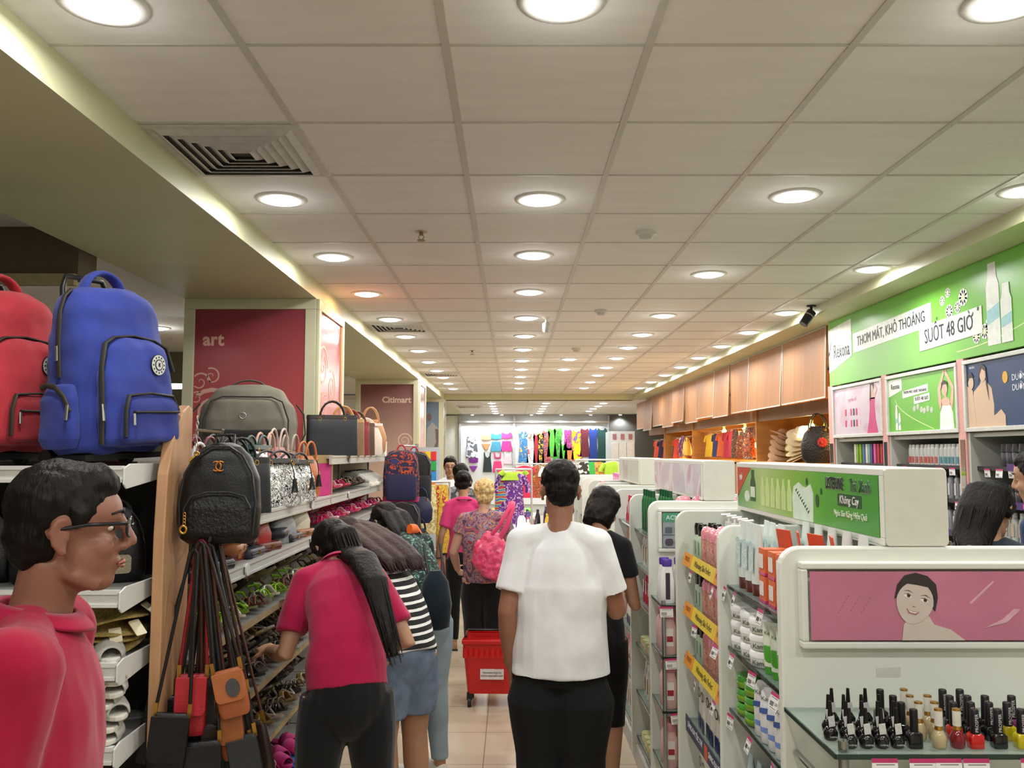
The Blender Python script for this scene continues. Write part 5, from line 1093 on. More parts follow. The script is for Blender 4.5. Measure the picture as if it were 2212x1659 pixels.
# ---- second gondola
gon2 = gondola(4.27, 5.68, (4.95,), 'second white gondola beyond the nearest one, with a dark framed shelf picture')
lb2 = light_box(4.27, 5.68, 'light box with faded grey and pink cloud picture on the second gondola')
a = MB(); a.M = fr((.937, 5.66, 1.505), 'W'); a.poly([(0, 0), (1.37, 0), (1.37, .157), (0, .157)], 0, .004); a.build('cloud_picture', patt(['b9b4c2', 'cfc8d0', 'e6e2e2', 'c9a8b8'], 4, 'noise', .3, dist=2, interp='EASE'), lb2)
po = empty('framed_poster', 'small dark shelf picture with green ACNE heading on the second gondola end', 'poster', (0, 4.238, 0))
a = MB(); a.M = fr((0, 0, 0), 'S'); a.poly([(.735, 1.262), (1.308, 1.262), (1.308, 1.428), (.735, 1.428)], 0, .002); a.mi = 1; a.poly([(.735, 1.385), (1.308, 1.385), (1.308, 1.428), (.735, 1.428)], .002, .003)
a.mi = 2
for i in range(12): a.poly(rrect(.745+.045*i, .78+.045*i, 1.33, 1.36, .004, 2), .002, .003)
a.poly([(.735, 1.32), (1.308, 1.32), (1.308, 1.325), (.735, 1.325)], .002, .003); a.mi = 3
for i in range(12): a.poly(rrect(.745+.045*i, .785+.045*i, 1.27, 1.305, .012, 2), .002, .003)
a.build('poster_picture', [mat('8b949a', .4), mat('4c9474', .4), mat('555d66', .4), mat('4a3f4c', .4)], po); text('ACNE', .03, fr((.79, -.004, 1.405), 'S'), mat('dfeee6', .4), po)
gon3 = gondola(6.38, 7.55, (6.95,), 'third white gondola farther along the aisle', False)
lb3 = light_box(6.38, 7.55, 'light box with pale green side on the third gondola')
a = MB(); a.M = fr((.937, 7.53, 1.505), 'W'); a.poly([(0, 0), (1.13, 0), (1.13, .157), (0, .157)], 0, .004); a.build('faded_picture', patt(['a8bfae', 'c4cfc4', 'b4a8a4'], 3, 'noise', .3, dist=2, interp='EASE'), lb3)
gon4 = gondola(8.3, 9.4, (8.85,), 'farthest white gondola before the clothing racks', False)

# ---- products -----------------------------------------------------
def prod(name, cat, body, bm, cap=None, cm=None, p=2.2, lab=None, lm=None, word=None, ws=.012, wz=.05, wm=None, wy=None, extra=None, n=18, bev=0):
    o = MB().loft(body, n, p).build(name, bm, None, bev); tag(o, None, cat)
    if cap: MB().loft(cap, n, 2.2).build('cap', cm, o)
    if lab:
        w_, h0, h1, y_ = lab; q = MB(); q.M = fr((0, y_, 0), 'S'); q.poly(rrect(-w_, w_, h0, h1, min(w_, h1-h0)*.2, 3), 0, .001); q.build('printed_label', lm, o)
    if word: text(word, ws, fr((0, wy, wz), 'S'), wm or mk_, o, ext=.0003)
    if extra: extra(o)
    return o
Q = {}
def K(key, *a, **k): Q[key] = lambda: prod(*a, **k)
pl = lambda c, r=.3: mat(c, r, var=.04)
K('tubeW', 'cosmetic_tube', 'tube', [(.035, .026, .020), (.10, .029, .018), (.17, .031, .010), (.21, .032, .003)], pl('dfe8e2'), [(0, .022, .018), (.034, .023, .019), (.036, .020, .016)], pl('5a2a20'), lab=(.018, .07, .16, -.021), lm=patt(['dfe8e2', 'a8ccd4', 'dfe8e2', '6a7a7c'], 60, 'noise', .4))
K('boxO', 'product_carton', 'carton', [(0, .03, .035), (.075, .03, .035)], pl('d96a3a', .5), p=30, n=20, lab=(.02, .02, .06, -.036), lm=pl('e8dcd4'), extra=lambda o: MB().box(-.03, .03, -.0355, .0355, 0, .008).build('pink_band', pl('c83474'), o) and None)
K('cardO', 'display_card', 'card', [(0, .035, .002), (.13, .035, .002)], pl('d4583a', .5), p=30, n=16)
K('jarK', 'cream_jar', 'jar', [(0, .040, .040), (.006, .046, .046), (.026, .048, .048), (.028, .048, .048)], pl('e9ebe6'), [(.028, .049, .049), (.040, .049, .049), (.046, .044, .044)], pl('f0f1ee'), word='Kamill', ws=.019, wz=.015, wy=-.049, wm=mat('3c4a40', .5))
K('tubeG', 'hand_cream_tube', 'tube', [(.02, .022, .016), (.075, .024, .014), (.12, .026, .008), (.14, .027, .0025)], pl('dfe8d4'), [(0, .02, .015), (.075, .0245, .0165), (.078, .023, .014)], pl('4f9c34'), word='Kamill', ws=.014, wz=.112, wy=-.012, wm=mat('4a6a40', .5))
K('jarG', 'gel_jar', 'jar', [(0, .03, .03), (.004, .042, .042), (.02, .044, .044), (.024, .040, .040)], mat('7fae2c', .1, var=.05, alpha=.85, coat=.5), [(.024, .043, .043), (.038, .043, .043), (.040, .04, .04)], mat('4c9c3c', .1, var=.05, coat=.5))
K('bottK', 'lotion_bottle', 'bottle', [(0, .026, .016), (.004, .030, .019), (.09, .031, .019), (.14, .027, .014), (.155, .018, .008)], pl('e6e8ea'), [(0, .027, .017), (.045, .0315, .0200), (.046, .0305, .0190)], pl('6c86bc'), lab=(.026, .085, .10, -.020), lm=pl('4a64a4'), word='Kamill', ws=.017, wz=.125, wy=-.0175, wm=mat('4a5a4c', .5))
K('cartW', 'product_carton', 'carton', [(0, .022, .018), (.125, .022, .018)], pl('e4dccc', .5), p=30, n=20, lab=(.012, .03, .09, -.0185), lm=pl('c08a70'))
K('tubeB', 'cosmetic_tube', 'tube', [(.02, .02, .016), (.08, .023, .013), (.13, .025, .0025)], pl('a8bcc8'), [(0, .019, .015), (.022, .02, .016)], pl('d8e0e4'))
def pump(o):
    g = MB(); g.tube([(0, 0, .128), (0, 0, .150)], .004, 8); g.tube([(0, .005, .152), (0, -.026, .150)], [(.008, .004)]*2, 8, side=(1, 0, 0)); g.build('pump_head', pl('eef0ee'), o)
K('pumpW', 'pump_bottle', 'bottle', [(0, .022, .022), (.005, .025, .025), (.09, .025, .025), (.108, .014, .014)], mat('d9dcd8', .2, var=.04, alpha=.9), [(.108, .013, .013), (.128, .012, .012)], pl('eef0ee'), lab=(.015, .02, .08, -.0255), lm=pl('c8ccc8'), extra=pump)
K('mint', 'lotion_bottle', 'bottle', [(0, .026, .017), (.004, .029, .019), (.095, .029, .019), (.105, .02, .014)], pl('bcd0b8'), [(.103, .021, .018), (.135, .023, .019), (.148, .018, .015)], mat('141614', .15, coat=.6), lab=(.012, .03, .08, -.0195), lm=pl('90a890'))
K('pinkB', 'lotion_bottle', 'bottle', [(0, .026, .019), (.004, .030, .021), (.09, .031, .022), (.10, .030, .021)], patt(['e0b0a4', 'c88070', 'd8a090', 'a86a48'], 60, 'noise', .3, dist=5), [(.10, .032, .023), (.125, .031, .022), (.142, .020, .014), (.146, .008, .005)], mat('e0909c', .12, var=.04, coat=.5))
K('whiteN', 'lotion_bottle', 'bottle', [(0, .028, .018), (.06, .030, .020), (.17, .029, .019), (.19, .02, .013)], pl('dcd8cc'), [(.19, .02, .014), (.215, .019, .013)], pl('ece8dc'), lab=(.022, .0, .055, -.0205), lm=pl('25305c'), word='O', ws=.055, wz=.13, wy=-.0205, wm=mat('22262c', .5))
K('vasO', 'lotion_tube', 'tube', [(.0, .034, .006), (.06, .036, .016), (.17, .034, .02), (.19, .03, .02)], pl('e6a88c'), [(.19, .031, .021), (.215, .031, .021)], pl('e8ded6'), lab=(.022, .06, .15, -.0215), lm=pl('e07830'), word='', extra=lambda o: MB().loft([(.145, .022, .0225), (.165, .022, .0225)], 16).build('blue_logo', pl('3a64b0'), o) and None)
K('purpC', 'lotion_bottle', 'bottle', [(0, .03, .018), (.004, .034, .02), (.10, .033, .02), (.17, .022, .014)], pl('e6e4e2'), [(.168, .022, .017), (.195, .023, .018), (.20, .02, .015)], mat('4a2c8c', .3), lab=(.01, .02, .14, -.0205), lm=pl('3a2c3c'))
K('pinkL', 'lotion_bottle', 'bottle', [(0, .028, .018), (.004, .033, .021), (.13, .032, .020), (.16, .022, .015)], pl('dcb4b0'), [(.16, .028, .018), (.19, .028, .018), (.195, .022, .014)], pl('c8808a'), lab=(.016, .04, .12, -.0215), lm=pl('e8e4e0'), extra=lambda o: MB().box(-.014, .014, -.024, -.0225, .06, .085).build('red_patch', pl('a82838'), o) and None)
K('navyJ', 'cream_jar', 'jar', [(0, .034, .034), (.03, .036, .036)], pl('26305c'), [(.03, .037, .037), (.042, .036, .036)], pl('2c3868'))
K('greenT', 'shampoo_bottle', 'bottle', [(0, .03, .02), (.005, .034, .023), (.16, .034, .023), (.19, .02, .015)], pl('1f6a3c', .2), [(.19, .014, .014), (.225, .014, .014)], pl('1c5a34', .2))
K('tealJ', 'gel_jar', 'jar', [(0, .038, .038), (.05, .042, .042)], mat('3c7c8a', .1, var=.06, alpha=.9, coat=.4), [(.05, .043, .043), (.062, .042, .042)], pl('b8ccd0'))
K('pinkBx', 'product_carton', 'carton', [(0, .026, .02), (.12, .026, .02)], pl('d874a8', .5), p=30, n=20, lab=(.016, .03, .09, -.0205), lm=pl('e8b8d0'))
K('amber', 'shampoo_bottle', 'bottle', [(0, .03, .02), (.005, .033, .022), (.12, .033, .022), (.14, .02, .014)], pl('d88a34', .2), [(.14, .02, .016), (.165, .018, .014)], pl('e8d8c0'))
K('clearB', 'lotion_bottle', 'bottle', [(0, .028, .02), (.13, .028, .02), (.15, .018, .014)], mat('d4d6d0', .12, var=.1, alpha=.85), [(.15, .018, .014), (.18, .017, .013)], pl('f0f0ec'), lab=(.018, .03, .11, -.0205), lm=pl('c8b8a0'))
K('bagB', 'refill_pouch', 'pouch', [(0, .04, .006), (.01, .045, .016), (.10, .045, .018), (.155, .046, .004)], mat('8a6a54', .25, var=.4, scale=80), p=3)
K('creamJ', 'cream_jar', 'jar', [(0, .034, .034), (.03, .038, .038), (.036, .036, .036)], pl('dcd2a8'), [(.036, .038, .038), (.052, .037, .037)], pl('ccd49c'))
K('redT', 'cosmetic_tube', 'tube', [(0, .028, .022), (.03, .028, .022), (.16, .032, .003)], pl('b83448'), lab=(.014, .05, .12, -.018), lm=pl('e8d0d0'))
NAMES = dict(tubeW='white tube with brown cap', boxO='small orange carton', cardO='orange display card', jarK='white cream jar', tubeG='green and white cream tube', jarG='green gel jar', bottK='white and blue lotion bottle', cartW='slim cream carton',
             tubeB='pale blue tube', pumpW='clear pump bottle', mint='mint bottle with black cap', pinkB='floral bottle with pink cap', whiteN='white bottle with navy foot', vasO='peach orange-labelled tube', purpC='white bottle with purple cap',
             pinkL='pale pink lotion bottle', navyJ='navy jar', greenT='dark green bottle', tealJ='teal gel jar', pinkBx='pink carton', amber='amber bottle', clearB='clear bottle with beige label', bagB='shimmering brown pouch', creamJ='pale yellow jar', redT='red tube')
def od(i): return ORD[i] if i < 20 else ('twenty-' + ORD[i-20])
def put(kind, x, y, z, label, group, rz=-PI/2, s=1, rot=None): return place('p_'+kind, Q[kind], (x, y, z+.001), label, group, rz=rz, rot=rot, scale=s if s != 1 else None)
def prow(kind, n, x, y0, dy, z, where, depth=1, dx=.06, rz=-PI/2, s=1, stack=1, dz=.047):
    """n columns along the shelf from the near end, depth rows deep, stack high"""
    for r in range(depth):
        for i in range(n):
            for k in range(stack):
                nm = NAMES[kind]; lab = '%s, %s, %s column%s%s' % (nm, where, ORD[i], ', %s row' % ORD[r] if depth > 1 else '', ', %s up' % ORD[k] if stack > 1 else '')
                put(kind, x+dx*r+.003*math.sin(i*3+r), y0+dy*i+.002*math.sin(i*5), z+dz*k, lab, nm + 's ' + where, (-.7 if kind in ('jarK', 'tubeG', 'bottK') else rz)+.06*math.sin(i*7+r*3+k), s)
def tagcard(x, y, z, label, rot, words=('35,000', 'VND'), face='W', s=1):
    o = empty('price_tag', label, 'price tag', (x, y, z), rot=rot, group='shelf price tags'); M = fr((0, 0, 0), face) @ Matrix.Scale(s, 4)
    g = MB(); g.M = M; g.poly([(-.027, -.042), (.027, -.042), (.027, 0), (-.027, 0)], 0, .0006); g.build('tag_card', mat('e6e6e2', .5, var=.02), o)
    g = MB(); g.M = M; g.poly([(-.027, -.008), (.027, -.008), (.027, .0005), (-.027, .0005)], .0006, .0012); g.build('pink_strip', mat('b83468', .5), o)
    g = MB(); g.M = M; 
    for i in range(8): g.poly([(-.021+.0028*i, -.034), (-.0198+.0028*i, -.034), (-.0198+.0028*i, -.022), (-.021+.0028*i, -.022)], .0006, .001)
    g.poly([(-.018, -.0125), (.02, -.0125), (.02, -.0112), (-.018, -.0112)], .0006, .001); g.poly([(-.018, -.0385), (.02, -.0385), (.02, -.0372), (-.018, -.0372)], .0006, .001); g.build('barcode', mat('3c3a3c', .6), o)
    if words: text(words[0], .011, M @ Matrix.Translation((.010, -.026, .0006)), mat('2a282a', .6), o, ext=.0002, name='printed_price')
    return o
XW = GX0+.075
# bay next to the pink poster
prow('tubeW', 3, XW-.005, 2.62, .075, SH[0], 'nearest bay, top shelf', 2, .07)
for i in range(2):
    for k in range(2): prow('boxO', 1, XW+.005+.075*i, 2.50, .07, SH[0]+.077*k, 'nearest bay, %s %s stack' % (('lower', 'upper')[k], ('outer', 'inner')[i]))
for i in range(3):
    for k in range(2): put('boxO', XW+.005, 2.41-.072*i, SH[0]+.077*k, 'small orange carton by the gondola end, %s from it, %s' % (ORD[2-i], ('lower', 'upper')[k]), 'orange cartons by the gondola end')
for i in range(4): put('cardO', XW+.06+.02*i, 2.53-.075*i, SH[0]+.075, 'tall orange display card over the cartons, %s from tubes' % ORD[i], 'orange display cards', rz=-PI/2+.2, rot=(.15, 0, -PI/2+.25*(-1)**i))
for i in range(5): prow('tubeW', 1, GC-.10, 2.28+.11*i, .1, SH[0], 'top shelf back, %s spot' % ORD[i])
prow('jarK', 3, XW, 2.57, .105, SH[1], 'nearest bay, second shelf', 1, stack=3)
prow('jarK', 3, XW+.10, 2.52, .105, SH[1], 'nearest bay, second shelf inside', 1, stack=3)
prow('tubeG', 3, XW-.01, 2.36, .062, SH[1], 'nearest bay beside white jars', 2, .07)
prow('cartW', 2, XW, 2.245, .055, SH[1], 'nearest bay, second shelf')
prow('jarG', 2, XW, 2.66, .10, SH[2], 'nearest bay, third shelf', 1, stack=3, dz=.042)
prow('jarG', 1, XW+.09, 2.66, .10, SH[2], 'nearest bay, third shelf inside', 1, stack=4, dz=.042)
prow('bottK', 4, XW-.015, 2.36, .066, SH[2], 'nearest bay, third shelf', 2, .06)
prow('cartW', 2, XW, 2.25, .055, SH[2], 'nearest bay, third shelf')
prow('tubeB', 7, XW, 2.28, .08, SH[3], 'nearest bay, fourth shelf', 2, .07)
# bay behind the divider
for j, z in enumerate(SH[:3]):
    w_ = ('top', 'second', 'third')[j]+' shelf behind divider'; w2 = 'behind divider, %s shelf' % ('top', 'second', 'third')[j]
    prow('pinkB', 7, XW, 2.91, .068, z, w2, 2, .055); prow('mint', 2, XW, 3.40, .066, z, w2, 2, .055); prow('pumpW', 5, XW+.115, 3.12, .08, z, 'at back, '+w2, 1, s=1.2)
    y_ = empty('promotion_strip', 'yellow and orange promotion strip on the %s' % w_, 'shelf strip', (GX0+.022, 3.52, z))
    g = MB(); g.M = fr((0, 0, 0), 'W') @ Matrix.Rotation(-.25, 4, 'X'); g.poly([(0, -.02), (.65, -.02), (.65, .032), (0, .032)], 0, .001); g.build('strip_card', mat('dcc03a', .45), y_)
    g.__init__(); g.M = fr((0, 0, 0), 'W') @ Matrix.Rotation(-.25, 4, 'X'); g.poly([(0, -.02), (.15, -.02), (.15, .032), (0, .032)], .001, .0015); g.build('orange_end', mat('d89030', .45), y_); g.__init__(); g.M = fr((0, 0, 0), 'W') @ Matrix.Rotation(-.25, 4, 'X'); g.poly([(.53, -.02), (.65, -.02), (.65, .032), (.53, .032)], .001, .0015); g.build('orange_end', mat('d89030', .45), y_)
    text('Whitening Skin Perfect', .03, Matrix.Rotation(.0, 4, 'X') @ fr((0, 0, 0), 'W') @ Matrix.Rotation(-.25, 4, 'X') @ Matrix.Translation((.34, .006, .0012)), mat('5a5424', .5), y_, sx=.95)
    for u_ in (.075, .59): text('PURITE', .026, fr((0, 0, 0), 'W') @ Matrix.Rotation(-.25, 4, 'X') @ Matrix.Translation((u_, .008, .0017)), mat('8a4a18', .5), y_)
prow('whiteN', 8, XW, 2.93, .072, SH[3], 'behind divider, fourth shelf', 2, .06)
prow('whiteN', 8, XW, 2.93, .072, SH[4], 'behind divider, fifth shelf', 1)
y_ = empty('promotion_strip', 'navy promotion strip with orange square on the fourth shelf', 'shelf strip', (GX0+.022, 3.52, SH[3]))
g = MB(); g.M = fr((0, 0, 0), 'W'); g.poly([(0, -.035), (.65, -.035), (.65, .03), (0, .03)], 0, .001); g.mi = 1; g.poly([(.33, -.03), (.38, -.03), (.38, .02), (.33, .02)], .001, .0016); g.build('strip_card', [mat('23304e', .45), mat('d0582c', .5)], y_)
text('SÁNG DA TỨC THÌ', .03, fr((-.0012, -.17, 0), 'W'), mat('d8dce4', .5), y_); text('SÁNG DA TỨC THÌ', .03, fr((-.0012, -.52, 0), 'W'), mat('d8dce4', .5), y_)
# price tags along the first gondola
TG = [(2.42, 0), (2.70, 0), (2.82, 0), (2.30, 1), (2.52, 1), (2.74, 1), (2.34, 2), (2.56, 2), (2.78, 2), (2.36, 3), (2.6, 3), (2.98, 0), (3.36, 0), (2.96, 1), (3.30, 1), (3.0, 2), (3.3, 2)]
PRC = ['35,000', '59,500', '82,000', '41,300', '65,100', '28,900', '74,200']
for i, (y, j) in enumerate(TG): tagcard(GX0+.018, y, SH[j]-.005 - (.022 if y > 2.86 else 0), 'price tag on %s shelf edge of nearest gondola, %s tag' % (ORD[j], ORD[sum(1 for a_ in TG[:i] if a_[1] == j)]), (0, .25+.1*math.sin(i*3), .15*math.sin(i*5)), (PRC[i % 7], ''))
# far side of gondola one: packs peeping over the top
for i in range(6): put('bagB', 1.24, 2.32+.19*i, 1.296, 'pack standing beyond the spine of nearest gondola, %s from the poster' % ORD[i], 'packs on the far side of nearest gondola', rz=PI/2, s=1.12)
# ---- nail polish shelf in front
ns = empty('glass_shelf', 'clear glass shelf with chrome posts carrying nail polish before the pink poster gondola', 'shelf', (0, 0, 0))
MB().box(.676, 1.365, 1.853, 2.188, 1.084, 1.092).build('shelf_pane', mat('9db0a6', .05, var=.02, alpha=.45, spec=.8), ns); g = MB(); g.box(.676, 1.365, 1.850, 1.854, 1.083, 1.093); g.box(.673, .677, 1.853, 2.188, 1.083, 1.093); g.build('pane_edge', mat('2c3c34', .2), ns)
MB().box(.676, 1.365, 1.853, 2.188, .80, .808).build('shelf_pane', mat('9db0a6', .05, var=.02, alpha=.45, spec=.8), ns)
for x in (.70, 1.345): 
    MB().tube([(x, 1.875, 0), (x, 1.875, 1.115)], .011, 14).build('chrome_post', mat('a8aca8', .15, metal=.9), ns)
    MB().tube([(x, 1.875, .985), (x, 2.185, .985)], .008, 12).build('chrome_rail', mat('a8aca8', .15, metal=.9), ns)
def polish(kind, c='141414'):
    if kind == 'drop':
        o = MB().loft([(0, .011, .011), (.003, .0145, .0145), (.016, .0155, .0155), (.026, .010, .010), (.029, .007, .007)], 16).build('nail_polish', mat(c, .12, coat=.5)); MB().loft([(.028, .0075, .0075), (.045, .0055, .0055), (.082, .0035, .0035)], 12).build('cap', mat('121212', .35), o)
        q = MB(); q.M = fr((0, -.008, .034), 'S') @ Matrix.Rotation(.15, 4, 'Z'); q.poly([(-.007, -.004), (.007, -.004), (.008, .018), (-.006, .018)], 0, .0008); q.build('paper_label', mat('c8c8c4', .6, var=.1, scale=300), o); text('Ladybug', .005, fr((0, -.0157, .010), 'S'), mat('c8c8c8', .4), o, ext=.0002)
    elif kind == 'rect':
        o = MB().loft([(0, .014, .011), (.002, .015, .012), (.030, .015, .012), (.034, .010, .009)], 16, 6).build('nail_polish', mat(c, .15, coat=.5)); MB().loft([(.034, .0085, .0085), (.078, .0085, .0085), (.080, .0075, .0075)], 14).build('cap', mat('141416', .3), o)
    elif kind == 'gold':
        o = MB().loft([(0, .011, .011), (.003, .015, .015), (.022, .0155, .0155), (.036, .009, .009), (.038, .007, .007)], 18).build('nail_polish', mat(c, .12, coat=.6)); MB().loft([(.038, .009, .009), (.046, .0075, .0075)], 16).build('gold_neck', M_gold, o)
        q = MB().loft([(.046, .0085, .0085), (.078, .0085, .0085)], 16).build('cap', mat('d8d4c8', .4), o); MB().loft([(.0775, .0088, .0088), (.081, .0085, .0085)], 16).build('gold_rim', M_gold, q)
    else:
        o = MB().loft([(0, .0135, .0115), (.002, .015, .013), (.026, .015, .013), (.030, .011, .010)], 18, 6).build('nail_polish', mat(c, .12, coat=.6)); q = MB().loft([(.030, .0095, .0095), (.078, .0088, .0088), (.080, .0075, .0075)], 16).build('cap', mat('17151a', .35), o)
        text('PROSPER', .0095, fr((0, -.0096, .053), 'S') @ Matrix.Rotation(PI/2, 4, 'Z'), mat('d0ccc8', .5), q, ext=.0002)
    tag(o, None, 'nail polish'); return o
NP = [('drop', '131313', 'black nail polish with long thin cap and paper label', [(.722, 0), (.757, 0), (.790, 0), (.823, 0), (.70, 1), (.735, 1), (.770, 1), (.805, 1), (.840, 1), (.715, 2), (.75, 2), (.79, 2), (.83, 2), (.742, 3), (.78, 3), (.82, 3)]),
      ('rect', '101010', 'black square nail polish with a thick matt cap', [(.860, 0), (.857, 1), (.862, 2), (.855, 3)]), ('gold', 'b8a880', 'beige nail polish with gold-rimmed cap', [(.913, 0), (.895, 1), (.93, 1), (.90, 2), (.94, 2), (.91, 3)]),
      ('gold2', '7a1420', 'dark red nail polish with gold-rimmed cap', [(.952, 0)]), ('pro', 'c41c1c', 'bright red nail polish with black lettered cap', [(.990, 0), (.972, 1)]),
      ('pro2', '0f1210', 'black nail polish with black lettered cap', [(1.040, 0), (1.01, 1), (1.05, 1), (.99, 2), (1.03, 2), (1.07, 2), (1.0, 3), (1.04, 3)]), ('pro3', 'c4b41c', 'yellow nail polish with black lettered cap', [(1.090, 0), (1.128, 0), (1.09, 1)]), ('pro4', '7a2c6a', 'plum nail polish with black lettered cap', [(1.17, 0), (1.15, 1), (1.19, 1), (1.13, 2), (1.18, 2)])]
for (kd, c, nm, pts) in NP:
    for i, (x, r) in enumerate(pts): place('np'+kd, lambda: polish('gold' if kd[:4] == 'gold' else ('pro' if kd[:3] == 'pro' else kd), c), (x, 1.895+.052*r, 1.093), '%s, %s of its kind, %s row' % (nm, ORD[i], ORD[r]), nm+'s', rz=.15*math.sin(i*3+r))
for i, (x, pr) in enumerate(((.775, '14,000'), (.853, '65,100'), (.908, '26,000'), (.965, '28,000'), (1.085, '32,000'))): tagcard(x, 1.8485-.001*(i % 2), 1.086, 'price tag reading %s hanging from the nail polish shelf' % pr, (-.12, 0, 0), (pr, ''), 'S', 1.0)
for i, (x, c) in enumerate(((.80, '4ac05c'), (.86, '5a4a9c'), (.92, '5a4a9c'), (.98, '3c3a7c'), (1.08, '48b858'), (1.14, 'c84878'), (.75, 'd0c8c0'))):
    place('np_low'+c, lambda: prod('nail_remover', 'bottle', [(0, .018, .018), (.10, .018, .018), (.12, .010, .010)], pl(c, .2), [(.12, .011, .011), (.15, .010, .010)], pl(c, .3)), (x, 1.92, .81), 'small coloured bottle on the glass tier under the nail polish, %s along' % ORD[i], 'bottles under the nail polish')
# ---- second gondola: endcap shelf and bays
es = empty('glass_shelf', 'glass endcap shelves of the second gondola crowded with lotion bottles', 'shelf', (0, 0, 0))
for z in (1.03, .80, .56, .30): q = MB().box(.68, 1.36, 3.98, 4.268, z-.008, z).build('shelf_pane', M_glass, es); MB().box(.68, 1.36, 3.977, 3.981, z-.009, z+.001).build('pane_edge', M_gedge, q); MB().box(.677, .681, 3.98, 4.268, z-.009, z+.001).build('pane_edge', M_gedge, q)
for x in (.69, 1.35): MB().tube([(x, 3.99, 0), (x, 3.99, 1.05)], .009, 10).build('chrome_post', mat('a8aca8', .15, metal=.9), es)
def erow(kind, n, x0, dx, z, where, d=2, y0=4.03, dy=.075):
    for r in range(d):
        for i in range(n): put(kind, x0+dx*i, y0+dy*r, z, '%s %s, %s from aisle, %s row' % (NAMES[kind], where, ORD[i], ORD[r]), NAMES[kind]+'s '+where, rz=.08*math.sin(i*3+r))
erow('purpC', 2, .715, .07, 1.03, 'top endcap shelf'); erow('vasO', 4, .855, .075, 1.03, 'top endcap shelf', 2, 4.02)
erow('pinkL', 5, .72, .072, .80, 'second endcap shelf', 3); erow('navyJ', 3, 1.10, .08, .80, 'second endcap shelf')
erow('pinkL', 5, .72, .072, .56, 'third endcap shelf', 2); erow('navyJ', 4, 1.09, .078, .56, 'third endcap shelf')
erow('pinkL', 3, .72, .072, .30, 'low endcap shelf'); erow('whiteN', 5, .94, .075, .30, 'low endcap shelf')
for i, (x, z) in enumerate(((.70, 1.025), (.80, 1.025), (.72, .795), (.86, .795), (.74, .555))): tagcard(x, 3.972, z, 'price tag on the endcap shelf of the second gondola, %s one' % ORD[i], (-.1, .2*math.sin(i*3), 0), None, 'S', 1.1)
RP = [['pinkBx', 'greenT', 'tealJ', 'clearB'], ['tealJ', 'clearB', 'bagB', 'redT'], ['amber', 'redT', 'clearB', 'bagB'], ['clearB', 'creamJ', 'pinkL', 'tealJ'], ['creamJ', 'clearB', 'amber', 'whiteN'], ['clearB', 'creamJ', 'bagB', 'pinkL']]
def fill(gn, ya, yb, off, deep=2):
    for j, z in enumerate(SH):
        ks = RP[(j+off) % 6]; n = int((yb-ya-.06)/.08); half = max(1, n//2)
        for r in range(deep):
            for i in range(n):
                kd = ks[(0 if i < half else 1) + (2 if (off % 2) else 0)] if True else None
                put(kd, XW+.09*r, ya+.05+.08*i, z, '%s, %s %s shelf, %s along, %s row' % (NAMES[kd], gn, ('top', 'second', 'third', 'fourth', 'fifth', 'bottom')[j], ORD[i], ('front', 'back')[r]), '%ss %s' % (NAMES[kd], gn), s=1.0)
fill('second gondola near bay', 4.30, 4.94, 0); fill('second gondola far bay', 4.98, 5.66, 1)
fill('third gondola near bay', 6.41, 6.94, 2, 1); fill('third gondola far bay', 6.98, 7.53, 3, 1); fill('farthest gondola', 8.33, 8.84, 4, 1)
for i in range(5): 
    put('pinkB', GC-.16+.08*i*1.0, 4.35, SH[0], 'pink-capped bottle peeping over the second gondola end, %s from the aisle' % ORD[i], 'pink caps over the second gondola', rz=0, s=1.45)
for i in range(9): put('pinkBx', .98+.0*i, 7.6+.075*i, 1.40, 'white bottle with magenta cap beyond the third gondola, %s along' % ORD[i], 'magenta-capped bottles beyond the third gondola', s=1.1)
o = MB().box(.80, 1.30, 7.58, 8.28, 0, 1.40); tag(o.build('stock_counter', M_gw), 'plain white stock counter between the third and farthest gondolas', 'counter')

# ================================================================ cosmetics wall behind the gondolas
WX = 2.74
M_pinkp = mat('dca49c', .5, var=.03)
M_wall = mat('b9bbb2', .5, var=.03)
lilac = patt(['cbb8c8', 'd8c8d4', 'd0b4c4'], 3, 'noise', .25, dist=2, interp='EASE')
green = mat('6cb83a', .35, var=.06, scale=2)
gcol = lambda c, r=.4: mat(c, r, var=.02)
WS = (1.64, 1.43, 1.22, 1.00, .78, .52, .26)
def wall_unit(y0, y1, label):
    o = empty('wall_display_unit', label, 'shelving', (0, 0, 0))
    for y in (y0, y1): MB().box(WX, 3.13, y-.012, y+.012, 0, 1.84).build('side_panel', M_wall, o)
    MB().box(3.10, 3.13, y0, y1, 0, 1.84).build('rear_panel', mat('8d908c', .6), o); MB().box(WX+.02, 3.10, y0, y1, 1.815, 1.84).build('top_board', M_wall, o); MB().box(WX+.03, 3.10, y0, y1, 0, .12).build('plinth', M_wall, o)
    for z in WS:
        s = MB().box(WX+.04, 3.10, y0+.012, y1-.012, z-.015, z).build('shelf', mat('5b5c5e', .35), o); MB().box(WX+.035, WX+.04, y0+.012, y1-.012, z-.022, z+.002).build('shelf_edge', mat('2c2a30', .35), s)
    return o
def header(y0, y1, label, art, mats):
    o = empty('framed_advert', label, 'advert', (0, 0, 0)); g = MB(); L = y1-y0
    g.M = fr((WX, y1, 0), 'W'); g.poly([(0, 1.845), (L, 1.845), (L, 2.275), (0, 2.275)], -.03, 0); g.build('backing_board', M_white, o)
    g = MB(); g.M = fr((WX, y1, 0), 'W'); frame_bars(g, 0, L, 1.845, 2.275, .025, 0, .018); g.build('picture_frame', mat('d0d2cc', .35), o, .003)
    a = MB(); a.M = fr((WX-.001, y1, 0), 'W'); art(a, L); a.build('advert_picture', mats, o); return o
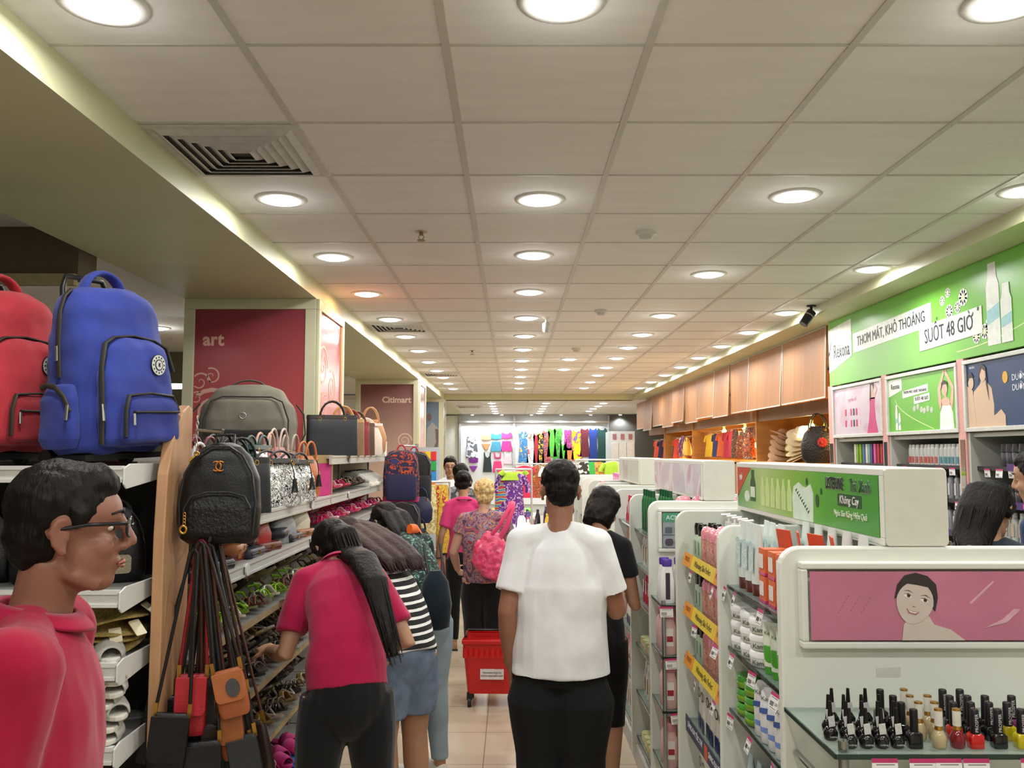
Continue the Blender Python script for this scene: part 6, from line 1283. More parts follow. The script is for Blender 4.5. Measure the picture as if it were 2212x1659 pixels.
def spray(a, x, z0, w, h, mi0, mi1, w0=.003):
    a.mi = mi0; a.poly([(x, z0), (x+w, z0), (x+w, z0+h*.72), (x+w*.85, z0+h*.82), (x+w*.8, z0+h), (x+w*.2, z0+h), (x+w*.15, z0+h*.82), (x, z0+h*.72)], w0, w0+.001); a.mi = mi1; a.poly([(x, z0+h*.25), (x+w, z0+h*.32), (x+w, z0+h*.5), (x, z0+h*.42)], w0+.001, w0+.0015)
def flower(a, x, z, r, m0, m1, w0=.003):
    a.mi = m0
    for k in range(9): t = 2*PI*k/9; a.poly(disc(x+r*.6*math.cos(t), z+r*.6*math.sin(t), r*.33, None, 8), w0, w0+.0008)
    a.mi = m1; a.poly(disc(x, z, r*.3, None, 10), w0+.0008, w0+.0014)
def art1(a, L):
    a.mi = 0; a.poly([(.02, 1.865), (L-.02, 1.865), (L-.02, 2.255), (.02, 2.255)], 0, .002)
    a.mi = 1; a.poly([(.68, 1.87), (.88, 1.87), (.84, 1.98), (.83, 2.09), (.84, 2.14), (.74, 2.14), (.74, 2.06), (.72, 1.97)], .002, .003)
    a.mi = 2; a.poly([(.74, 2.13), (.84, 2.13), (.86, 2.165), (.81, 2.18), (.80, 2.20), (.77, 2.20), (.76, 2.17), (.72, 2.165)], .002, .003); a.poly(disc(.79, 2.215, .024, .032), .003, .004); a.poly([(.85, 2.16), (.89, 2.20), (.84, 2.24), (.83, 2.23), (.865, 2.20), (.835, 2.165)], .003, .004)
    a.mi = 3; a.poly([(.755, 2.20), (.76, 2.25), (.79, 2.26), (.82, 2.25), (.825, 2.20), (.805, 2.235), (.775, 2.235), (.765, 2.12), (.745, 2.12)], .004, .005)
    for i in range(6):
        for j in range(2): a.mi = (4, 5, 1, 3)[i % 4]; a.poly(rrect(.25+.055*i, .28+.055*i, 1.93+.09*j, 1.985+.09*j, .006, 2), .002, .003)
wall_unit(6.36, 7.30, 'wall shelving unit under the lilac advert next to the wooden boards')
h1 = header(6.34, 7.32, 'framed lilac advert of a woman in a pink dress', art1, [lilac, gcol('c83a78'), gcol('d8b4a4'), gcol('2c2024'), gcol('b83048'), gcol('e8b8c8')])
text('Jeune', .06, fr((WX-.004, 7.20, 2.205), 'W'), mat('f4eef2', .4), h1); text('quyến rũ', .045, fr((WX-.004, 6.92, 2.15), 'W'), mat('f0a8c0', .4), h1, shear=.3)
def art2(a, L):
    a.mi = 0; a.poly([(.02, 1.865), (L-.02, 1.865), (L-.02, 2.255), (.02, 2.255)], 0, .002)
    a.mi = 1; a.poly([(.03, 2.12), (.24, 2.16), (.24, 2.24), (.03, 2.24)], .002, .003); a.poly([(.25, 2.10), (.62, 2.125), (.62, 2.175), (.25, 2.15)], .002, .003); a.poly([(.42, 2.05), (.64, 2.065), (.64, 2.115), (.42, 2.10)], .003, .004)
    a.poly([(.76, 1.868), (.94, 1.868), (.93, 1.97), (.90, 2.02), (.80, 2.02), (.77, 1.97)], .002, .003)
    a.mi = 2; a.poly([(.79, 2.02), (.91, 2.02), (.89, 2.06), (.86, 2.07), (.86, 2.09), (.83, 2.09), (.83, 2.07), (.80, 2.06)], .003, .004); a.poly(disc(.84, 2.125, .035, .045, 18), .004, .005)
    a.poly([(.775, 1.99), (.80, 2.03), (.785, 2.12), (.845, 2.23), (.835, 2.25), (.75, 2.13), (.755, 2.05)], .003, .004); a.poly([(.925, 1.99), (.90, 2.03), (.925, 2.12), (.845, 2.225), (.855, 2.25), (.955, 2.13), (.945, 2.05)], .003, .004)
    a.mi = 3; a.poly([(.80, 2.12), (.803, 2.165), (.84, 2.18), (.877, 2.165), (.88, 2.12), (.87, 2.15), (.84, 2.155), (.82, 2.15)], .005, .006)
    spray(a, .13, 1.88, .035, .18, 1, 4); spray(a, .175, 1.88, .035, .12, 1, 4)
    for (x, z) in ((.42, 2.02), (.47, 2.03), (.52, 2.01), (.56, 2.0), (.61, 2.01), (.66, 2.0)): flower(a, x, z, .022, 1, 5)
    a.mi = 5; o_, i_ = [(.13+.55*t, 2.10-.22*t**.6-.0) for t in [k/16 for k in range(17)]], [(.13+.55*t, 2.095-.22*t**.6) for t in [k/16 for k in range(17)]]
    strip(a, o_, i_, .002, .003)
wall_unit(5.28, 6.25, 'wall shelving unit under the framed green deodorant advert')
h2 = header(5.26, 6.27, 'framed green deodorant advert with a woman raising her arms', art2, [green, gcol('eef2ea'), gcol('d8b09c'), gcol('2c2420'), gcol('9cc8cc'), gcol('d8e8b0')])
mkt = mat('2a2c34', .5)
text('Rexona', .055, fr((WX-.005, 6.13, 2.19), 'W'), mkt, h2, sx=.8); text('THƠM MÁT, KHÔ THOÁNG', .027, fr((WX-.005, 5.835, 2.138), 'W'), mkt, h2, shear=0); text('SUỐT 48 GIỜ', .032, fr((WX-.006, 5.74, 2.083), 'W'), mkt, h2)
def art3(a, L):
    a.mi = 0; a.poly([(.02, 1.865), (L-.02, 1.865), (L-.02, 2.255), (.02, 2.255)], 0, .002)
    a.mi = 1
    a.poly([(.10, 1.868), (.30, 1.868), (.31, 1.99), (.29, 2.09), (.24, 2.13), (.22, 2.15), (.19, 2.15), (.17, 2.12), (.10, 2.08), (.08, 1.98)], .002, .003); a.poly([(.03, 1.868), (.12, 1.868), (.10, 2.0), (.09, 2.09), (.03, 2.12)], .003, .004)
    a.poly([(.28, 1.868), (.42, 1.868), (.42, 1.93), (.38, 1.965), (.33, 1.94), (.30, 1.93)], .003, .004); a.poly(disc(.205, 2.175, .032, .042), .004, .005); a.poly(disc(.075, 2.135, .030, .040), .004, .005)
    a.mi = 3; a.poly([(.15, 2.12), (.17, 2.215), (.205, 2.235), (.24, 2.215), (.255, 2.10), (.265, 2.02), (.238, 2.12), (.235, 2.19), (.20, 2.212), (.176, 2.18)], .005, .006); a.poly([(.045, 2.14), (.05, 2.19), (.08, 2.20), (.105, 2.17), (.09, 2.165), (.06, 2.165)], .005, .006)
    a.mi = 4; a.poly(disc(.43, 2.14, .026, .034), .003, .004)
wall_unit(4.20, 5.17, 'wall shelving unit under the navy advert, closest to the shop entrance side')
h3 = header(4.18, 5.19, 'framed navy skincare advert of a couple with bare shoulders', art3, [gcol('27406a'), gcol('d6b89c'), gcol('c8a488'), gcol('3a2a22'), gcol('e0a828')])
text('DƯỠNG CHẤT', .05, fr((WX-.004, 4.545, 2.13), 'W'), mat('e6eaf0', .4), h3, sx=.9); text('DƯỠNG TRẮNG', .05, fr((WX-.004, 4.53, 2.075), 'W'), mat('e6eaf0', .4), h3, sx=.9); text('NIVEA', .022, fr((WX-.004, 5.10, 2.225), 'W'), mat('e6eaf0', .4), h3)
for i, (ya, yb) in enumerate(((7.32, 7.42), (6.265, 6.345), (5.185, 5.265))):
    pl_ = empty('divider_column', 'pink column with mirror strip between wall units, %s from the wooden boards' % ORD[i], 'column', (0, 0, 0), group='pink divider columns')
    MB().box(WX-.01, WX+.03, ya, yb, 0, 2.29).build('pink_face', M_pinkp, pl_); MB().box(WX-.014, WX-.01, ya+.015, yb-.015, .1, 1.80).build('mirror_strip', mat('9a9a98', .04, metal=1, var=.02), pl_)
# big green sign
gs = empty('wall_sign', 'long green deodorant sign above the cosmetics wall', 'sign', (0, 0, 0))
MB().box(WX-.01, WX+.02, 3.3, 7.37, 2.29, 2.838).build('sign_board', mat('6fb93c', .35, var=.05, scale=1.5), gs)
Y0 = 7.37; a = MB(); a.M = fr((WX-.010, Y0, 0), 'W'); U = lambda y: Y0-y
a.mi = 0; a.poly([(0, 2.40), (.0, 2.77), (.50, 2.80), (.50, 2.50)], 0, .002); a.poly([(U(6.84), 2.515), (U(5.55), 2.545), (U(5.55), 2.70), (U(6.84), 2.67)], 0, .002); a.poly([(U(5.72), 2.395), (U(4.95), 2.415), (U(4.95), 2.575), (U(5.72), 2.555)], .002, .004)
spray(a, U(4.90), 2.33, .13, .47, 0, 3, .001); spray(a, U(4.755), 2.33, .105, .33, 0, 3, .003)
for (y, z, r) in ((5.15, 2.66, .06), (5.40, 2.68, .035), (5.33, 2.72, .035), (5.32, 2.60, .05), (5.22, 2.61, .04), (5.02, 2.40, .045), (4.93, 2.42, .05), (4.87, 2.46, .05)): flower(a, U(y), z, r, 0, 4, .001)
a.mi = 4; o_ = [(U(5.25)+.9*t, 2.335+.12*t*t) for t in [k/20 for k in range(21)]]; strip(a, [(x, z+.006) for x, z in o_], o_, 0, .001)
a.mi = 2; a.poly([(-.012, 2.585), (.010, 2.54), (.022, 2.545), (.062, 2.66), (.054, 2.665), (.014, 2.57), (-.002, 2.60)], .002, .003)
a.build('sign_picture', [mat('e9ede6', .4), green, mat('25242c', .5), mat('9ccfd4', .4), mat('dcecb0', .4)], gs)
text('Rexona', .165, fr((WX-.0135, U(0)-.285, 2.565), 'W'), mkt, gs, sx=.68); text('THƠM MÁT, KHÔ THOÁNG', .108, fr((WX-.0135, 6.195, 2.607), 'W') @ Matrix.Rotation(.022, 4, 'Z'), mkt, gs, sx=.83)
text('SUỐT 48 GIỜ', .135, fr((WX-.0155, 5.345, 2.485), 'W') @ Matrix.Rotation(.022, 4, 'Z'), mkt, gs, sx=.76); text('*', .06, fr((WX-.0155, 4.985, 2.55), 'W'), mkt, gs)
# stock on the wall shelves
def mk(key, *a_, **k): K(key, *a_, **k)
mk('redBot', 'deodorant_bottle', 'bottle', [(0, .022, .016), (.10, .022, .016)], pl('d8dad8', .25), [(.10, .018, .014), (.125, .014, .011)], pl('e8eae8'), lab=(.016, .01, .05, -.0165), lm=pl('d06a60')); mk('tealBot', 'deodorant_bottle', 'bottle', [(0, .022, .016), (.10, .022, .016)], pl('d8dad8', .25), [(.10, .018, .014), (.125, .014, .011)], pl('e8eae8'), lab=(.016, .01, .05, -.0165), lm=pl('5a9ca8'))
mk('greyCan', 'spray_can', 'spray can', [(0, .021, .021), (.13, .021, .021), (.14, .015, .015)], pl('9c9ea4', .25), [(.14, .014, .014), (.16, .012, .012)], pl('3a3a40'), lab=(.012, .02, .10, -.0215), lm=pl('d8d8dc')); mk('blackRoll', 'roll_on_bottle', 'bottle', [(0, .020, .020), (.06, .024, .024), (.065, .02, .02)], pl('3a3b42', .3), [(.065, .024, .024), (.10, .020, .020)], pl('24252a'))
mk('tanB', 'perfume_bottle', 'bottle', [(0, .024, .018), (.10, .024, .018)], pl('b08c60', .25), [(.10, .018, .014), (.15, .014, .011)], pl('2c2a28')); mk('bookBx', 'product_carton', 'carton', [(0, .016, .03), (.15, .016, .03)], pl('c8b49c', .5), p=30, n=20)
for c_, nm_ in (('b83040', 'red'), ('e8649a', 'pink'), ('8cb830', 'lime'), ('5a7ab0', 'blue'), ('e8e4d8', 'white'), ('5c3c8c', 'purple'), ('78b0a4', 'mint')): mk('bx'+nm_, 'product_carton', 'carton', [(0, .018, .03), (.15, .018, .03)], pl(c_, .5), p=30, n=20); NAMES['bx'+nm_] = 'upright %s carton' % nm_
NAMES.update(redBot='white bottle with red label', tealBot='white bottle with teal label', greyCan='grey spray can', blackRoll='black roll-on bottle', tanB='tan bottle with dark cap')
def wrow(seq, y0, dy, z, where, x=WX+.11, s=1.0):
    cnt = {}
    for i, kd in enumerate(seq):
        cnt[kd] = cnt.get(kd, 0)+1; put(kd, x+.004*math.sin(i*5), y0-dy*i, z, '%s on %s, %s of them' % (NAMES[kd], where, od(cnt[kd]-1)), NAMES[kd]+'s on '+where, s=s)
wrow(['bxwhite', 'bxlime', 'bxlime', 'bxblue', 'bxwhite', 'bxmint', 'bxpurple', 'bxpink', 'bxred', 'bxred', 'bxred', 'bxred'], 7.10, .055, WS[0], 'top shelf under the lilac advert')
wrow(['bxpink', 'bxwhite']*6, 7.15, .06, WS[1], 'second shelf under the lilac advert')
wrow(['redBot']*8+['tealBot']*7, 6.16, .055, WS[0], 'top shelf under the green advert', s=1.1); wrow(['greyCan']*12, 6.10, .07, WS[1], 'second shelf under the green advert', s=.95); wrow(['tanB']*5+['greyCan']*7, 6.13, .07, WS[2], 'third shelf under the green advert', s=.95); wrow(['tanB']*6+['redBot']*6, 6.13, .07, WS[3], 'fourth shelf under the green advert', s=.95)
wrow(['blackRoll']*8+['redBot']*4, 4.98, .058, WS[0], 'top shelf under the navy advert', s=1.3); wrow(['blackRoll']*6+['clearB']*6, 4.98, .06, WS[1], 'second shelf under the navy advert', s=1.1); wrow(['clearB']*12, 5.05, .066, WS[2], 'third shelf under the navy advert', s=.9); wrow(['greyCan']*12, 5.05, .066, WS[3], 'fourth shelf under the navy advert')
for i, (y, z) in enumerate(((5.75, WS[1]), (5.65, WS[2]), (5.55, WS[3]), (4.62, WS[0]), (4.55, WS[1]))):
    o = empty('promotion_strip', 'purple promotion strip with pink flower mark on the cosmetics wall, %s from the boards' % ORD[i], 'shelf strip', (WX+.03, y, z), group='purple promotion strips'); g = MB(); g.M = fr((0, 0, 0), 'W'); g.poly([(-.22, -.02), (.22, -.02), (.22, .02), (-.22, .02)], 0, .002); g.build('strip_card', gcol('4a2c6c'), o)
    g = MB(); g.M = fr((0, 0, 0), 'W'); g.poly([(-.15, -.012), (-.13, -.016), (-.115, 0), (-.13, .016), (-.15, .012)], .002, .003); g.build('pink_mark', gcol('e050a8'), o); text('ladies', .024, fr((-.002, 0, 0), 'W'), gcol('c8b8d8'), o)
for i, (y, j) in enumerate(((6.10, 0), (5.62, 0), (5.45, 0), (5.95, 1), (5.70, 2), (5.40, 1), (5.05, 0), (4.92, 0), (4.80, 0), (4.9, 1), (4.7, 2), (4.62, 2))): tagcard(WX+.032, y, WS[j]-.012, 'white price ticket on %s shelf of cosmetics wall, %s counted from the boards' % (ORD[j], ORD[i]), (0, .12*math.sin(i*3), .1*math.sin(i)), None, 'W', 1.15)

# ================================================================ wooden shutters and lit stall
BE = [7.48, 8.73, 9.95, 10.84, 11.7, 12.76, 13.67, 14.7, 15.7, 16.8, 17.9, 19.0]
M_mdf = mat('a06f42', .5, spec=.3, var=.10, scale=3, stretch=(1, 8, .4))
M_alu = mat('b9b4a8', .35, metal=.5, var=.05)
for i in range(11):
    y0, y1 = BE[i]+.015, BE[i+1]-.015; o = empty('wooden_shutter', 'hinged wooden board over the lit stall, %s from the green sign' % ORD[i], 'wooden board', (2.76, (y0+y1)/2, 2.835), rot=(0, (.04+.03*math.sin(i*2.3)), .012*math.sin(i*1.9)), group='hinged wooden boards'); L = y1-y0; h = .63+.03*math.sin(i*3)
    MB().box(0, .014, -L/2, L/2, -h, 0).build('wood_panel', M_mdf, o); g = MB(); g.M = fr((0, L/2, 0), 'W'); frame_bars(g, 0, L, -h-.006, .003, .014, 0, .004); g.build('metal_edging', M_alu, o)
st = empty('market_stall', 'warmly lit wooden stall structure under the hinged boards', 'stall', (0, 0, 0))
M_st = mat('c08a4a', .5, var=.12, scale=4, stretch=(1, 1, 6)); MB().box(4.1, 4.15, 7.55, 18.9, 0, 2.79).build('rear_wall', M_st, st); MB().box(2.95, 4.1, 7.55, 19, 1.58, 1.62).build('display_ledge', M_st, st); MB().box(2.95, 2.99, 7.55, 19, 0, 1.6).build('counter_front', mat('8a6238', .5), st)
MB().box(3.02, 3.06, 7.55, 19, 2.10, 2.24).build('fascia_beam', mat('8f6f4c', .5, var=.1), st)
for y in (7.6, 10.6, 14.35, 17.0): MB().box(3.0, 4.1, y-.02, y+.02, 1.62, 2.3).build('partition', M_st, st)
for i, (x, y, z, e) in enumerate(((3.12, 8.0, 2.06, 9), (3.25, 9.35, 2.0, 8), (3.1, 10.9, 1.82, 10), (3.3, 12.2, 2.05, 10), (3.1, 14.55, 1.80, 10), (3.3, 13.4, 2.05, 8), (3.1, 15.6, 1.80, 8), (3.4, 17.8, 2.0, 9))):
    o = empty('warm_lamp', 'small warm yellow lamp inside the wooden stall, %s from the green sign' % ORD[i], 'lamp', (x, y, z), group='warm stall lamps')
    MB().ell((0, 0, 0), (.035, .035, .045), 14, 10).build('glowing_bulb', mat('ffd27a', .5, var=0, emit=22), o); MB().tube([(0, 0, .04), (0, 0, .08)], .02, 10).build('socket', mat('c8b89a', .5), o); MB().tube([(0, 0, .08), (0, 0, 2.84-z)], .004, 6).build('cord', M_black, o)
    ld = bpy.data.lights.new('bulb', 'POINT'); ld.energy = e*2.6; ld.shadow_soft_size = .05; ld.color = (1, .62, .22); l = bpy.data.objects.new('bulb', ld); COL.objects.link(l); l.parent = o; l.location = (-.03, -.05, -.06)
def hanging(name, cat, c, h, w, kind=0, d=.05, m=None):
    o = empty(name, None, cat); M = m or fabric(c)
    if kind == 0:   # dress or shirt on a hanger
        MB().loft([(-h, w*.55, d), (-h*.5, w*.42, d*.8), (-h*.2, w*.40, d*.7), (-h*.06, w*.46, d*.5), (0, w*.16, d*.3)], 18, 3).build('garment', M, o)
        for s in (-1, 1): MB().tube([(s*w*.40, 0, -h*.07), (s*w*.56, 0, -h*.24), (s*w*.58, 0, -h*.34)], [(w*.12, d*.6), (w*.10, d*.5), (w*.10, d*.5)], 10, side=(1, 0, 0)).build('sleeve', M, o)
        MB().tube([(-w*.42, 0, -h*.05), (0, 0, .015), (w*.42, 0, -h*.05)], .005, 6).build('hanger', M_white, o)
    elif kind == 1: # cloth bag
        MB().loft([(-h, w*.40, d), (-h*.9, w*.5, d*1.2), (-h*.4, w*.46, d), (-h*.22, w*.40, d*.5)], 18, 3).build('bag_body', M, o)
        for s in (-1, 1): MB().tube([(-w*.3, s*d*.4, -h*.25), (-w*.15, s*d*.2, -.02), (0, 0, 0), (w*.15, s*d*.2, -.02), (w*.3, s*d*.4, -h*.25)], .006, 6).build('bag_handle', M, o)
    else:           # scarf
        MB().loft([(-h, w*.5, d*.5), (-h*.5, w*.42, d*.6), (-h*.04, w*.25, d*.4), (0, w*.22, d*.3)], 16, 2.4).build('scarf_cloth', M, o)
    return o
MX = [patt(['7a2a1c', 'c86a30', '2a2430', 'd8b070'], 14, 'noise', .7, dist=9), patt(['2a2018', '8a5a34', '4a3a30', 'c8a070'], 16, 'noise', .6, dist=8), patt(['7a3a2c', 'b8a898', '3a3430', '8a6a5c'], 10, 'noise', .6, dist=9)]
IT = [(3.2, 10.95, 2.06, 'e83a7c', .34, .22, 1, 'hot pink'), (3.15, 11.2, 2.06, None, .40, .2, 2, 'patterned dark red'), (3.15, 11.5, 2.06, None, .42, .22, 2, 'brown flame-pattern'), (3.2, 11.8, 2.05, None, .40, .34, 1, 'grey and red floral'), (3.15, 12.15, 2.05, None, .40, .24, 2, 'brown and gold'),
      (3.2, 12.5, 2.04, 'b02a4a', .38, .2, 0, 'crimson'), (3.2, 12.8, 2.03, 'c23048', .38, .2, 0, 'red'), (3.2, 13.1, 2.03, 'e0703a', .36, .2, 0, 'orange'), (3.2, 13.5, 2.02, '2c3a70', .36, .2, 0, 'navy'), (3.2, 13.9, 2.02, 'd8b430', .36, .2, 0, 'mustard yellow'),
      (3.15, 14.8, 2.0, None, .38, .24, 1, 'dark tribal-print'), (3.15, 15.2, 2.0, None, .36, .26, 1, 'brown folk-print'), (3.15, 15.9, 1.98, None, .38, .26, 1, 'black and tan printed'), (3.15, 16.4, 1.98, None, .38, .26, 1, 'rust-coloured printed'), (3.1, 17.3, 1.98, 'e0542a', .40, .24, 0, 'bright orange'), (3.1, 17.8, 1.98, '2c2c54', .36, .22, 0, 'indigo'), (3.1, 18.4, 1.98, 'd84a20', .36, .24, 0, 'flame red')]
IT += [(3.6, 8.3, 2.02, None, .34, .24, 1, 'brown woven'), (3.6, 8.8, 2.02, 'c8a040', .34, .24, 1, 'ochre'), (3.7, 9.6, 2.04, None, .4, .24, 2, 'leafy dark'), (3.5, 10.4, 2.04, 'a85a2c', .36, .22, 2, 'rust'), (3.5, 11.3, 2.04, 'e8c89c', .36, .24, 0, 'cream'), (3.5, 12.0, 2.04, 'd8a030', .36, .24, 0, 'gold'), (3.5, 13.2, 2.04, '3a6aa0', .36, .24, 0, 'sky blue'),
       (2.95, 10.75, 1.98, None, .3, .16, 1, 'speckled red'), (2.93, 14.45, 1.98, 'd8b048', .3, .16, 1, 'straw yellow'), (3.1, 16.15, 1.98, 'b83a2c', .36, .2, 0, 'brick red')]
for i, (x, y, z, c, h, w_, kd, nm) in enumerate(IT):
    o = hanging(('hanging_dress', 'cloth_bag', 'scarf')[kd], ('clothes', 'bag', 'scarf')[kd], c, h, w_, kd, .05, None if c else MX[i % 3]); o.location = (x, y, z); o.rotation_euler = (0, 0, -1.1+.2*math.sin(i*3)); o['label'] = '%s %s hanging in the lit stall' % (nm, ('garment', 'cloth bag', 'scarf')[kd]); 
tag(MB().tube([(3.2, 10.65, 2.075), (3.15, 14.3, 2.05)], .006, 8).build('hanging_rail', M_sil), 'thin metal rail with clothes in the middle bay of the stall', 'rail'); tag(MB().tube([(3.15, 14.4, 2.02), (3.1, 18.9, 2.0)], .006, 8).build('hanging_rail', M_sil), 'thin metal rail with clothes in the far bay of the stall', 'rail')
o = empty('round_tray', 'round purple and gold lacquer tray standing upright in the stall', 'tray', (3.0, 15.15, 1.84), rot=(0, -PI/2+.1, .25)); MB().loft([(-.01, .17, .15), (0, .185, .165), (.012, .19, .17), (.006, .165, .145)], 30).build('tray_dish', patt(['5a2a6a', '8a3a7a', 'b89a4a', '6a4a2a'], 8, 'noise', .15, dist=6, coat=.5), o)
for i in range(18):
    j = i//6; g = MB(); g.loft([(0, .17, .15), (.006, .172, .152), (.02, .09, .08), (.075, .07, .062), (.082, .04, .036)], 24); o = g.build('straw_hat', mat(('c8a07c', 'a8a842', 'dcc89c')[j], .75, var=.2, scale=120, bump=.5, bscale=260)); q = MB().loft([(.022, .092, .082), (.036, .085, .076)], 24).build('hat_band', fabric(('8a5a3c', '2c5a34', 'e8e0cc')[j]), o)
    tag(o, '%s hat in the stall, %s of its stack' % (('pink-beige straw', 'lime green straw', 'cream straw')[j], ORD[i % 6]), 'hat', 'hats stacked in the stall'); o.location = ((3.20, 3.28, 3.12)[j], (10.25, 9.85, 9.35)[j]-.012*(i % 6), 1.64+.055*(i % 6)); o.rotation_euler = (.35, -.30, .4*i)
o = empty('table_lamp', 'glowing cream lamp shade above the stacked hats in the stall', 'lamp', (3.12, 9.10, 1.88)); MB().loft([(0, .11, .11), (.11, .085, .085), (.125, .06, .06)], 24).build('lamp_shade', mat('fff0cc', .5, var=0, emit=3.5), o); MB().tube([(0, 0, -.258), (0, 0, .02)], .012, 8).build('lamp_stem', M_gold, o)
o = handbag('15130f', .34, .36, .14, style='round', m=mat('14120f', .35, var=.2, bump=.8, bscale=60)); tag(o, 'black gathered bag with a red fabric flower in the stall', 'handbag'); o.location = (3.0, 8.45, 1.622); o.rotation_euler = (0, 0, -.6)
fl = MB(); 
for k in range(9): t = 2*PI*k/9; fl.ell((.06+.03*math.cos(t), -.09, .20+.03*math.sin(t)), (.02, .014, .02), 8, 6)
fl.ell((.06, -.10, .20), (.018, .018, .018), 8, 6); fl.build('red_flower', fabric('8a1c24'), o)
for i in range(3):
    g = MB(); n = 9
    for k in range(n):
        t = PI*(k/(n-1)-.5)*1.3; g.poly([(0, 0), (.17*math.sin(t)-.012, .17*math.cos(t)), (.2*math.sin(t), .2*math.cos(t)), (.17*math.sin(t)+.012, .17*math.cos(t))], .004*k, .004*k+.003)
    o = g.build('leaf_fan', mat('5e7a30', .6, var=.2)); tag(o, 'green palm-leaf fan behind the stacked hats, %s of three' % ORD[i], 'fan', 'palm-leaf fans'); o.location = (3.4, 9.1+.25*i, 1.85); o.rotation_euler = (PI/2, 0, -PI/2+.4)

# ================================================================ far end: swimwear and dresses on the back wall
fw = empty('display_wall', 'white-lit back wall display frame with chrome rails', 'display wall', (0, 0, 0))
MB().box(-1.45, 2.72, 24.10, 24.14, .3, 2.62).build('backing_board', mat('e4e8ec', .5, var=.02), fw)
for x in (-1.45, .06, 2.70): MB().box(x-.03, x+.03, 24.02, 24.12, 0, 2.76).build('frame_post', mat('b8bcc0', .35, metal=.3), fw)
MB().box(-1.45, 2.72, 24.0, 24.06, 2.56, 2.60).build('top_rail', M_sil, fw); MB().box(2.72, 4.3, 24.0, 24.1, .2, 2.76).build('dark_panel', mat('5a5652', .5), fw); MB().box(-2.2, -1.48, 24.08, 24.12, 0, 2.76).build('cream_panel', mat('dcdcd2', .5), fw)
def garment(parts, label, px, py, w, h, Y=24.075, group=None, cols=None, cat='clothes', name='garment'):
    """parts: outlines in a unit box (x -.5...5, y 0 down to -1), each its own cloth piece"""
    c = at(px, py, Y); o = empty(name, label, cat, (c.x, Y, c.z), 0, group)
    for i, (pts, m) in enumerate(parts):
        g = MB(); g.M = fr((0, 0, 0), 'S'); g.poly([(x*w, y*h) for x, y in pts][::-1], -.02, .02); g.build('cloth_piece', m, o, .008)
    MB().tube([(-w*.32, 0, -.02), (0, 0, .03), (w*.32, 0, -.02)], .006, 6).build('hanger', M_white, o); MB().tube([(0, 0, .03), (0, 0, .07), (.02, 0, .09), (.01, 0, .105)], .004, 6).build('hanger_hook', M_sil, o)
    return o
TOPs = [(-.5, -.02), (-.3, .02), (-.1, -.06), (.1, -.06), (.3, .02), (.5, -.02), (.47, -.28), (.1, -.32), (-.1, -.32), (-.47, -.28)]
SKI = [(-.38, -.44), (.38, -.44), (.55, -.98), (.25, -1), (0, -.97), (-.25, -1), (-.55, -.98)]
BRI = [(-.45, -.5), (.45, -.5), (.1, -.85), (-.1, -.85)]
TANK = [(-.3, 0), (-.2, -.22), (0, -.3), (.2, -.22), (.3, 0), (.38, -.02), (.36, -.3), (.42, -.6), (.48, -1), (-.48, -1), (-.42, -.6), (-.36, -.3), (-.38, -.02)]
DRS = [(-.30, 0), (-.12, -.05), (.12, -.05), (.30, 0), (.42, -.10), (.34, -.28), (.32, -.42), (.5, -1), (-.5, -1), (-.32, -.42), (-.34, -.28), (-.42, -.10)]
f_ = fabric
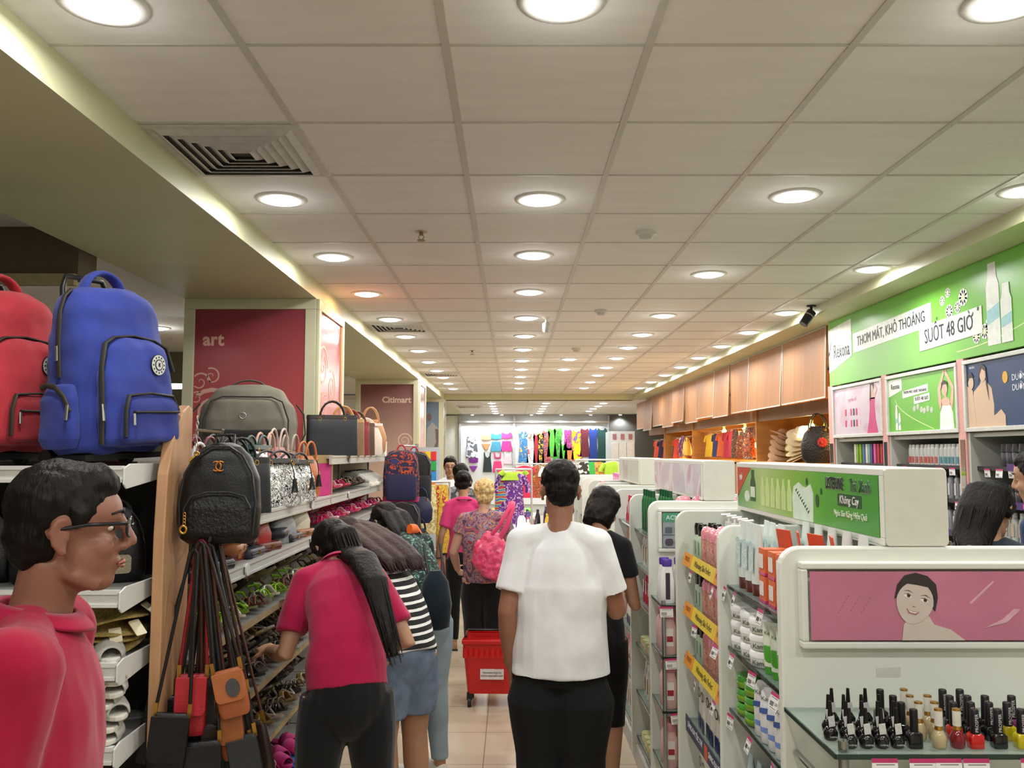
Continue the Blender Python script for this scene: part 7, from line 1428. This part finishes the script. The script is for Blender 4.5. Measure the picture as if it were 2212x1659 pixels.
GS = [([(TANK, patt(['e8eaf0', 'c8ccd8', '6a707c'], 14, 'voronoi', .6))], 'white patterned beach top at the start of the swimwear wall', 1020, 938, .36, .62), ([(TOPs, f_('e0a888')), (BRI, f_('d89468'))], 'peach bikini set', 1050, 936, .28, .5), ([(TOPs, f_('4a9cc0')), (SKI, f_('4a94b4'))], 'blue swim set with pleated skirt', 1072, 934, .30, .50), ([(TOPs, f_('f04a98')), (SKI, f_('f03c90'))], 'bright pink swim set with frilled skirt', 1094, 932, .30, .52),
      ([(TOPs, f_('7a2a8c')), (BRI, f_('8a3a9c'))], 'purple bikini set on the lower row', 1023, 986, .26, .45), ([(TANK, f_('2c3838'))], 'black tankini on the lower row', 1053, 973, .26, .56), ([([(x, y*1.0) for x, y in TANK if y > -.5] , f_('e0407c')), (SKI, f_('e0407c'))], 'magenta swim set on the lower row', 1075, 974, .26, .56), ([(TANK, f_('d8c8d0'))], 'pale swim top with hearts on the lower row', 1097, 973, .26, .34),
      ([(DRS, patt(['3a80b8', '2c6aa8', 'c8b060', '4a9ccc'], 6, 'noise', .7, dist=6))], 'blue and yellow sarong dress', 1131, 926, .30, .95), ([(DRS, patt(['e8e4e4', 'e8e4e4', 'c84858', '5a8a5a'], 6, 'noise', .7, dist=5))], 'white dress with red flowers', 1147, 930, .30, 1.08), ([(DRS, f_('a02a34'))], 'dark red dress', 1158, 933, .22, 1.05), ([(DRS, patt(['20242c', 'd8b030', '7a2a24'], 8, 'noise', .7, dist=6))], 'black and yellow printed dress', 1168, 930, .24, 1.0),
      ([(DRS, patt(['6a2a4a', 'd86a2c', '2c4a8c', 'c8a040'], 6, 'noise', .7, dist=8))], 'multicoloured tie-dye dress', 1180, 926, .28, .95), ([(DRS, f_('5ab43c'))], 'lime green dress', 1192, 922, .30, .80), ([(DRS, patt(['3c8c34', '5ab43c', '2c3a2c'], 6, 'noise', .7, dist=6))], 'dark and light green dress', 1205, 920, .30, .95), ([(TANK, f_('58b83c'))], 'green beach top', 1217, 945, .26, .6), ([(TANK, f_('e08a50'))], 'orange halter top', 1229, 955, .30, .45),
      ([(DRS, patt(['8a3a6a', 'c84a9c', '4a2a4a'], 7, 'noise', .7, dist=7))], 'magenta patterned dress', 1226, 924, .26, .6), ([(DRS, patt(['e8d81c', 'e8d81c', 'b8307c', '3a7ac0'], 4, 'noise', .7, dist=6))], 'yellow dress with rainbow pattern', 1245, 926, .32, .85), ([(DRS, f_('6a2430'))], 'maroon dress', 1263, 922, .30, .80), ([(DRS, f_('243c8c'))], 'deep blue dress', 1281, 921, .30, 1.1), ([(DRS, f_('1c4440'))], 'dark green dress at the end of the rail', 1300, 921, .34, 1.2)]
for (pt, lab, px, py, w_, h) in GS: garment(pt, lab+' on the back wall' if 'wall' not in lab else lab, px, py+3, w_, h, group='clothes on the back wall')
# cabinets by the stall
o = empty('tall_cabinet', 'pale blue-white tall cabinet between stall and back wall', 'cabinet', (2.45, 19.6, 0)); MB().box(-.27, .27, -.5, .5, 0, 2.2).build('cabinet_body', mat('c2cdd6', .4), o, .006)
for i in range(3): MB().box(-.26+.175*i, -.095+.175*i, -.515, -.5, .1, 1.95).build('cabinet_door', mat('cdd8e0', .3), o, .004); MB().box(-.22+.175*i, -.14+.175*i, -.512, -.5, 2.02, 2.14).build('red_label', mat('9c6a78', .5), o)
# ---- clothing racks and tables in the middle distance
def rack(x, y, h, w_, label, garments, rz=0, name='clothing_rack'):
    o = empty(name, label, 'rack', (x, y, 0), rz); m = mat('c9cac6', .3, metal=.4)
    for s in (-1, 1): MB().tube([(s*w_, 0, 0), (s*w_, 0, h)], .012, 8).build('upright', m, o); MB().box(s*w_-.02, s*w_+.02, -.22, .22, 0, .03).build('foot', m, o)
    MB().tube([(-w_, 0, h), (w_, 0, h)], .012, 8).build('top_bar', m, o)
    for i, (dx, c, gh, gw, kd, mm, lab) in enumerate(garments):
        g = hanging(('hanging_garment', 'cloth_bag', 'scarf')[kd], ('clothes', 'bag', 'scarf')[kd], c or '888888', gh, gw, kd, .045, mm)
        g.location = (x+dx*math.cos(rz), y+dx*math.sin(rz)-.02, h-.03); g.rotation_euler = (0, 0, rz+.3*math.sin(i*4)); g['label'] = lab
    return o
PUR = patt(['6a2a8c', '5a2478', 'c8b0d0', '7a34a0'], 16, 'noise', .25, dist=6, coat=.3)
rack(.02, 10.6, 1.52, .22, 'chrome garment stand in the middle of the far aisle', [(-.02, None, .74, .34, 0, PUR, 'purple shiny blossom-print tunic on the garment stand'), (-.14, None, .6, .2, 2, patt(['c83048', '3a9c5a', 'e8c030', '2a7ac0'], 5, 'wave', .7, dist=4), 'rainbow tie-dye scarf beside the purple tunic'), (.0, 'a8cc3c', .10, .30, 0, None, 'lime green top on the hanger above the purple tunic')])
rack(-.80, 9.0, 1.42, .16, 'narrow white rack of scarves and hats next to the navy backpack', [(-.05, None, .5, .22, 2, patt(['d8d0a0', 'b8a868', '8a8458'], 14, 'noise', .7, dist=6), 'cream and olive printed scarf on the narrow rack'), (.05, None, .42, .2, 2, patt(['a83030', 'd8b838', '4a3020'], 14, 'noise', .7, dist=6), 'red and gold scarf on the narrow rack'), (.10, None, .7, .2, 2, mat('c8a030', .4, var=.4, scale=60, bump=.6), 'glittering gold scarf on the narrow rack')], .4)
rack(1.35, 12.6, 1.62, .42, 'rack of patterned scarves and lime tops beyond the gondolas', [(-.3, None, .5, .3, 2, patt(['e0dcd0', '2a2622'], 24, 'voronoi', .7), 'black and white checked scarf on the scarf rack'), (-.12, None, .55, .34, 2, patt(['b87830', 'd8a050', '6a4a24'], 8, 'noise', .7, dist=6), 'ochre paisley scarf on the scarf rack'), (.12, 'a0cc38', .42, .34, 0, None, 'lime green top on the scarf rack'), (.3, 'c8b898', .3, .34, 0, None, 'beige top on the scarf rack'), (-.2, '3aa84a', .78, .22, 2, None, 'bright green scarf hanging low on the scarf rack')])
rack(.55, 13.6, 1.55, .5, 'rack of mixed beach clothes before the dress wall', [(-.35, 'c83050', .5, .3, 0, None, 'crimson top on the beachwear rack'), (-.15, None, .5, .3, 0, MX[0], 'dark printed top on the beachwear rack'), (.05, 'e8e4dc', .5, .3, 0, None, 'white top on the beachwear rack'), (.25, None, .5, .3, 0, patt(['3c8c34', 'e8e4dc', '5ab43c'], 6, 'noise', .7, dist=6), 'green leafy top on the beachwear rack')])
o = empty('display_table', 'white display table of trinkets and bangles near the purple tunic', 'table', (.17, 9.4, 0)); MB().box(-.35, .35, -.35, .35, .88, .92).build('table_top', mat('d8dadc', .3), o, .004)
for sx in (-1, 1):
    for sy in (-1, 1): MB().box(sx*.32-.02, sx*.32+.02, sy*.32-.02, sy*.32+.02, 0, .88).build('leg', mat('c8cac8', .4), o)
rnd = random.Random(5)
for i in range(26):
    x, y = .17-.30+.60*(i % 7)/6, 9.4-.28+.18*(i//7); c = ['2a2c34', 'c83a3a', 'e8e4e0', '6a4a8c', '3a8c9c', 'e07830', 'd8b040', '1c1c20'][rnd.randrange(8)]; h = rnd.uniform(.06, .2)
    nm = {'2a2c34': 'slate', 'c83a3a': 'red', 'e8e4e0': 'white', '6a4a8c': 'violet', '3a8c9c': 'teal', 'e07830': 'orange', 'd8b040': 'gold', '1c1c20': 'black'}[c]
    g = MB().loft([(0, .025, .025), (h*.2, .032, .032), (h*.75, .026, .026), (h, .012, .012)], 12); o = g.build('figurine', mat(c, .3, var=.2)); MB().ell((0, 0, h+.014), (.016, .016, .018), 8, 6).build('knob_top', mat(c, .3, var=.2), o)
    tag(o, 'small %s trinket on the display table, %s row, %s spot' % (nm, ORD[i//7], ORD[i % 7]), 'ornament', 'trinkets on the display table'); o.location = (x, y, .922)
o = empty('table_lamp', 'bright white desk lamp glowing among the trinkets', 'lamp', (.10, 9.0, .922)); MB().loft([(0, .05, .05), (.01, .05, .05)], 14).build('lamp_base', M_white, o); MB().loft([(.02, .05, .05), (.12, .04, .04), (.15, .02, .02)], 14).build('lamp_shade', mat('f4fbff', .5, var=0, emit=8), o)
def fold(c, m=None): o = MB().loft([(0, .13, .10), (.01, .14, .11), (.03, .14, .11), (.038, .13, .10)], 20, 5).build('folded_cloth', m or fabric(c)); MB().box(-.04, .04, -.113, -.109, .008, .03).build('size_label', M_white, o); return tag(o, None, 'clothes')
o = empty('display_table', 'low white table of folded clothes farther down the aisle', 'table', (-.15, 12.2, 0)); MB().box(-.5, .5, -.35, .35, .82, .86).build('table_top', mat('d8dadc', .3), o)
for sx in (-1, 1):
    for sy in (-1, 1): MB().box(sx*.46-.02, sx*.46+.02, sy*.3-.02, sy*.3+.02, 0, .82).build('leg', mat('c8cac8', .4), o)
for i in range(12):
    c = ['e8e4e0', 'c84a6a', '3a5a9c', '2c2c30', 'e0a040', '6aa84a'][i % 6]; place('fold'+c, lambda: fold(c), (-.45+.3*(i % 3), 12.0+.24*(i//6), .862+.042*((i//3) % 2)), '%s folded garment on the low table, %s column, %s layer' % (['white', 'pink', 'blue', 'black', 'amber', 'green'][i % 6], ORD[i % 3], ORD[i//3]), 'folded clothes on the low table')
# ---- red rolling baskets
def basket():
    o = empty('shopping_basket', None, 'shopping basket'); M = mat('c8201e', .35, var=.05)
    def band(z0, z1, t=.006):
        k = lambda z: (.175+.035*z/.38, .125+.035*z/.38); g = MB(); rs = []
        for z, e in ((z0, 0), (z1, 0), (z1, -t), (z0, -t)): a_, b_ = k(z); rs.append([(x, y, z+.09) for x, y in rrect(-a_-e, a_+e, -b_-e, b_+e, .03, 4)])
        n = len(rs[0]); g.ring(rs, n, smooth=False, closed=True); return g
    g = band(0, .25); a_, b_ = .177, .127; g.box(-a_+.01, a_-.01, -b_+.01, b_-.01, .088, .096); k0 = band(.30, .355); g.add(k0.v, k0.f)
    for s in (-1, 1):
        for i in range(11): x = -.185+.037*i; g.box(x-.010, x+.010, s*.151-.004, s*.151+.004, .33, .40)
        for i in range(8): y = -.13+.037*i; g.box(s*.201-.004, s*.201+.004, y-.010, y+.010, .33, .40)
    g.build('basket_body', M, o)
    MB().box(-.21, .21, -.166, -.158, .425, .452).build('front_rim', M, o, .004); MB().box(-.212, .212, -.17, .17, .436, .45).build('top_rim', M, o, .004) if False else None
    g = MB(); g.tube([(-.205, -.155, .448), (.205, -.155, .448), (.205, .155, .448), (-.205, .155, .448)], .009, 8, closed=True); g.build('rolled_rim', M, o)
    g = MB(); g.tube([(-.19, -.06, .455), (-.19, .10, .47), (.19, .10, .47), (.19, -.06, .455)], .009, 8); g.build('carry_handle', mat('1a1a1a', .4), o)
    g = MB(); g.tube([(.03, .17, .14), (.10, .22, .86), (.10, .26, .90)], .011, 10); g.build('telescopic_handle', mat('c8cacc', .25, metal=.8), o); MB().tube([(.04, .26, .905), (.16, .26, .905)], .014, 10).build('hand_grip', M_black, o)
    for sx in (-1, 1):
        for sy in (-1, 1): w = MB().tube([(sx*.16-.012, sy*.11, .03), (sx*.16+.012, sy*.11, .03)], .030, 16).build('wheel', mat('26221f', .5), o); MB().box(sx*.16-.018, sx*.16+.018, sy*.11-.012, sy*.11+.012, .045, .095).build('wheel_fork', mat('1c1a1a', .5), w)
    g = MB(); g.M = Matrix.Translation((0, -.141, .235)) @ Matrix.Rotation(-.10, 4, 'X') @ fr((0, 0, 0), 'S'); g.poly([(-.085, -.045), (.075, -.045), (.075, .045), (-.085, .045)], 0, .002); g.build('paper_notice', mat('dcdad6', .5), o)
    B_ = Matrix.Translation((0, -.1435, .235)) @ Matrix.Rotation(-.10, 4, 'X') @ fr((0, 0, 0), 'S')
    text('Citimart', .019, B_ @ Matrix.Translation((.038, .028, 0)), mat('b03038', .5), o); text('Citimart', .017, B_ @ Matrix.Translation((-.048, .028, 0)), mat('b03038', .5), o)
    text('VẬN HÀNH PHỤC VỤ', .013, B_ @ Matrix.Translation((-.005, -.002, 0)), mat('3a3434', .6), o, off=.0003); text('KHÁCH HÀNG MỖI NGÀY', .013, B_ @ Matrix.Translation((-.005, -.022, 0)), mat('3a3434', .6), o, off=.0003)
    return o
place('basket', basket, (-.125, 6.12, 0), 'red wheeled shopping basket with a white notice in the middle of the aisle', 'red rolling baskets', rz=-.04)
place('basket', basket, (.26, 5.40, 0), 'second red wheeled basket, mostly hidden behind the man in white', 'red rolling baskets', rz=.1)
o = empty('pink_bag', 'salmon pink plastic bag with white top held by the woman in pink', 'bag', (-.68, 7.78, .60)); MB().loft([(0, .05, .03), (.03, .09, .05), (.15, .08, .045), (.2, .05, .03)], 18, 2.4).build('bag_body', mat('e07868', .3, var=.1), o); MB().loft([(.19, .055, .034), (.26, .045, .02)], 16).build('white_top', M_white, o)
g = MB(); g.loft([(0, .02, .02), (.05, .05, .04), (.3, .09, .05)], 12)
